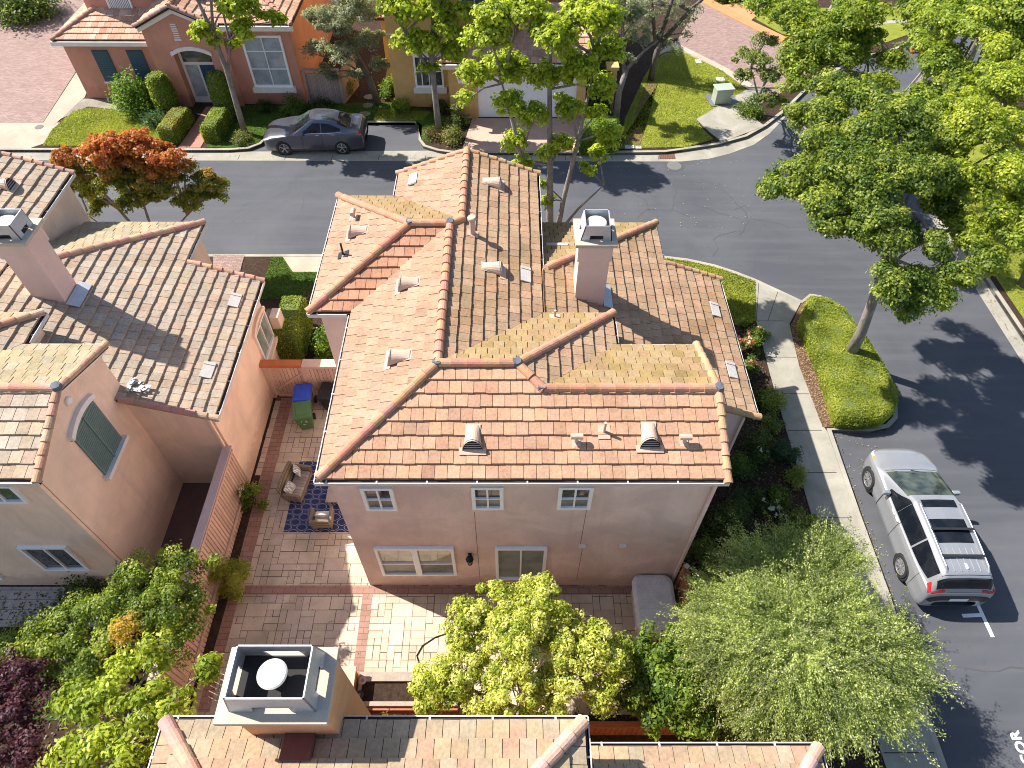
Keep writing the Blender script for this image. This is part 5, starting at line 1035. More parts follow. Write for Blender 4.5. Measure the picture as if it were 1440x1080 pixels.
# ================================================================== CARS
def cr(p, t):
    """Catmull-Rom along axis 0 of array p at float index t"""
    n = len(p); i = int(min(max(math.floor(t), 0), n-2)); f = t-i
    a, b, c, d = p[max(i-1, 0)], p[i], p[i+1], p[min(i+2, n-1)]
    return .5*((2*b)+(c-a)*f+(2*a-5*b+4*c-d)*f*f+(3*b-a-3*c+d)*f**3)
class Loft:
    def __init__(s, st): s.net = np.array(st, float)       # stations x ring x (x, y, z)
    def at(s, u, t): return cr(np.array([cr(s.net[i], t) for i in range(max(0, int(u)-1), min(len(s.net), int(u)+3))]), u-max(0, int(u)-1))
    def nrm(s, u, t):
        e = .03; a = s.at(min(u+e, len(s.net)-1.001), t)-s.at(max(u-e, 0), t); b = s.at(u, min(t+e, s.net.shape[1]-1.001))-s.at(u, max(t-e, 0))
        n = np.cross(a, b); n /= (np.linalg.norm(n) or 1); c = s.at(u, t); 
        if n[1]*max(c[1], .05)+n[2]*(c[2]-.55)*.8 < 0: n = -n
        return n
    def grid(s, nu, nt):
        U = np.linspace(0, len(s.net)-1, nu); T = np.linspace(0, s.net.shape[1]-1, nt); k = MB()
        P = np.array([[s.at(u, t) for t in T] for u in U])
        for sg in (1, -1):
            b = k.add([(p[0], p[1]*sg, p[2]) for row in P for p in row])
            for i in range(nu-1):
                for j in range(nt-1):
                    q = (b+i*nt+j, b+(i+1)*nt+j, b+(i+1)*nt+j+1, b+i*nt+j+1); k.f.append(q if sg < 0 else q[::-1]); k.m.append(0); k.c.append((1, 1, 1))
        return k
    def patch(s, mb, u0, u1, t0, t1, off=.006, sides=(1, -1), nu=8, nt=5, m=0, tt=None, uu=None):
        """thin raised panel following the body; t limits may vary along u (tt), u limits along t (uu)"""
        if t1 == 8 and tt is None and len(sides) == 2:            # one panel right across the centre line
            mb.mark(); V = []
            for i in range(nu+1):
                for j in range(2*nt+1):
                    fu, ft = i/nu, abs(j-nt)/nt; sg = 1 if j < nt else -1; u = u0+(u1-u0)*fu; t = t1+(t0-t1)*ft
                    p = s.at(u, t)+s.nrm(u, t)*off; V.append((p[0], p[1]*sg, p[2]))
            w = 2*nt+1; mb.faces(V, [(i*w+j, i*w+j+1, (i+1)*w+j+1, (i+1)*w+j) for i in range(nu) for j in range(2*nt)], m); return
        for sg in sides:
            mb.mark(); V = []
            for i in range(nu+1):
                for j in range(nt+1):
                    fu, ft = i/nu, j/nt; a0, a1 = (u0, u1) if uu is None else uu(ft); u = a0+(a1-a0)*fu
                    b0, b1 = (t0, t1) if tt is None else tt(fu); t = b0+(b1-b0)*ft
                    p = s.at(u, t)+s.nrm(u, t)*off; V.append((p[0], p[1]*sg, p[2]))
            fs = [(i*(nt+1)+j, (i+1)*(nt+1)+j, (i+1)*(nt+1)+j+1, i*(nt+1)+j+1) for i in range(nu) for j in range(nt)]
            mb.faces(V, [f[::-1] if sg > 0 else f for f in fs], m)
def ring(x, zb, wb, w, zs, zm, wbelt, zbelt, wg, zg, wr, zr, zt):
    return [(x, 0, zb), (x, wb, zb), (x, w*.985, zs), (x, w, zm), (x, wbelt, zbelt), (x, wg, zg), (x, wr, zr), (x, wr*.62, zr+(zt-zr)*.72), (x, 0, zt)]
def wheel(parent, x, y, r, sg, style):
    t = MB(); W = .12
    t.lathe((x, y, r), [(r*.70, -W), (r*.93, -W), (r, -W*.6), (r, W*.6), (r*.93, W), (r*.70, W)], 30, axis=(0, 1, 0), caps=False); t.lathe((x, y, r), [(r*.70, -W*.9), (r*.70, -W*.8)], 24, axis=(0, 1, 0)); wo = t.build('wheel', M['rubber'], parent, smooth=False)
    k = MB(); k.lathe((x, y+sg*W*.35, r), [(r*.72, -.02), (r*.72, .07), (r*.66, .08), (r*.64, -.015)], 30, 0, axis=(0, sg, 0), caps=False); k.lathe((x, y+sg*W*.25, r), [(r*.66, -.02), (r*.66, 0)], 24, 1, axis=(0, sg, 0))
    n = 10 if style == 'multi' else 5; rr = r*.66; yy = y+sg*(W*.62)
    for j in range(n):
        g = 2*PI*j/n+.2; dv = Vector((math.cos(g), 0, math.sin(g))); tv = Vector((-math.sin(g), 0, math.cos(g)))
        w0, w1 = (.022, .034) if style == 'multi' else (.035, .07); c = Vector((x, yy, r))
        for s0 in ((-1, 1) if style == 'multi' else (0,)):
            o = tv*s0*.03 if style == 'multi' else Vector((0, 0, 0)); a = c+dv*rr*.15+o*.4; b = c+dv*rr+o*1.6+(tv*.05 if style != 'multi' else Vector((0, 0, 0))); h = Vector((0, sg*.03, 0))
            k.hexa([a-tv*w0*.5, b-tv*w1*.5, b+tv*w1*.5, a+tv*w0*.5], [p+h for p in (a-tv*w0*.5, b-tv*w1*.5, b+tv*w1*.5, a+tv*w0*.5)], 0)
    k.lathe((x, yy, r), [(r*.16, 0), (r*.16, .035), (r*.1, .045)], 14, 0, axis=(0, sg, 0)); k.build('rim', [M['alloy'], M['soot_shade_black']], wo)
M['alloy'] = plain('alloy', (.36, .36, .37), .38, .6, .1, 6); M['chrome'] = plain('chrome', (.55, .55, .56), .22, .8, .05, 5); M['carglass'] = glass_mat('car_glass', (.006, .008, .012), .03, .35, mottle=(.014, .016, .02), coat=0); M['screen_glass'] = glass_mat('windscreen_glass', (.022, .03, .03), .03, .5, mottle=(.075, .088, .065), coat=0)  # windscreen mottle paints a reflection into the glass colour
M['tail'] = plain('tail_lamp', (.42, .012, .015), .18, 0, .15, 9, 0, .8); M['head'] = glass_mat('head_lamp', (.55, .56, .57), .08); M['amber'] = plain('amber_lamp', (.6, .22, .05), .2); M['trimblack'] = plain('black_trim', (.022, .022, .024), .45, 0, .15, 7)
def finish(t, L, mats, items, body_name='body', cut=()):
    bo = L.grid(72, 41).build(body_name, mats, t, smooth=True); 
    for name, m, fn, par in items:
        k = MB(); fn(k); k.build_split(name, m, bo if par else t, smooth=(name != 'door_seam'))
    return bo
LOCAL[0] = True
# ---------------------------------------------------------------- silver people carrier
van = empty('minivan', (12.98, 10.02, 0), 'silver people carrier with roof rails, sunroof and red tail lamps parked along the side street', 'minivan')
van.rotation_euler = (0, 0, R(89.6)); van.scale = (1.01, 1.02, 1.02); van.location = (12.92, 10.17, 0)
L = Loft([ring(2.62, .30, .30, .40, .38, .50, .38, .58, .34, .62, .26, .65, .66),
 ring(2.56, .20, .56, .66, .30, .50, .65, .64, .58, .72, .45, .76, .79),
 ring(2.32, .18, .78, .90, .30, .55, .89, .76, .80, .86, .60, .92, .97),
 ring(1.90, .18, .84, .99, .30, .58, .98, .88, .88, .97, .68, 1.03, 1.08),
 ring(1.50, .18, .85, 1.0, .30, .60, .99, .95, .92, 1.03, .80, 1.09, 1.15),
 ring(.22, .18, .85, 1.0, .30, .62, .995, 1.0, .94, 1.08, .70, 1.60, 1.68),
 ring(-.10, .18, .85, 1.0, .30, .62, .995, 1.02, .945, 1.10, .70, 1.66, 1.74),
 ring(-.9, .18, .85, 1.0, .30, .63, .995, 1.04, .945, 1.12, .70, 1.68, 1.76),
 ring(-1.7, .19, .85, 1.0, .31, .65, .995, 1.07, .94, 1.15, .69, 1.66, 1.745),
 ring(-2.28, .22, .84, .98, .34, .68, .975, 1.10, .91, 1.18, .67, 1.60, 1.68),
 ring(-2.50, .28, .80, .95, .38, .70, .94, 1.02, .87, 1.10, .66, 1.20, 1.23),
 ring(-2.60, .32, .70, .88, .42, .62, .85, .82, .75, .90, .60, .95, .97),
 ring(-2.62, .38, .50, .62, .44, .55, .6, .62, .5, .66, .4, .68, .69)])
paint_v = paint_mat('silver_paint', (.29, .30, .32), .35, .36)
def seam(k, L, u, t0=1.6, t1=5.0, w=.012):
    L.patch(k, u-w, u+w, t0, t1, .004, nu=1, nt=10)
def arches(k, xs, w, r):
    for x in xs:
        for s in (1, -1): k.mark(); k.lathe((x, s*(w-.02), r*.98), [(r*1.16, -.06), (r*1.18, .018), (r*1.05, .022)], 30, axis=(0, s, 0))
def vanseams(k):
    for u in (4.55, 6.35): seam(k, L, u)
    L.patch(k, 8.35, 8.37, 1.7, 4.9, .004, nu=1, nt=8); L.patch(k, 6.3, 8.3, 4.62, 4.66, .005, nu=10, nt=1); L.patch(k, 3.98, 4.0, 6, 8, .004, nu=1, nt=6); L.patch(k, 8.93, 8.96, 5.9, 8, .005, nu=1, nt=8)
body = finish(van, L, paint_v, [
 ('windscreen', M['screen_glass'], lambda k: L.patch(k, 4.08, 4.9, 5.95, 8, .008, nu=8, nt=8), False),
 ('rear_window', M['carglass'], lambda k: L.patch(k, 9.12, 9.86, 5.6, 8, .008, nu=6, nt=8), False),
 ('side_window', M['carglass'], lambda k: (L.patch(k, 4.55, 5.62, 5.15, 5.85, .007, nu=8, tt=lambda f: (5.0, 5.4+.52*min(1, f*2.2))), L.patch(k, 5.70, 7.27, 5.0, 5.92, .007, nu=8), L.patch(k, 7.34, 8.75, 5.0, 5.92, .007, nu=8, tt=lambda f: (5.0+.15*f*f, 5.92-.05*f))), False),
 ('sunroof', M['carglass'], lambda k: L.patch(k, 5.2, 6.1, 6.78, 8, .006, nu=5, nt=5), False),
 ('sunroof', M['carglass'], lambda k: L.patch(k, 6.6, 7.5, 6.75, 8, .006, nu=5, nt=5), False),
 ('headlight', M['head'], lambda k: L.patch(k, 1.0, 2.35, 4.3, 5.05, .006, nu=6, nt=4, tt=lambda f: (4.25+.3*f, 5.0)), False),
 ('indicator', M['amber'], lambda k: L.patch(k, 2.35, 2.75, 4.5, 4.95, .006, nu=3, nt=3), False),
 ('grille', M['trimblack'], lambda k: L.patch(k, .25, .8, 2.2, 4.0, .006, nu=3, nt=6), False),
 ('tail_light', M['tail'], lambda k: L.patch(k, 9.0, 10.0, 4.15, 5.35, .012, nu=6, nt=5, tt=lambda f: (4.75-.65*f, 5.3-.3*f)), False),
 ('tailgate_lamp', M['tail'], lambda k: L.patch(k, 9.98, 10.22, 4.9, 6.6, .014, nu=3, nt=6), False),
 ('chrome_strip', M['chrome'], lambda k: (L.patch(k, 3.6, 8.0, 1.9, 2.05, .012, nu=14, nt=1), L.patch(k, 10.3, 10.42, 4.6, 8, .012, nu=1, nt=8)), False),
 ('bumper_insert', M['trimblack'], lambda k: L.patch(k, 10.85, 11.6, 3.6, 8, .008, nu=3, nt=8), False),
 ('door_seam', M['trimblack'], vanseams, True),
 ('arch_trim', M['trimblack'], lambda k: arches(k, (1.62, -1.42), 1.0, .37), False)])
for x in (1.62, -1.42):
    for s in (1, -1): wheel(van, x, s*.915, .37, s, 'multi')
for s in (1, -1):
    k = MB(); pts = [L.at(u, 6.35) for u in np.linspace(5.7, 8.8, 12)]; k.tube([(p[0], s*(p[1]-.01), p[2]+(.07 if 0 < i < 11 else .0)) for i, p in enumerate(pts)], .022, 8); k.build('roof_rail', M['alloy'], van)
    k = MB(); p = L.at(4.62, 5.1); k.hexa([(p[0]-.07, s*(p[1]+.02), p[2]-.04), (p[0]+.07, s*(p[1]+.02), p[2]-.04), (p[0]+.06, s*(p[1]+.27), p[2]-.02), (p[0]-.06, s*(p[1]+.27), p[2]-.02)], [(p[0]-.07, s*(p[1]+.02), p[2]+.1), (p[0]+.07, s*(p[1]+.02), p[2]+.1), (p[0]+.05, s*(p[1]+.26), p[2]+.13), (p[0]-.07, s*(p[1]+.26), p[2]+.13)]); k.build('wing_mirror', paint_v, van, bevel=.03)
    for u in (5.35, 6.15): k = MB(); p = L.at(u, 4.55); k.tube([(p[0]-.1, s*(p[1]+.03), p[2]), (p[0]+.1, s*(p[1]+.03), p[2]+.005)], .018, 8); k.build('door_handle', M['chrome'], van)
for u in (7.02, 8.05): p = L.at(u, 6.35); k = MB(); k.bar((p[0], -p[1], p[2]+.09), (p[0], p[1], p[2]+.09), .07, .028); k.build('roof_crossbar', M['trimblack'], van)
k = MB()
for y in (-.36, -.18, 0, .18, .36):
    pts = [Vector(L.at(u, 8-abs(y)/.45)) for u in np.linspace(7.7, 8.75, 6)]; k.mark(); k.tube([(p.x, y, p.z+.002) for p in pts], .012, 6)
k.build_split('roof_rib', paint_v, van)
k = MB(); k.box(-2.635, -2.60, -.26, .26, .74, .88); k.build('number_plate', M['white'], van)
p = L.at(4.0, 7.3); k = MB(); k.tube([(1.47, .62, 1.13), (1.30, .0, 1.24)], .012, 5); k.mark(); k.tube([(1.47, .05, 1.18), (1.30, -.6, 1.2)], .012, 5); k.build_split('wiper', M['trimblack'], van)
k = MB(); k.hexa([(-2.1, -.05, 1.70), (-1.9, -.03, 1.73), (-1.9, .03, 1.73), (-2.1, .05, 1.70)], [(-2.1, -.01, 1.78), (-2.02, -.01, 1.78), (-2.02, .01, 1.78), (-2.1, .01, 1.78)]); k.build('aerial', M['white'], van)
# ---------------------------------------------------------------- grey saloon
car = empty('sedan', (-10.1, 32.42, 0), 'dark grey four door saloon car in the kerbside bay by the coral house', 'car')
car.rotation_euler = (0, 0, R(181.5)); car.scale = (1.07, 1.09, 1.14)
L2 = Loft([ring(2.43, .30, .40, .50, .36, .46, .48, .55, .42, .60, .32, .62, .63),
 ring(2.34, .20, .66, .76, .28, .46, .75, .62, .68, .68, .52, .71, .73),
 ring(2.02, .17, .76, .88, .27, .50, .87, .72, .80, .80, .62, .84, .87),
 ring(1.45, .16, .78, .915, .27, .52, .905, .82, .84, .89, .66, .93, .96),
 ring(.88, .16, .78, .92, .27, .54, .91, .88, .86, .95, .74, .985, 1.02),
 ring(.10, .16, .78, .92, .27, .55, .91, .91, .865, .98, .60, 1.37, 1.43),
 ring(-.35, .16, .78, .92, .27, .55, .91, .92, .865, .99, .595, 1.42, 1.485),
 ring(-.85, .16, .78, .92, .27, .56, .91, .93, .86, 1.00, .59, 1.39, 1.46),
 ring(-1.20, .17, .78, .92, .28, .57, .91, .94, .855, 1.01, .58, 1.31, 1.38),
 ring(-1.82, .18, .77, .91, .29, .58, .90, .95, .84, 1.03, .62, 1.08, 1.11),
 ring(-2.24, .22, .74, .87, .32, .58, .86, .93, .78, 1.01, .60, 1.05, 1.075),
 ring(-2.40, .28, .66, .78, .36, .55, .77, .78, .68, .86, .52, .90, .92),
 ring(-2.43, .34, .46, .56, .40, .50, .54, .58, .46, .62, .36, .64, .65)])
paint_c = paint_mat('graphite_paint', (.105, .11, .135), .6, .3)
def seam2(k):
    for u in (4.5, 6.25, 8.1): L2.patch(k, u-.012, u+.012, 1.7, 5.0, .004, nu=1, nt=10)
    L2.patch(k, 3.96, 3.99, 5.6, 8, .004, nu=1, nt=6); L2.patch(k, 9.05, 9.08, 6, 8, .004, nu=1, nt=6)
body = finish(car, L2, paint_c, [
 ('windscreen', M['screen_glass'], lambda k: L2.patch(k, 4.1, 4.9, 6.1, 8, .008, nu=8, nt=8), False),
 ('rear_window', M['carglass'], lambda k: L2.patch(k, 8.08, 8.92, 6.05, 8, .008, nu=8, nt=8), False),
 ('side_window', M['carglass'], lambda k: (L2.patch(k, 4.6, 6.2, 5.1, 5.85, .007, nu=8, tt=lambda f: (5.12, 5.4+.45*min(1, f*2))), L2.patch(k, 6.3, 8.3, 5.1, 5.85, .007, nu=8, tt=lambda f: (5.12+.15*f*f, 5.85-.3*f*f))), False),
 ('window_trim', M['chrome'], lambda k: L2.patch(k, 4.5, 8.4, 5.02, 5.1, .009, nu=14, nt=1), False),
 ('headlight', M['head'], lambda k: L2.patch(k, .9, 1.95, 4.25, 5.05, .006, nu=5, nt=4), False),
 ('grille', M['trimblack'], lambda k: L2.patch(k, .3, .9, 2.6, 5.2, .006, nu=3, nt=6), False),
 ('tail_light', M['tail'], lambda k: L2.patch(k, 9.9, 10.7, 4.2, 5.2, .01, nu=5, nt=4), False),
 ('rear_valance', M['trimblack'], lambda k: L2.patch(k, 11.0, 11.7, 2.0, 8, .008, nu=3, nt=8), False),
 ('door_seam', M['trimblack'], seam2, True),
 ('arch_trim', M['trimblack'], lambda k: arches(k, (1.42, -1.33), .915, .335), False)])
for x in (1.42, -1.33):
    for s in (1, -1): wheel(car, x, s*.835, .335, s, 'five')
for s in (1, -1):
    k = MB(); p = L2.at(4.6, 5.05); k.hexa([(p[0]-.05, s*(p[1]+.02), p[2]-.02), (p[0]+.06, s*(p[1]+.02), p[2]-.02), (p[0]+.05, s*(p[1]+.22), p[2]), (p[0]-.05, s*(p[1]+.22), p[2])], [(p[0]-.06, s*(p[1]+.02), p[2]+.1), (p[0]+.05, s*(p[1]+.02), p[2]+.1), (p[0]+.03, s*(p[1]+.21), p[2]+.12), (p[0]-.06, s*(p[1]+.21), p[2]+.12)]); k.build('wing_mirror', paint_c, car, bevel=.02)
    for u in (5.85, 7.55): k = MB(); p = L2.at(u, 4.5); k.tube([(p[0]-.09, s*(p[1]+.025), p[2]), (p[0]+.09, s*(p[1]+.025), p[2])], .016, 8); k.build('door_handle', M['chrome'], car)
k = MB(); k.box(-2.44, -2.41, -.24, .24, .60, .73); k.build('number_plate', M['white'], car)
k = MB(); q = [L2.at(10.15, t) for t in np.linspace(6, 8, 6)]; pts = [(p[0], p[1], p[2]+.03) for p in q]+[(p[0], -p[1], p[2]+.03) for p in q[-2::-1]]; k.tube(pts, .025, 6); k.build('boot_spoiler', paint_c, car)
LOCAL[0] = False
# ================================================================== TREES AND PLANTS
M['bark'] = bark_mat('grey_bark', (.16, .13, .11), (.30, .27, .24)); M['bark_d'] = bark_mat('dark_bark', (.07, .055, .045), (.16, .135, .115)); M['leafm'] = leaf_mat('tree_leaf', .42)
M['core'] = plain('hedge_core', (.10, .13, .025), .95, 0, .3, 8)
def unit(v): return v/np.maximum(np.linalg.norm(v, axis=1, keepdims=True), 1e-9)
def leaf_quads(P, l, w, up=.7, axis=None, out=None, jit=.25, wild=1.0):
    """one small pointed leaf at every point"""
    n = len(P); nr = rng.normal(0, wild, (n, 3)); nr[:, 2] += up*1.6
    if out is not None: nr += out*1.1
    nr = unit(nr); a = rng.normal(0, 1, (n, 3)) if axis is None else axis+rng.normal(0, .35, (n, 3)); a = unit(a-nr*(a*nr).sum(1, keepdims=True)); b = np.cross(nr, a)
    L = (l*rng.uniform(1-jit, 1+jit, n))[:, None]; W = (w*rng.uniform(1-jit, 1+jit, n))[:, None]
    V = np.empty((n, 4, 3)); V[:, 0] = P-a*L*.5; V[:, 1] = P+b*W*.5-a*L*.05+nr*L*.08; V[:, 2] = P+a*L*.5-nr*L*.10; V[:, 3] = P-b*W*.5-a*L*.05+nr*L*.08
    return V
def colours(n, pal, cl=None, spread=.18):
    pal = np.array(pal); t = rng.uniform(0, 1, n) if cl is None else np.clip(cl+rng.normal(0, .22, n), 0, .999)
    i = t*(len(pal)-1); k = i.astype(int); f = (i-k)[:, None]; k2 = np.minimum(k+1, len(pal)-1)
    return (pal[k]*(1-f)+pal[k2]*f)*rng.uniform(1-spread, 1+spread, (n, 1))
def lobe_clumps(lobes, dens, shell=.55, flat=.8):
    C, Lb = [], []
    for i, (c, r) in enumerate(lobes):
        n = max(4, int(dens*r*r)); d = unit(rng.normal(0, 1, (n, 3))); d[:, 2] = np.where(d[:, 2] < -.35, -d[:, 2]*.6, d[:, 2])
        q = rng.uniform(shell**3, 1, n)**(1/3); q *= 1+.18*np.sin(d[:, 0]*5+i)*np.cos(d[:, 1]*4+i*2)
        C.append(np.array(c)+d*(q*r)[:, None]*np.array([1, 1, flat])); Lb += [i]*n
    return np.concatenate(C), np.array(Lb)
def tree(name, label, cat, base, stems, lobes, dens=9, per=60, csz=.30, leaf=(.12, .075), pal=((.05, .11, .015), (.16, .26, .03)), bark='bark', group=None, shell=.55, flat=.8, up=.32, twig=.3, sub=.10, colf=None, r0=.14, split=0):
    t = empty(name, base, label, cat, group); k = MB()
    tips = []
    for path, rr in stems:
        k.tube(path, rr, 9); tips.append([Vector(p) for p in path])
    home = []; full = None
    if split:                              # every lobe breaks up into uneven smaller boughs
        full = lobes; lobes = []
        for h, (c, r) in enumerate(full):
            for q in range(split):
                d = unit(rng.normal(0, 1, (1, 3)))[0]*rng.uniform(.2, .85)*r; d[2] *= .6; lobes.append((tuple(np.array(c)+d), r*rng.uniform(.42, .72))); home.append(h)
    C, Lb = lobe_clumps(lobes, dens, shell, flat); allp = [p for path in tips for p in path[1:]]
    nodes = []
    for i, (c, r) in enumerate(full or lobes):
        c = Vector(c); s = min(allp, key=lambda p: (p-c).length+(1.5 if p.z > c.z else 0)); mid = s.lerp(c, .5)+Vector((0, 0, .18*(c-s).length*.5)); ra = max(.022, min(r0*.5, .035*r+.02))
        e = c-Vector((0, 0, r*.15)); k.tube([s, mid, e], [ra*1.3, ra, ra*.6], 6); nodes.append((mid, e, ra))
    if split:
        big = nodes; nodes = []
        for (c, r), h in zip(lobes, home):
            m_, e, ra = big[h]; c = Vector(c)-Vector((0, 0, r*.2)); a = m_.lerp(e, rng.uniform(.45, .95)); k.tube([a, a.lerp(c, .5)+Vector((0, 0, .06)), c], [ra*.5, ra*.38, ra*.2], 5); nodes.append((a.lerp(c, .5), c, ra*.6))
    tw = MB()
    for j in range(len(C)):
        if rng.uniform() < twig:
            m_, e, ra = nodes[Lb[j]]; s = m_.lerp(e, rng.uniform(.3, 1)); q = Vector(C[j]); tw.tube([s, s.lerp(q, .55)+Vector((0, 0, .08)), q], [ra*.45, ra*.3, .006], 4, 1, (1, 1, 1), False)
    k.build('trunk', M[bark], t, smooth=True)
    n = len(C)*per; idx = np.repeat(np.arange(len(C)), per); sz = csz*rng.uniform(.6, 1.35, len(C))
    # leaves sit in puffs: a skin of leaves turned outward round every twig end, thin underneath
    d = unit(rng.normal(0, 1, (n, 3))); d[:, 2] = np.where((d[:, 2] < -.2) & (rng.uniform(0, 1, n) < .75), -d[:, 2], d[:, 2]); q = rng.uniform(.45, 1.0, (n, 1))+np.abs(rng.normal(0, .16, (n, 1)))
    off = d*q*np.array([1, 1, .72])*sz[idx][:, None]; P = C[idx]+off; P[:, 2] = np.maximum(P[:, 2], .2)
    cen = np.array([l[0] for l in lobes])[Lb][idx]; out = unit(P-cen)
    V = leaf_quads(P, leaf[0], leaf[1], up, out=d*1.25+out*.35, wild=.62); cl = rng.uniform(.1, .9, len(C))[idx]
    if colf is not None: col = colf(P, cl, n)
    else: col = colours(n, pal, cl)
    quads_obj('crown', V, col, [M['leafm'], M[bark]], t, tw); return t
def lob(*q): return [(G(u, v, z), r) for u, v, z, r in q]
def lobY(y, *q): return [(WY(u, v, y+(dy[0] if dy else 0)), r) for u, v, r, *dy in q]
LIME = ((.20, .26, .015), (.34, .40, .022), (.48, .52, .05)); MID = ((.045, .09, .012), (.11, .17, .02), (.22, .28, .04)); OLIVE = ((.15, .17, .10), (.26, .28, .18), (.40, .41, .28)); YEL = ((.20, .26, .025), (.36, .38, .045), (.50, .46, .08))
# ---- big street tree on the planted island
tree('street_tree', 'large spreading green tree on the hedge island, its pale trunk leaning over the side street', 'tree', (12.93, 17.22, .12),
 [([(12.93, 17.22, .1), (12.85, 17.2, 1.8), (12.6, 17.22, 3.6), (12.33, 17.25, 5.3)], [.24, .19, .165, .14]), ([(12.45, 17.22, 4.6), (13.0, 17.4, 5.6), (13.9, 17.3, 6.4)], [.13, .10, .06]), ([(12.33, 17.25, 5.2), (11.4, 17.6, 6.6), (10.3, 18.0, 7.6)], [.13, .09, .05]), ([(12.33, 17.25, 5.2), (12.2, 17.6, 7.0), (11.9, 18.6, 8.2)], [.12, .09, .05])],
 lob((1092, 268, 7.6, .55), (1125, 250, 7.9, .75), (1150, 215, 8.2, .8), (1165, 165, 8.4, .85), (1180, 265, 8.2, .9), (1210, 300, 7.9, .9), (1175, 318, 7.5, .6), (1235, 345, 7.4, .8), (1270, 390, 6.9, .75), (1305, 410, 6.6, .7), (1280, 435, 6.2, .42), (1225, 225, 8.6, 1.0), (1265, 180, 8.8, .9), (1118, 165, 8.2, .6), (1210, 140, 8.8, .8), (1345, 385, 6.8, .6), (1300, 235, 8.3, .75), (1385, 368, 6.8, .4), (1260, 300, 8.2, .6), (1320, 350, 7.2, .45), (1190, 235, 8.5, .8), (1145, 290, 7.8, .6), (1240, 265, 8.5, .7), (1215, 190, 8.7, .8), (1275, 250, 8.4, .6), (1255, 420, 6.5, .4), (1160, 125, 8.4, .5), (1235, 215, 7.1, .8), (1205, 290, 6.6, .6), (1300, 230, 7.2, .7), (1150, 250, 7.3, .6), (1330, 300, 6.8, .6), (1275, 330, 6.6, .5), (1180, 200, 7.4, .6)),
 dens=62, per=105, csz=.25, leaf=(.10, .058), pal=((.05, .095, .014), (.15, .21, .025), (.38, .41, .065)), shell=.2, split=5, flat=.75)
tree('street_tree', 'broad bright green tree rooted beyond the side street, its crown over the asphalt', 'tree', (21.8, 21.5, .12), [([(21.8, 21.5, .1), (21.2, 21.4, 3), (19.6, 21.2, 5.4), (17.8, 21, 6.8)], [.26, .2, .15, .08]), ([(21.2, 21.4, 3), (20.0, 20.2, 5.6), (18.5, 19.4, 6.4)], [.14, .1, .06])],
 lob((1375, 190, 8.2, 1.05), (1420, 250, 7.8, 1.05), (1365, 265, 7.6, .85), (1430, 335, 7.0, .9), (1405, 130, 8.6, 1.05), (1345, 205, 7.9, .8), (1445, 190, 8, 1.0), (1400, 310, 7.2, .7), (1360, 320, 7.0, .5), (1425, 80, 8.8, .9), (1395, 365, 6.6, .5), (1325, 255, 7.6, .6), (1345, 150, 8.2, .8), (1375, 345, 6.8, .45), (1440, 290, 7.4, .8)), dens=56, per=105, csz=.27, leaf=(.105, .06), pal=((.09, .14, .014), (.25, .31, .025), (.50, .52, .07)), shell=.2, split=5, flat=.75)
tree('street_tree', 'bushy mid green tree standing beyond the brick driveway and the street corner', 'tree', (19.0, 41.2, .12), [([(19.0, 41.2, .1), (18.7, 41, 2.6), (18.2, 40.6, 4.4)], [.24, .18, .12])],
 lob((1110, 25, 6.2, 1.3), (1150, 55, 5.8, 1.4), (1190, 20, 6.8, 1.5), (1135, 95, 4.9, 1.1), (1185, 85, 5.4, 1.2), (1075, 5, 6, .9), (1220, 60, 6.0, .7), (1160, 130, 4.6, .9), (1225, 120, 5.0, .9), (1190, 140, 4.8, .8), (1120, 120, 4.6, .6), (1250, 90, 5.4, .7)), dens=36, per=100, csz=.34, leaf=(.135, .078), pal=((.07, .12, .014), (.20, .265, .022), (.42, .46, .06)), shell=.2, split=5, flat=.75)
tree('street_tree', 'dense green tree standing across the side street near the orange cone', 'tree', (24.6, 36.4, .12), [([(24.6, 36.4, .1), (24.2, 36, 3), (23.6, 35.4, 5.2)], [.26, .2, .13])],
 lob((1330, 25, 7.5, 1.5), (1390, 45, 8.0, 1.6), (1435, 20, 8.6, 1.5), (1330, 95, 6.6, 1.2), (1300, 140, 5.8, 1.0), (1355, 145, 6.6, 1.1), (1260, 150, 5.6, .7), (1290, 20, 7, .9), (1425, 95, 7.6, 1.2), (1265, 190, 5.6, .8), (1240, 165, 5.4, .7), (1300, 185, 5.8, .8), (1310, 75, 6.6, .9)), dens=36, per=100, csz=.34, leaf=(.135, .078), pal=((.07, .12, .014), (.20, .265, .022), (.42, .46, .06)), shell=.2, split=5, flat=.75)
tree('small_tree', 'small airy dark green tree by the concrete ramp at the street corner', 'tree', (13.4, 35.3, .12), [([(13.4, 35.3, .1), (13.5, 35.4, 1.6), (13.6, 35.6, 2.8)], [.10, .075, .05]), ([(13.45, 35.35, 1.0), (12.6, 35.4, 2.6)], [.06, .03]), ([(13.5, 35.4, 1.6), (14.4, 35.8, 3.2)], [.06, .03])],
 lob((1058, 85, 3.7, .8), (1085, 110, 3.2, .75), (1045, 112, 3.0, .55), (1075, 60, 4.3, .6), (1092, 145, 2.2, .6), (1072, 140, 2.4, .55)), dens=30, per=70, csz=.26, leaf=(.15, .065), pal=((.05, .085, .02), (.13, .18, .035), (.30, .34, .09)), shell=.3)
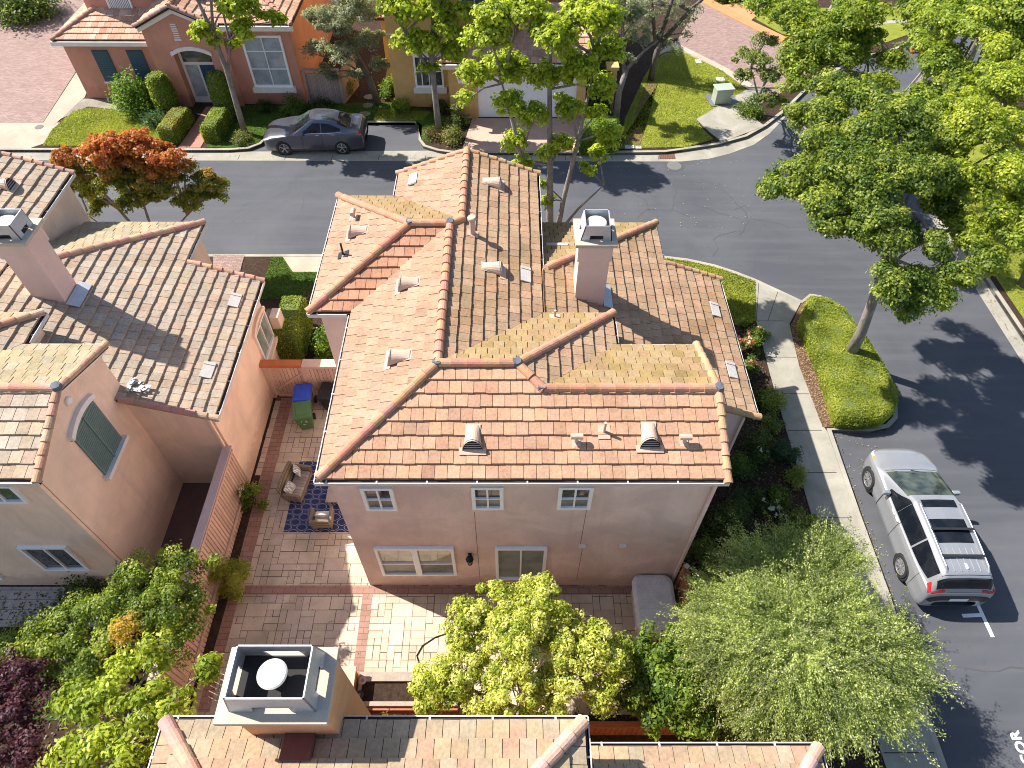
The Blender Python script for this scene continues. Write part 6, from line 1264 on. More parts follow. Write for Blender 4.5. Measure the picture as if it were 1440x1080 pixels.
# ---- bright trees by the ochre house
tree('sweetgum', 'tall multi stemmed bright lime green tree rising behind the rose house roof', 'tree', (1.75, 22.75, .12),
 [([(1.75, 22.75, .1), (1.6, 22.75, 2.5), (1.5, 22.8, 5), (1.35, 22.9, 8), (1.3, 23.0, 10.4)], [.2, .15, .12, .08, .03]), ([(1.7, 22.75, .3), (1.0, 22.7, 3), (.4, 22.8, 5.4), (-.3, 22.9, 8.2)], [.13, .1, .08, .03]), ([(1.8, 22.75, .4), (2.1, 22.85, 3.4), (2.5, 22.9, 6), (2.9, 23.1, 9)], [.14, .1, .08, .03]), ([(1.8, 22.75, 1.6), (2.7, 22.6, 3.2), (3.6, 22.5, 4.4)], [.07, .05, .025])],
 lobY(22.8, (690, 55, .75), (735, 20, .85, .4), (775, 55, .75, -.5), (820, 30, .85), (852, 75, .6, .4), (670, 105, .55), (715, 100, .7, .5), (765, 110, .6), (812, 100, .7, -.4), (848, 125, .45), (690, 25, .5), (850, 25, .5), (715, 150, .55), (752, 165, .45, -.4), (800, 155, .5), (838, 160, .3), (722, 200, .45), (792, 205, .42), (858, 192, .45, -.3), (735, 232, .33), (770, 215, .3), (840, 218, .3), (772, 283, .22), (765, 262, .2), (655, 140, .3), (823, 238, .25)),
 dens=100, per=46, csz=.22, leaf=(.125, .10), pal=LIME, shell=.3, flat=1.0, up=.4, twig=.4)
tree('sweetgum', 'slim bright green tree in front of the ochre house window', 'tree', (-3.8, 33.28, .12), [([(-3.8, 33.28, .1), (-3.85, 33.28, 2), (-3.88, 33.3, 3.9), (-3.6, 33.4, 6.2), (-3.5, 33.4, 8)], [.18, .15, .13, .08, .03]), ([(-3.87, 33.3, 3.2), (-5.0, 33.3, 5.3), (-5.8, 33.4, 7)], [.1, .07, .03])],
 lobY(33.3, (575, -60, 1.2), (620, -70, 1.3), (600, -120, 1.2), (650, -40, 1.0), (640, -110, 1.1), (572, 20, .8), (612, 15, .85, .4), (598, 62, .75, -.4), (638, 75, .6), (568, 60, .55, .3), (628, 40, .6), (605, 98, .35), (547, 10, .5), (650, 18, .5), (645, 50, .4)), dens=46, per=46, csz=.30, leaf=(.20, .16), pal=LIME, shell=.3, flat=1.0, up=.4, twig=.4)
tree('sweetgum', 'slim grey trunked tree with sparse lime leaves in front of the coral house', 'tree', (-14.11, 33.18, .12), [([(-14.11, 33.18, .1), (-14.05, 33.18, 2), (-14.0, 33.2, 3.6), (-14.1, 33.2, 5.4), (-14.5, 33.3, 8)], [.17, .14, .12, .1, .05]), ([(-14.0, 33.2, 3.3), (-13.4, 33.2, 5), (-13.2, 33.2, 7.4)], [.07, .06, .03]), ([(-14.1, 33.2, 5.2), (-13.4, 33.4, 8)], [.08, .05])],
 lobY(33.2, (300, -50, .9), (345, -60, 1.1), (320, -110, 1.1), (370, -40, .9), (260, -30, .7), (360, -110, 1.0), (288, 50, .6), (282, 35, .4), (342, 12, .7), (340, 45, .6, -.3), (320, 8, .5), (328, 64, .3), (392, 28, .3), (360, 22, .35), (300, 62, .3), (383, 22, .2)), dens=40, per=46, csz=.28, leaf=(.20, .16), pal=LIME, shell=.3, flat=1.0, up=.4, twig=.5)
# ---- olives
tree('olive_tree', 'grey green olive tree between the coral and ochre houses', 'tree', (-7.42, 36.26, .12), [([(-7.42, 36.26, .1), (-7.7, 36.3, 1.6), (-8.3, 36.3, 3.2), (-8.9, 36.4, 4.6)], [.2, .17, .13, .08])],
 lobY(36.3, (470, 35, 1.1), (448, 75, .75), (485, 75, .85, -.4), (520, 60, .75), (510, 20, .9), (450, 25, .7), (535, 90, .5), (500, 105, .45), (455, 100, .4), (490, 8, .9), (470, 110, .3)), dens=32, per=90, csz=.30, leaf=(.16, .05), pal=OLIVE, bark='bark_d', shell=.4, up=.4)
tree('olive_tree', 'olive tree with a forked grey trunk beside the garage hedge', 'tree', (5.75, 34.8, .12), [([(5.75, 34.8, .1), (5.75, 34.85, 1.6), (6.0, 34.9, 2.8)], [.2, .16, .13]), ([(5.95, 34.9, 2.7), (6.8, 35, 3.7), (7.4, 35, 4.2)], [.09, .06, .04]), ([(5.9, 34.9, 2.4), (5.6, 35, 4.4), (5.5, 35, 5.6)], [.1, .07, .04])],
 lobY(35, (872, 30, .8), (895, 55, .65), (862, 70, .5), (885, 88, .4), (850, 45, .5), (902, 20, .7), (875, 8, .7)), dens=30, per=80, csz=.29, leaf=(.16, .05), pal=OLIVE, bark='bark', shell=.4, up=.4)
tree('olive_tree', 'open dark limbed olive tree on the corner lawn, its limbs reaching over the brick driveway', 'tree', (8.2, 39.0, .12), [([(8.2, 39.0, .1), (8.25, 39, 1.4), (8.4, 39.1, 2.3)], [.2, .17, .16]), ([(8.4, 39.1, 2.2), (9.8, 39.4, 3.8), (11.4, 39.9, 5.2), (12.4, 40.2, 6.4)], [.13, .11, .08, .04]), ([(8.3, 39.1, 2.2), (8.8, 39.6, 4.4), (9.4, 40, 6.4)], [.12, .1, .05]), ([(8.2, 39.1, 2.0), (7.6, 39.3, 4.4), (7.4, 39.3, 6)], [.1, .08, .04])],
 lobY(39.5, (915, 45, .8), (940, 25, .8), (935, 65, .5), (960, 45, .5), (975, 15, .6), (905, 15, .8), (925, 5, .8), (955, 5, .6), (965, 30, .4), (950, 72, .3)), dens=14, per=34, csz=.36, leaf=(.18, .05), pal=OLIVE, bark='bark_d', shell=.4, up=.4, twig=.5)
# ---- red leaved tree
RZ = WY(190, 238, 22.7)[2]
def redcol(P, cl, n):
    hgt = np.clip((P[:, 2]-RZ)/.9+.16+.3*(P[:, 0] > -13.7)+(cl-.5)*1.0+rng.normal(0, .15, n), 0, 1)[:, None]; g = colours(n, ((.09, .12, .012), (.21, .23, .025), (.36, .34, .05)), cl); r = colours(n, ((.36, .075, .025), (.50, .14, .035), (.54, .27, .06)), cl); return g*(1-hgt)+r*hgt
tree('photinia_tree', 'rounded tree with rust red upper leaves and green lower leaves beyond the peach house', 'tree', (-15.2, 22.7, .12), [([(-15.2, 22.7, .1), (-15.3, 22.7, 1.5), (-15.8, 22.8, 3)], [.1, .08, .05]), ([(-15.15, 22.7, .1), (-14.9, 22.7, 1.6), (-14.7, 22.8, 3.2)], [.1, .08, .04]), ([(-15.1, 22.7, .3), (-14.2, 22.6, 1.8), (-13.0, 22.6, 2.9)], [.07, .06, .03]), ([(-15.25, 22.7, .2), (-16.2, 22.6, 1.7), (-17, 22.6, 2.8)], [.08, .06, .03])],
 lobY(22.7, (145, 218, .8), (195, 208, .8, .3), (238, 220, .65), (118, 245, .6), (160, 258, .7, -.3), (205, 250, .8), (240, 260, .55, -.3), (130, 275, .4), (225, 280, .45), (292, 255, .55), (300, 275, .4), (265, 285, .5), (180, 285, .4), (310, 262, .35), (95, 228, .5), (140, 292, .4), (175, 235, .8), (220, 240, .7), (260, 240, .45), (200, 275, .6), (110, 265, .45), (165, 205, .55), (275, 275, .45)), dens=72, per=96, csz=.20, leaf=(.105, .068), shell=.3, colf=redcol)
# ---- foreground trees
tree('privet_tree', 'rounded yellow green tree with pale leaf tips in front of the rose house', 'tree', (.4, 4.7, .12), [([(.4, 4.7, .1), (.35, 4.7, 1.4), (.2, 4.8, 2.6)], [.11, .09, .06]), ([(.4, 4.7, .2), (1.2, 4.8, 1.6), (1.8, 4.9, 2.6)], [.08, .06, .04]), ([(.35, 4.7, .3), (-.6, 4.7, 1.6), (-1.0, 4.7, 2.4)], [.07, .05, .03])],
 lob((660, 880, 3.5, .62), (700, 850, 3.7, .55), (755, 850, 3.8, .65), (725, 905, 3.7, .75), (790, 890, 3.5, .55), (835, 905, 3.3, .68), (860, 930, 3.1, .45), (800, 945, 3.3, .6), (650, 940, 3.2, .6), (610, 965, 2.9, .5), (720, 965, 3.2, .65), (600, 985, 2.6, .35), (680, 980, 2.9, .5), (770, 985, 2.9, .5), (845, 970, 2.8, .45), (765, 822, 3.8, .25)),
 dens=92, per=125, csz=.185, leaf=(.085, .044), pal=((.16, .22, .02), (.36, .40, .04), (.56, .55, .10), (.68, .66, .30)), shell=.4, flat=.9, up=.5)
tree('laurel', 'glossy dark green shrubby tree between the yellow tree and the feathery tree', 'tree', (4.3, 4.9, .12), [([(4.3, 4.9, .1), (4.3, 4.9, 1.2), (4.4, 5.0, 2.0)], [.09, .07, .05])],
 lob((920, 915, 2.6, .5), (960, 935, 2.6, .5), (905, 960, 2.4, .5), (945, 975, 2.5, .55), (985, 975, 2.3, .5), (915, 1005, 2.0, .45), (965, 1010, 2.0, .5), (890, 985, 2.1, .4), (995, 1010, 1.8, .4), (945, 895, 2.4, .35), (1030, 1000, 1.8, .45), (1065, 1015, 1.5, .4), (925, 950, 2.6, .4), (890, 920, 2.3, .3)), dens=70, per=70, csz=.22, leaf=(.12, .06), pal=((.04, .09, .012), (.11, .18, .018), (.24, .32, .04)), shell=.4, bark='bark_d')
tree('pittosporum', 'dense green tree with an orange patch of leaves beside the salmon fence', 'tree', (-10.6, 5.6, .12), [([(-10.6, 5.6, .1), (-10.6, 5.6, 1.6), (-10.4, 5.7, 2.6)], [.14, .11, .08]), ([(-10.6, 5.6, .8), (-11.6, 5.4, 2.4)], [.08, .05])],
 lob((105, 880, 3.0, .75), (160, 845, 3.5, .75), (205, 810, 3.7, .7), (250, 800, 3.7, .6), (235, 850, 3.8, .75), (185, 890, 3.7, .6), (145, 915, 3.4, .7), (265, 875, 3.5, .55), (60, 905, 2.6, .6), (280, 790, 3.5, .35), (225, 905, 3.4, .6), (90, 930, 2.8, .6), (272, 835, 3.4, .45), (35, 925, 2.2, .4)), dens=46, per=125, csz=.21, leaf=(.07, .05), shell=.35,
 colf=lambda P, cl, n: np.where((((P[:, 0]+8.95)/.34)**2+((P[:, 1]-5.55)/.42)**2+rng.normal(0, .4, n) < .85)[:, None], colours(n, ((.42, .27, .04), (.56, .37, .06)), cl), colours(n, ((.07, .12, .016), (.18, .235, .028), (.38, .42, .06)), cl)))
tree('lemon_tree', 'large leaved bright yellow green tree beside the wide open chimney', 'tree', (-9.6, 2.9, .12), [([(-9.6, 2.9, .1), (-9.4, 2.9, 1.8), (-9.0, 3.0, 3.0)], [.12, .09, .06])],
 lob((120, 1000, 4.0, .55), (165, 960, 4.2, .55), (215, 930, 4.3, .45), (245, 985, 4.3, .5), (285, 945, 4.0, .3), (200, 1000, 4.3, .6), (140, 1050, 4.0, .6), (195, 1055, 4.2, .5), (100, 1075, 3.8, .5), (250, 1020, 4.1, .35), (300, 935, 3.8, .2), (95, 985, 3.8, .3)), dens=44, per=62, csz=.22, leaf=(.13, .065), pal=((.14, .20, .015), (.30, .36, .025), (.50, .53, .08)), shell=.4)
tree('purple_plum', 'dark purple leaved tree beside the bright yellow green tree', 'tree', (-12.6, 3.4, .12), [([(-12.6, 3.4, .1), (-12.4, 3.4, 1.6), (-12.2, 3.5, 2.6)], [.11, .08, .05])],
 lob((30, 955, 3.0, .65), (15, 1010, 3.1, .75), (60, 990, 3.0, .5), (55, 1045, 3.0, .5), (20, 1070, 3.0, .6), (-20, 980, 3, .7)), dens=46, per=90, csz=.22, leaf=(.09, .05), pal=((.045, .012, .022), (.09, .025, .04), (.17, .07, .09)), shell=.5, bark='bark_d')
# feathery weeping tree: long drooping sprays of tiny leaves
def weeping(name, label, base, stems, hubs, nspray, pal):
    t = empty(name, base, label, 'tree'); k = MB()
    for path, rr in stems: k.tube(path, rr, 9)
    for c, r in hubs:
        s = min((Vector(p) for path, _ in stems for p in path[1:]), key=lambda p: (p-Vector(c)).length); k.tube([s, s.lerp(Vector(c), .5)+Vector((0, 0, .25)), c], [.06, .045, .02], 6)
    k.build('trunk', M['bark'], t, smooth=True)
    tw = MB(); PP, AX, CL = [], [], []; tc = np.array(base[:2])
    w = np.array([r for _, r in hubs]); w = w**2/np.sum(w**2)
    for _ in range(nspray):
        c, r = hubs[rng.choice(len(hubs), p=w)]; c = np.array(c); d = unit(rng.normal(0, 1, (1, 3)))[0]; d[2] = abs(d[2])*.8; p = c+d*r*rng.uniform(.25, .8)*np.array([1, 1, .7])
        o = np.array([*(p[:2]-tc), 0]); o = o/(np.linalg.norm(o)+.3)*.8+np.array([d[0], d[1], 0])*.7+rng.normal(0, .3, 3)*np.array([1, 1, .3]); o[2] += rng.uniform(.05, .6); L = rng.uniform(.45, 1.1)*(1.5 if rng.uniform() < .18 else 1); pts = [p]; v = o/np.linalg.norm(o)
        for s in range(9): v = v+np.array([0, 0, -.085])+rng.normal(0, .085, 3); v /= np.linalg.norm(v); pts.append(pts[-1]+v*L/9)
        pts = np.array(pts)
        if pts[-1, 2] < .35: continue
        if rng.uniform() < .35: tw.tube([tuple(q) for q in pts[::3]], [.007, .005, .004, .003], 3, 1, (1, 1, 1), False)
        n = 66; f = rng.uniform(.1, 9, n); i = np.minimum(f.astype(int), 8); ff = (f-i)[:, None]
        PP.append(pts[i]*(1-ff)+pts[i+1]*ff+rng.normal(0, .035, (n, 3))); AX.append((pts[i+1]-pts[i])*9/L); CL.append(np.full(n, np.clip(.5+.45*math.sin(p[0]*4.1+p[1]*2.3)*math.cos(p[1]*3.7-p[0]*1.9)+rng.normal(0, .22), .02, .97)))
    P = np.concatenate(PP); V = leaf_quads(P, .056, .024, .4, axis=np.concatenate(AX)); quads_obj('crown', V, colours(len(P), pal, np.concatenate(CL)), [M['leafm'], M['bark']], t, tw)
weeping('mayten_tree', 'wide feathery tree of fine pale green sprays overhanging the pavement', (7.2, 5.4, .12), [([(7.2, 5.4, .1), (7.15, 5.5, 1.3), (7.2, 5.7, 2.4)], [.14, .11, .07]), ([(7.15, 5.5, 1.2), (7.9, 5.9, 2.3), (8.4, 6.1, 2.9)], [.08, .06, .04]), ([(7.15, 5.5, 1.2), (6.4, 5.9, 2.4)], [.08, .05]), ([(7.15, 5.5, 1.0), (7.6, 4.8, 2.2)], [.07, .05])],
 lob((1030, 855, 3.2, .7), (1075, 815, 3.4, .8), (1130, 800, 3.4, .75), (1090, 870, 3.7, .9), (1160, 860, 3.5, .9), (1035, 910, 3.4, .85), (1110, 930, 3.6, .95), (1190, 920, 3.3, .9), (1235, 910, 2.9, .7), (1160, 975, 3.2, .8), (1225, 970, 2.8, .65), (1080, 985, 3.0, .6), (1010, 885, 2.8, .45), (1260, 945, 2.5, .4), (1170, 790, 2.8, .5), (1020, 950, 2.6, .45)), 6200, ((.12, .165, .04), (.34, .40, .11), (.61, .65, .26)))
# ---- clipped hedges and shrubs
def hedge(name, label, cat, poly, z0, z1, dens=900, leaf=(.06, .035), pal=MID, group=None, rnd=.12, colf=None):
    """clipped bush: a solid dark core under a skin of leaves; rnd sets how far the top rounds in"""
    poly = ccw([tuple(p[:2]) for p in poly]); c = np.mean(poly, 0); k = MB(); n = len(poly); H = z1-z0
    tiers = [(0, .97), (.45, 1.0), (.75, 1-rnd*.22), (.9, 1-rnd*.55), (1, 1-rnd*1.15)] if rnd > .2 else [(0, .98), (.5, 1.0), (.86, 1-rnd*.25), (1, 1-rnd)]
    rings = [[np.array([*(c+(np.array(p)-c)*f), z0+H*h]) for p in poly] for h, f in tiers]; P, Nn = [], []
    for ra, rb in zip(rings, rings[1:]):
        for i in range(n):
            q = [ra[i], ra[(i+1) % n], rb[(i+1) % n], rb[i]]; k.face(q, 1); nn = np.cross(q[1]-q[0], q[3]-q[0]); A = np.linalg.norm(nn); m = int(A*dens)+1; nn = nn/(A or 1); u, v = rng.uniform(0, 1, (m, 1)), rng.uniform(0, 1, (m, 1))
            P.append((q[0]*(1-u)+q[1]*u)*(1-v)+(q[3]*(1-u)+q[2]*u)*v+nn*rng.normal(.02, .03, (m, 1))); Nn.append(np.tile(nn, (m, 1)))
    k.face(rings[-1], 1); top = [tuple(p[:2]) for p in rings[-1]]; mn, mx = np.min(top, 0), np.max(top, 0); m = int((mx-mn).prod()*dens); x = rng.uniform(mn[0], mx[0], m); y = rng.uniform(mn[1], mx[1], m); o = inpoly(x, y, top); x, y = x[o], y[o]
    P.append(np.stack([x, y, z1+.035*np.sin(x*5.1)*np.cos(y*4.3)+rng.normal(0, .022, len(x))], 1)); Nn.append(np.tile([0, 0, 1.], (len(x), 1)))
    P = np.concatenate(P); V = leaf_quads(P, *leaf, .3, out=np.concatenate(Nn)*1.6); pt = .5+.4*np.sin(P[:, 0]*2.3+P[:, 1]*1.7)*np.cos(P[:, 1]*2.9-P[:, 0])
    C = colours(len(P), pal, pt) if colf is None else colf(P, pt, len(P))
    return tag(quads_obj(name, V, C, [M['leafm'], M['core']], None, k), label, cat, group)
def shrub(name, label, ctr, r, h, n=None, leaf=(.09, .05), pal=MID, group=None, cat='shrub', flowers=None, flat=None, nb=None):
    """loose bush: clumps of leaves on short stems"""
    n = n or int(2600*r*h); nb = nb or max(10, int(46*r*r)); x0, y0, z0 = ctr; d = unit(rng.normal(0, 1, (nb, 3))); d[:, 2] = np.abs(d[:, 2]); q = rng.uniform(.35, 1, nb)[:, None]; B = np.array([x0, y0, z0+h*.12])+d*q*np.array([r*.85, r*.85, h*.82])
    k = MB()
    for b in B[::3]: k.tube([(x0, y0, z0-.05), tuple((b+np.array([x0, y0, z0+.1]))/2), tuple(b)], [.018, .012, .005], 4, 1)
    i = rng.integers(0, nb, n); P = B[i]+rng.normal(0, 1, (n, 3))*np.array([.2, .2, .15])*max(.4, r)*.9; P[:, 2] = np.maximum(P[:, 2], z0+.02); V = leaf_quads(P, *leaf, .7, out=unit(P-np.array([x0, y0, z0]))*.6); C = colours(n, pal, rng.uniform(.05, .95, nb)[i])
    if flowers:
        col, nf, sz = flowers; j = rng.integers(0, nb, nf); F = B[j]+rng.normal(0, .07, (nf, 3))+np.array([0, 0, .1]); m = 7
        FV = leaf_quads(np.repeat(F, m, 0)+rng.normal(0, sz*.3, (nf*m, 3)), sz, sz*.8, .8); V = np.concatenate([V, FV]); C = np.concatenate([C, np.repeat(np.array(col)[rng.integers(0, len(col), nf)], m, 0)*rng.uniform(.85, 1.1, (nf*m, 1))])
    return tag(quads_obj(name, V, C, [M['leafm'], M['bark_d']], None, k), label, cat, group)
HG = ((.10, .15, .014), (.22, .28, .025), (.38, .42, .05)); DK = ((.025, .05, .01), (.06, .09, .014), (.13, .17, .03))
isl = P2([(1137, 420), (1160, 423), (1183, 438), (1202, 466), (1218, 484), (1243, 527), (1260, 560), (1254, 580), (1238, 594), (1205, 598), (1176, 594), (1166, 560), (1152, 515), (1136, 482), (1124, 455)], .45)
hedge('island_hedge', 'long low clipped hedge filling the planted island beside the side street', 'hedge', isl, .13, .78, 3400, (.062, .038), ((.14, .18, .02), (.28, .32, .035), (.42, .43, .08)), rnd=.15)
hedge('tall_hedge', 'tall clipped green hedge block beside the peach house wall pier', 'hedge', [(-8.75, 17.0), (-7.95, 17.0), (-7.95, 19.2), (-8.75, 19.2)], .13, 1.75, 900, (.07, .045), HG)
shrub('side_shrub', 'bright leafy shrub between the tall hedge and the rose house', (-7.1, 17.6, .13), .75, 1.3, 2600, (.10, .065), ((.07, .15, .015), (.15, .25, .025), (.25, .34, .04)))
shrub('side_shrub', 'low dark shrub at the edge of the shaded side lawn', (-7.0, 19.6, .13), .8, .8, 1500, (.09, .05), MID); shrub('side_shrub', 'reddish brown low shrub beyond the tall hedge in the side garden', (-8.3, 20.2, .13), .7, .6, 1000, (.08, .05), ((.06, .05, .02), (.14, .10, .04)))
shrub('climbing_rose', 'leafy climber with one white bloom cluster against the salmon fence', (-8.35, 11.0, .13), .45, 1.7, 1700, (.09, .055), ((.08, .13, .015), (.22, .28, .03)), flowers=([(.75, .72, .66)], 5, .11)); shrub('grassy_shrub', 'wispy yellow green shrub at the foot of the salmon fence', (-8.25, 8.3, .13), .58, 1.5, 5200, (.16, .018), ((.13, .16, .02), (.30, .33, .05), (.44, .43, .09)))
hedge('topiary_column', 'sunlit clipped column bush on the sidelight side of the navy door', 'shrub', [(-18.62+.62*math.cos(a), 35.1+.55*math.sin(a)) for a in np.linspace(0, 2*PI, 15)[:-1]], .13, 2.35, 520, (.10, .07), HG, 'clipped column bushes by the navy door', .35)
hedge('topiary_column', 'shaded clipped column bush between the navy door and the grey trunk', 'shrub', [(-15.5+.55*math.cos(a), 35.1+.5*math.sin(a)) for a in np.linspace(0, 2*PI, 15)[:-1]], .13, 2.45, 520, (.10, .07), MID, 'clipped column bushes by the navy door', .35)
rp = lambda P, cl, n: np.where((P[:, 2] > .85)[:, None] & (rng.uniform(0, 1, n) < .45)[:, None], colours(n, ((.35, .13, .03), (.36, .24, .05)), cl), colours(n, HG, cl))
hedge('box_hedge', 'low boxy hedge with reddish tips between the lawn and the terracotta walk', 'hedge', [(-18.2, 32.2), (-17.35, 32.2), (-17.15, 34.4), (-18.0, 34.4)], .13, 1.0, 800, (.08, .05), HG, 'box hedges along the terracotta walk', .12, rp)
hedge('box_hedge', 'low boxy green hedge between the terracotta walk and the grey trunk', 'hedge', [(-16.0, 32.3), (-15.2, 32.3), (-15.1, 34.4), (-15.9, 34.4)], .13, 1.0, 800, (.08, .05), HG, 'box hedges along the terracotta walk', .12)
shrub('flowering_bush', 'big bright bush covering the slate shutters of the coral house', (-20.4, 35.5, .13), 1.25, 2.4, 5200, (.14, .075), ((.07, .15, .015), (.16, .27, .025), (.28, .36, .05)), nb=60)
shrub('agapanthus', 'dark strappy clump in front of the big bright bush with white heads', (-19.0, 34.4, .13), 1.1, .75, 2600, (.28, .03), ((.02, .06, .012), (.06, .13, .025), (.14, .22, .06)), flowers=([(.7, .72, .74)], 5, .12))
shrub('window_shrub', 'rounded green shrub under the coral house window', (-11.9, 35.3, .13), .85, .95, 2200, (.10, .055), MID, 'shrubs under the coral house window'); shrub('window_shrub', 'smaller dark shrub below the coral house window by the grey fence', (-10.4, 35.5, .13), .7, .75, 1500, (.10, .05), DK, 'shrubs under the coral house window'); shrub('window_shrub', 'low shrub below the coral house window close to the grey trunk', (-13.6, 35.5, .13), .6, .6, 1100, (.10, .05), DK, 'shrubs under the coral house window')
shrub('verge_shrub', 'twiggy pale shrub around the foot of the slim grey trunk', (-14.0, 32.5, .13), .7, .5, 1100, (.09, .045), ((.10, .12, .03), (.24, .25, .08))); shrub('verge_shrub', 'yellowing shrub at the kerb below the slim tree of the ochre house', (-3.1, 32.5, .13), .8, .8, 1500, (.10, .055), ((.10, .13, .025), (.24, .25, .06), (.34, .28, .10))); shrub('verge_shrub', 'leafy shrub at the garage corner by the small plate', (-2.9, 34.1, .13), .7, 1.1, 1700, (.11, .065), ((.06, .11, .02), (.18, .22, .05), (.30, .28, .10)))
shrub('verge_shrub', 'shrub below the ochre house window', (-6.0, 35.5, .13), .6, .9, 1200, (.11, .06), HG); shrub('verge_shrub', 'dark low shrub between the ochre house window and garage', (-4.0, 35.5, .13), .6, .6, 1000, (.10, .06), DK); shrub('verge_shrub', 'reddish low groundcover shrub at the foot of the slim bright tree', (-4.1, 32.9, .13), .7, .4, 900, (.09, .05), ((.08, .08, .02), (.20, .12, .04))); shrub('fern_bank', 'bright ferny plants along the ochre wall behind an olive trunk', (-6.9, 37.3, .13), .7, 1.3, 1600, (.22, .05), ((.09, .17, .015), (.22, .30, .03)))
shrub('verge_shrub', 'yellow flowered vine clump behind the grey fence under the olive crown', (-9.4, 37.0, .13), .7, 1.6, 1500, (.11, .06), ((.08, .14, .02), (.30, .27, .03)), flowers=([(.6, .35, .03)], 14, .12))
hedge('garage_hedge', 'bright clipped hedge between the garage apron and the corner lawn', 'hedge', P2([(815, 208), (868, 206), (868, 178), (818, 180)], .5), .13, 1.15, 700, (.11, .07), ((.07, .14, .015), (.17, .26, .025), (.28, .36, .04)))
hedge('ivy_wall', 'tall dark ivy covered hedge in the shade beside the garage', 'hedge', [(4.15, 34.9), (5.3, 34.9), (5.3, 36.6), (4.15, 36.6)], .13, 2.5, 450, (.12, .09), DK)
shrub('corner_shrub', 'low green shrub under the small airy tree at the street corner', (13.1, 35.2, .13), .9, .8, 1800, (.12, .06), MID); shrub('corner_shrub', 'sunny bush beside the rust coloured path', (14.9, 50.5, .13), 1.4, 1.4, 1800, (.2, .11), HG); shrub('corner_shrub', 'dark tangled bush across the brick driveway from the coral house', (-32, 47.5, .13), 2.6, 2.6, 4500, (.22, .12), MID)
shrub('corner_shrub', 'green bush further along beyond the rust path', (18.5, 52.0, .13), 1.6, 1.8, 2200, (.22, .12), MID)
# rose bed along the pavement
roses = ((1055, 487, .55, 1.1, 'rose bush with coral pink blooms beside the low roof gutter', ([(.72, .12, .13), (.75, .30, .24), (.7, .55, .45)], 22)), (1048, 520, .45, .9, 'rose bush with small red blooms next to the pink one', ([(.6, .05, .05), (.7, .3, .25)], 9)), (1048, 455, .4, .45, 'small pale green plant in the dark bed by the lawn edge', None),
 (1085, 568, .6, 1.0, 'yellow green leafy bush overhanging the pavement beside the lower roof', None), (1066, 632, .75, 1.1, 'rounded dark green bush with a few white flowers below the roof edge', ([(.75, .75, .7)], 4)), (1105, 640, .55, .9, 'blue green bush touching the pavement shadow line', None), (1117, 676, .5, .8, 'yellow edged bush beside the pavement, above the feathery tree', None), (1052, 700, .5, .6, 'low dark bush against the house wall in the bed', None), (1085, 715, .5, .5, 'sparse low plant with pale specks in the middle of the dark bed', ([(.6, .6, .5)], 7)), (1010, 745, .8, 1.6, 'tall dark bush at the wall corner beside the downpipe', None), (1150, 735, .35, .5, 'tuft of bright leaves spilling onto the pavement edge', None))
for i, (u, v, r, h, lb, fl) in enumerate(roses): shrub('rose_bush', lb, G(u, v, .3)[:2]+(.13,), r, h, int(1900*r*h)+500, (.08, .05), ((MID, DK)[0], MID, HG, ((.08, .13, .02), (.2, .26, .04), (.36, .38, .08)), DK, ((.03, .07, .03), (.07, .13, .06)), ((.10, .14, .02), (.30, .32, .06)), DK, DK, DK, HG)[i], 'plants in the bed by the pavement', flowers=fl+(.10,) if fl else None)
shrub('corner_vine', 'dark green creeper at the corner of the peach house behind the dense tree', (-10.6, 7.7, .13), .8, 2.2, 2600, (.10, .06), DK); shrub('path_shrub', 'leafy shrub beside the grey paver path at the foot of the dense tree', (-13.4, 6.4, .13), 1.0, 1.3, 2600, (.08, .055), MID); shrub('path_shrub', 'low green groundcover clump on the grey paver path near the purple tree', (-14.6, 5.4, .13), 1.0, .9, 2200, (.08, .055), HG)
shrub('corner_vine', 'low creeper along the peach house wall under the wide window', (-12.6, 7.7, .13), .9, 1.0, 1400, (.10, .06), DK)
shrub('planter_succulent', 'small orange brown plant in the raised planter', (-3.3, 4.42, .52), .2, .25, 160, (.09, .03), ((.2, .10, .03), (.35, .2, .06))); shrub('bed_shrub', 'dark leafy shrub under the feathery tree near the bottom roof', (6.0, 4.3, .13), .8, .8, 1500, (.10, .06), MID); shrub('bed_shrub', 'glossy shrub behind the bottom roof gutter near the utility lids', (7.9, 3.7, .13), .6, .6, 1200, (.10, .05), MID); shrub('bed_shrub', 'low dark shrub outside the patio by the redwood screen', (5.6, 6.4, .13), .6, 1.0, 1300, (.10, .05), DK)
for i, (u, v, r, h, lb) in enumerate(((1040, 660, .6, .8, 'dark bush close under the low roof rake'), (1080, 600, .5, .8, 'leafy bush filling the gap beside the yellow green bush'), (1032, 720, .7, 1.2, 'tall dark green bush between the wall corner and the low plants'), (1095, 700, .5, .6, 'mid green bush in the middle of the dark bed above the feathery tree'), (1120, 735, .5, .7, 'bush at the edge of the feathery tree next to the pavement'), (1060, 560, .45, .7, 'dark bush under the low roof gutter'), (1070, 470, .4, .5, 'low bush between the coral rose and the pavement'), (985, 790, .6, 1.3, 'dark bush behind the redwood screen'))):
    shrub('bed_bush', lb, G(u, v, .3)[:2]+(.13,), r, h, int(2200*r*h)+500, (.08, .05), (MID, ((.06, .10, .02), (.15, .19, .03), (.30, .31, .06)), DK)[i % 3], 'plants in the bed by the pavement')
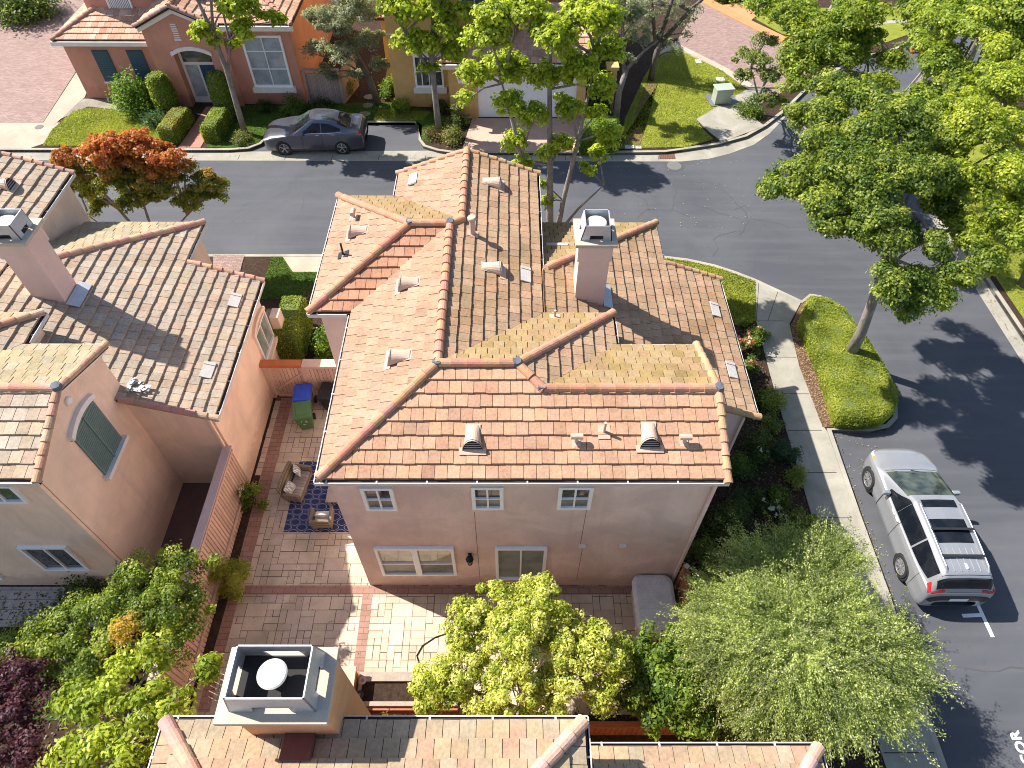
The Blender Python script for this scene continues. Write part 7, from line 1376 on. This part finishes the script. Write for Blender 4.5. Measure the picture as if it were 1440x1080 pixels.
# fallen leaves and bark litter (uncountable)
def litter(poly, n, pal, z, l=.09):
    P = np.array(poly); mn, mx = P.min(0), P.max(0); x = rng.uniform(mn[0], mx[0], n*3); y = rng.uniform(mn[1], mx[1], n*3); m = inpoly(x, y, poly); x, y = x[m][:n], y[m][:n]
    V = leaf_quads(np.stack([x, y, np.full(len(x), z)+rng.uniform(0, .03, len(x))], 1), l, l*.5, 3.0); tag(quads_obj('leaf_litter', V, colours(len(x), pal), M['leafm']), kind='stuff')
BR = ((.05, .03, .02), (.16, .10, .06), (.34, .24, .16)); litter([(5.0, 19.2), (9.7, 19.0), (9.7, 3.4), (5.2, 3.4)], 5200, BR, .14); litter([(11.12, 14.1), (11.06, 17), (11.27, 19.1), (12.4, 20.6), (12.4, 14.1)], 2600, ((.16, .09, .05), (.38, .26, .17), (.5, .38, .27)), .155, .08)
litter([(-15.5, 3), (-8.9, 3), (-8.9, 8), (-15.5, 8)], 2500, BR, .14); litter([(11.5, 14.1), (12.6, 13.8), (13.6, 12), (11.6, 12)], 60, ((.4, .36, .25), (.5, .45, .3)), .01, .06); litter([(-4, 4.2), (5, 4.2), (5, 4.9), (-4, 4.9)], 700, BR, .14); litter([(5, 30.5), (12, 31), (12, 25), (5, 26)], 70, ((.45, .42, .3), (.5, .4, .25)), .01, .07)
for q in ([(-25, 31.05), (8.5, 31.0), (8.5, 31.36), (-25, 31.5)], [(19.9, 16), (20.3, 16), (20.3, 27), (19.8, 27)], [(11.45, 13.8), (11.6, 13.8), (11.7, 4), (11.4, 4)]): litter(q, 170, ((.16, .10, .05), (.34, .27, .13), (.5, .42, .25)), .012, .07)
litter([(-24.3, 32.0), (-17.8, 31.9), (-17.8, 33.5), (-21, 35.3), (-24, 35.3)], 130, ((.30, .22, .08), (.5, .42, .2)), .2, .09); litter([(-8.4, 15.4), (-4.3, 15.4), (-4.3, 6), (-8.0, 6)], 90, ((.16, .10, .05), (.3, .22, .1)), .148, .06)
# ================================================================== LIGHT AND CAMERA
sun_v = Vector((-.626, .270, .731)).normalized(); el = math.asin(sun_v.z); az = math.atan2(sun_v.x, sun_v.y)
l = bpy.data.lights.new('Sun', 'SUN'); l.energy = 5.0; l.angle = R(.55); l.color = (1.0, .95, .87)
so = bpy.data.objects.new('Sun', l); COL.objects.link(so); so.rotation_euler = (-sun_v).to_track_quat('-Z', 'Y').to_euler(); so.location = (-20, 10, 40)
w = bpy.data.worlds.new('World'); SC.world = w; w.use_nodes = True; nt = w.node_tree
sk = nt.nodes.new('ShaderNodeTexSky'); sk.sky_type = 'NISHITA'; sk.sun_disc = False; sk.sun_elevation = el; sk.sun_rotation = az; sk.air_density = 1.0; sk.dust_density = 1.0; sk.ozone_density = 1.0
bg = nt.nodes['Background']; bg.inputs['Strength'].default_value = .10; nt.links.new(sk.outputs[0], bg.inputs['Color'])
cd = bpy.data.cameras.new('Camera'); cd.sensor_fit = 'HORIZONTAL'; cd.sensor_width = 36; cd.lens = 36*F_/1440; cd.clip_end = 600; cd.clip_start = .1
co_ = bpy.data.objects.new('Camera', cd); COL.objects.link(co_)
m3 = Matrix((CR, CU, -_d)).transposed(); co_.matrix_world = Matrix.Translation((0, 0, CH)) @ m3.to_4x4(); SC.camera = co_
SC.view_settings.view_transform = 'Standard'; SC.view_settings.look = 'None'; SC.view_settings.exposure = 1.0; SC.view_settings.gamma = 1
SC.render.resolution_x = 1024; SC.render.resolution_y = 768
SC.cycles.filter_width = 1.0; SC.cycles.max_bounces = 8; SC.cycles.diffuse_bounces = 4; SC.cycles.transparent_max_bounces = 8
try: SC.cycles.use_denoising = True
except Exception: pass
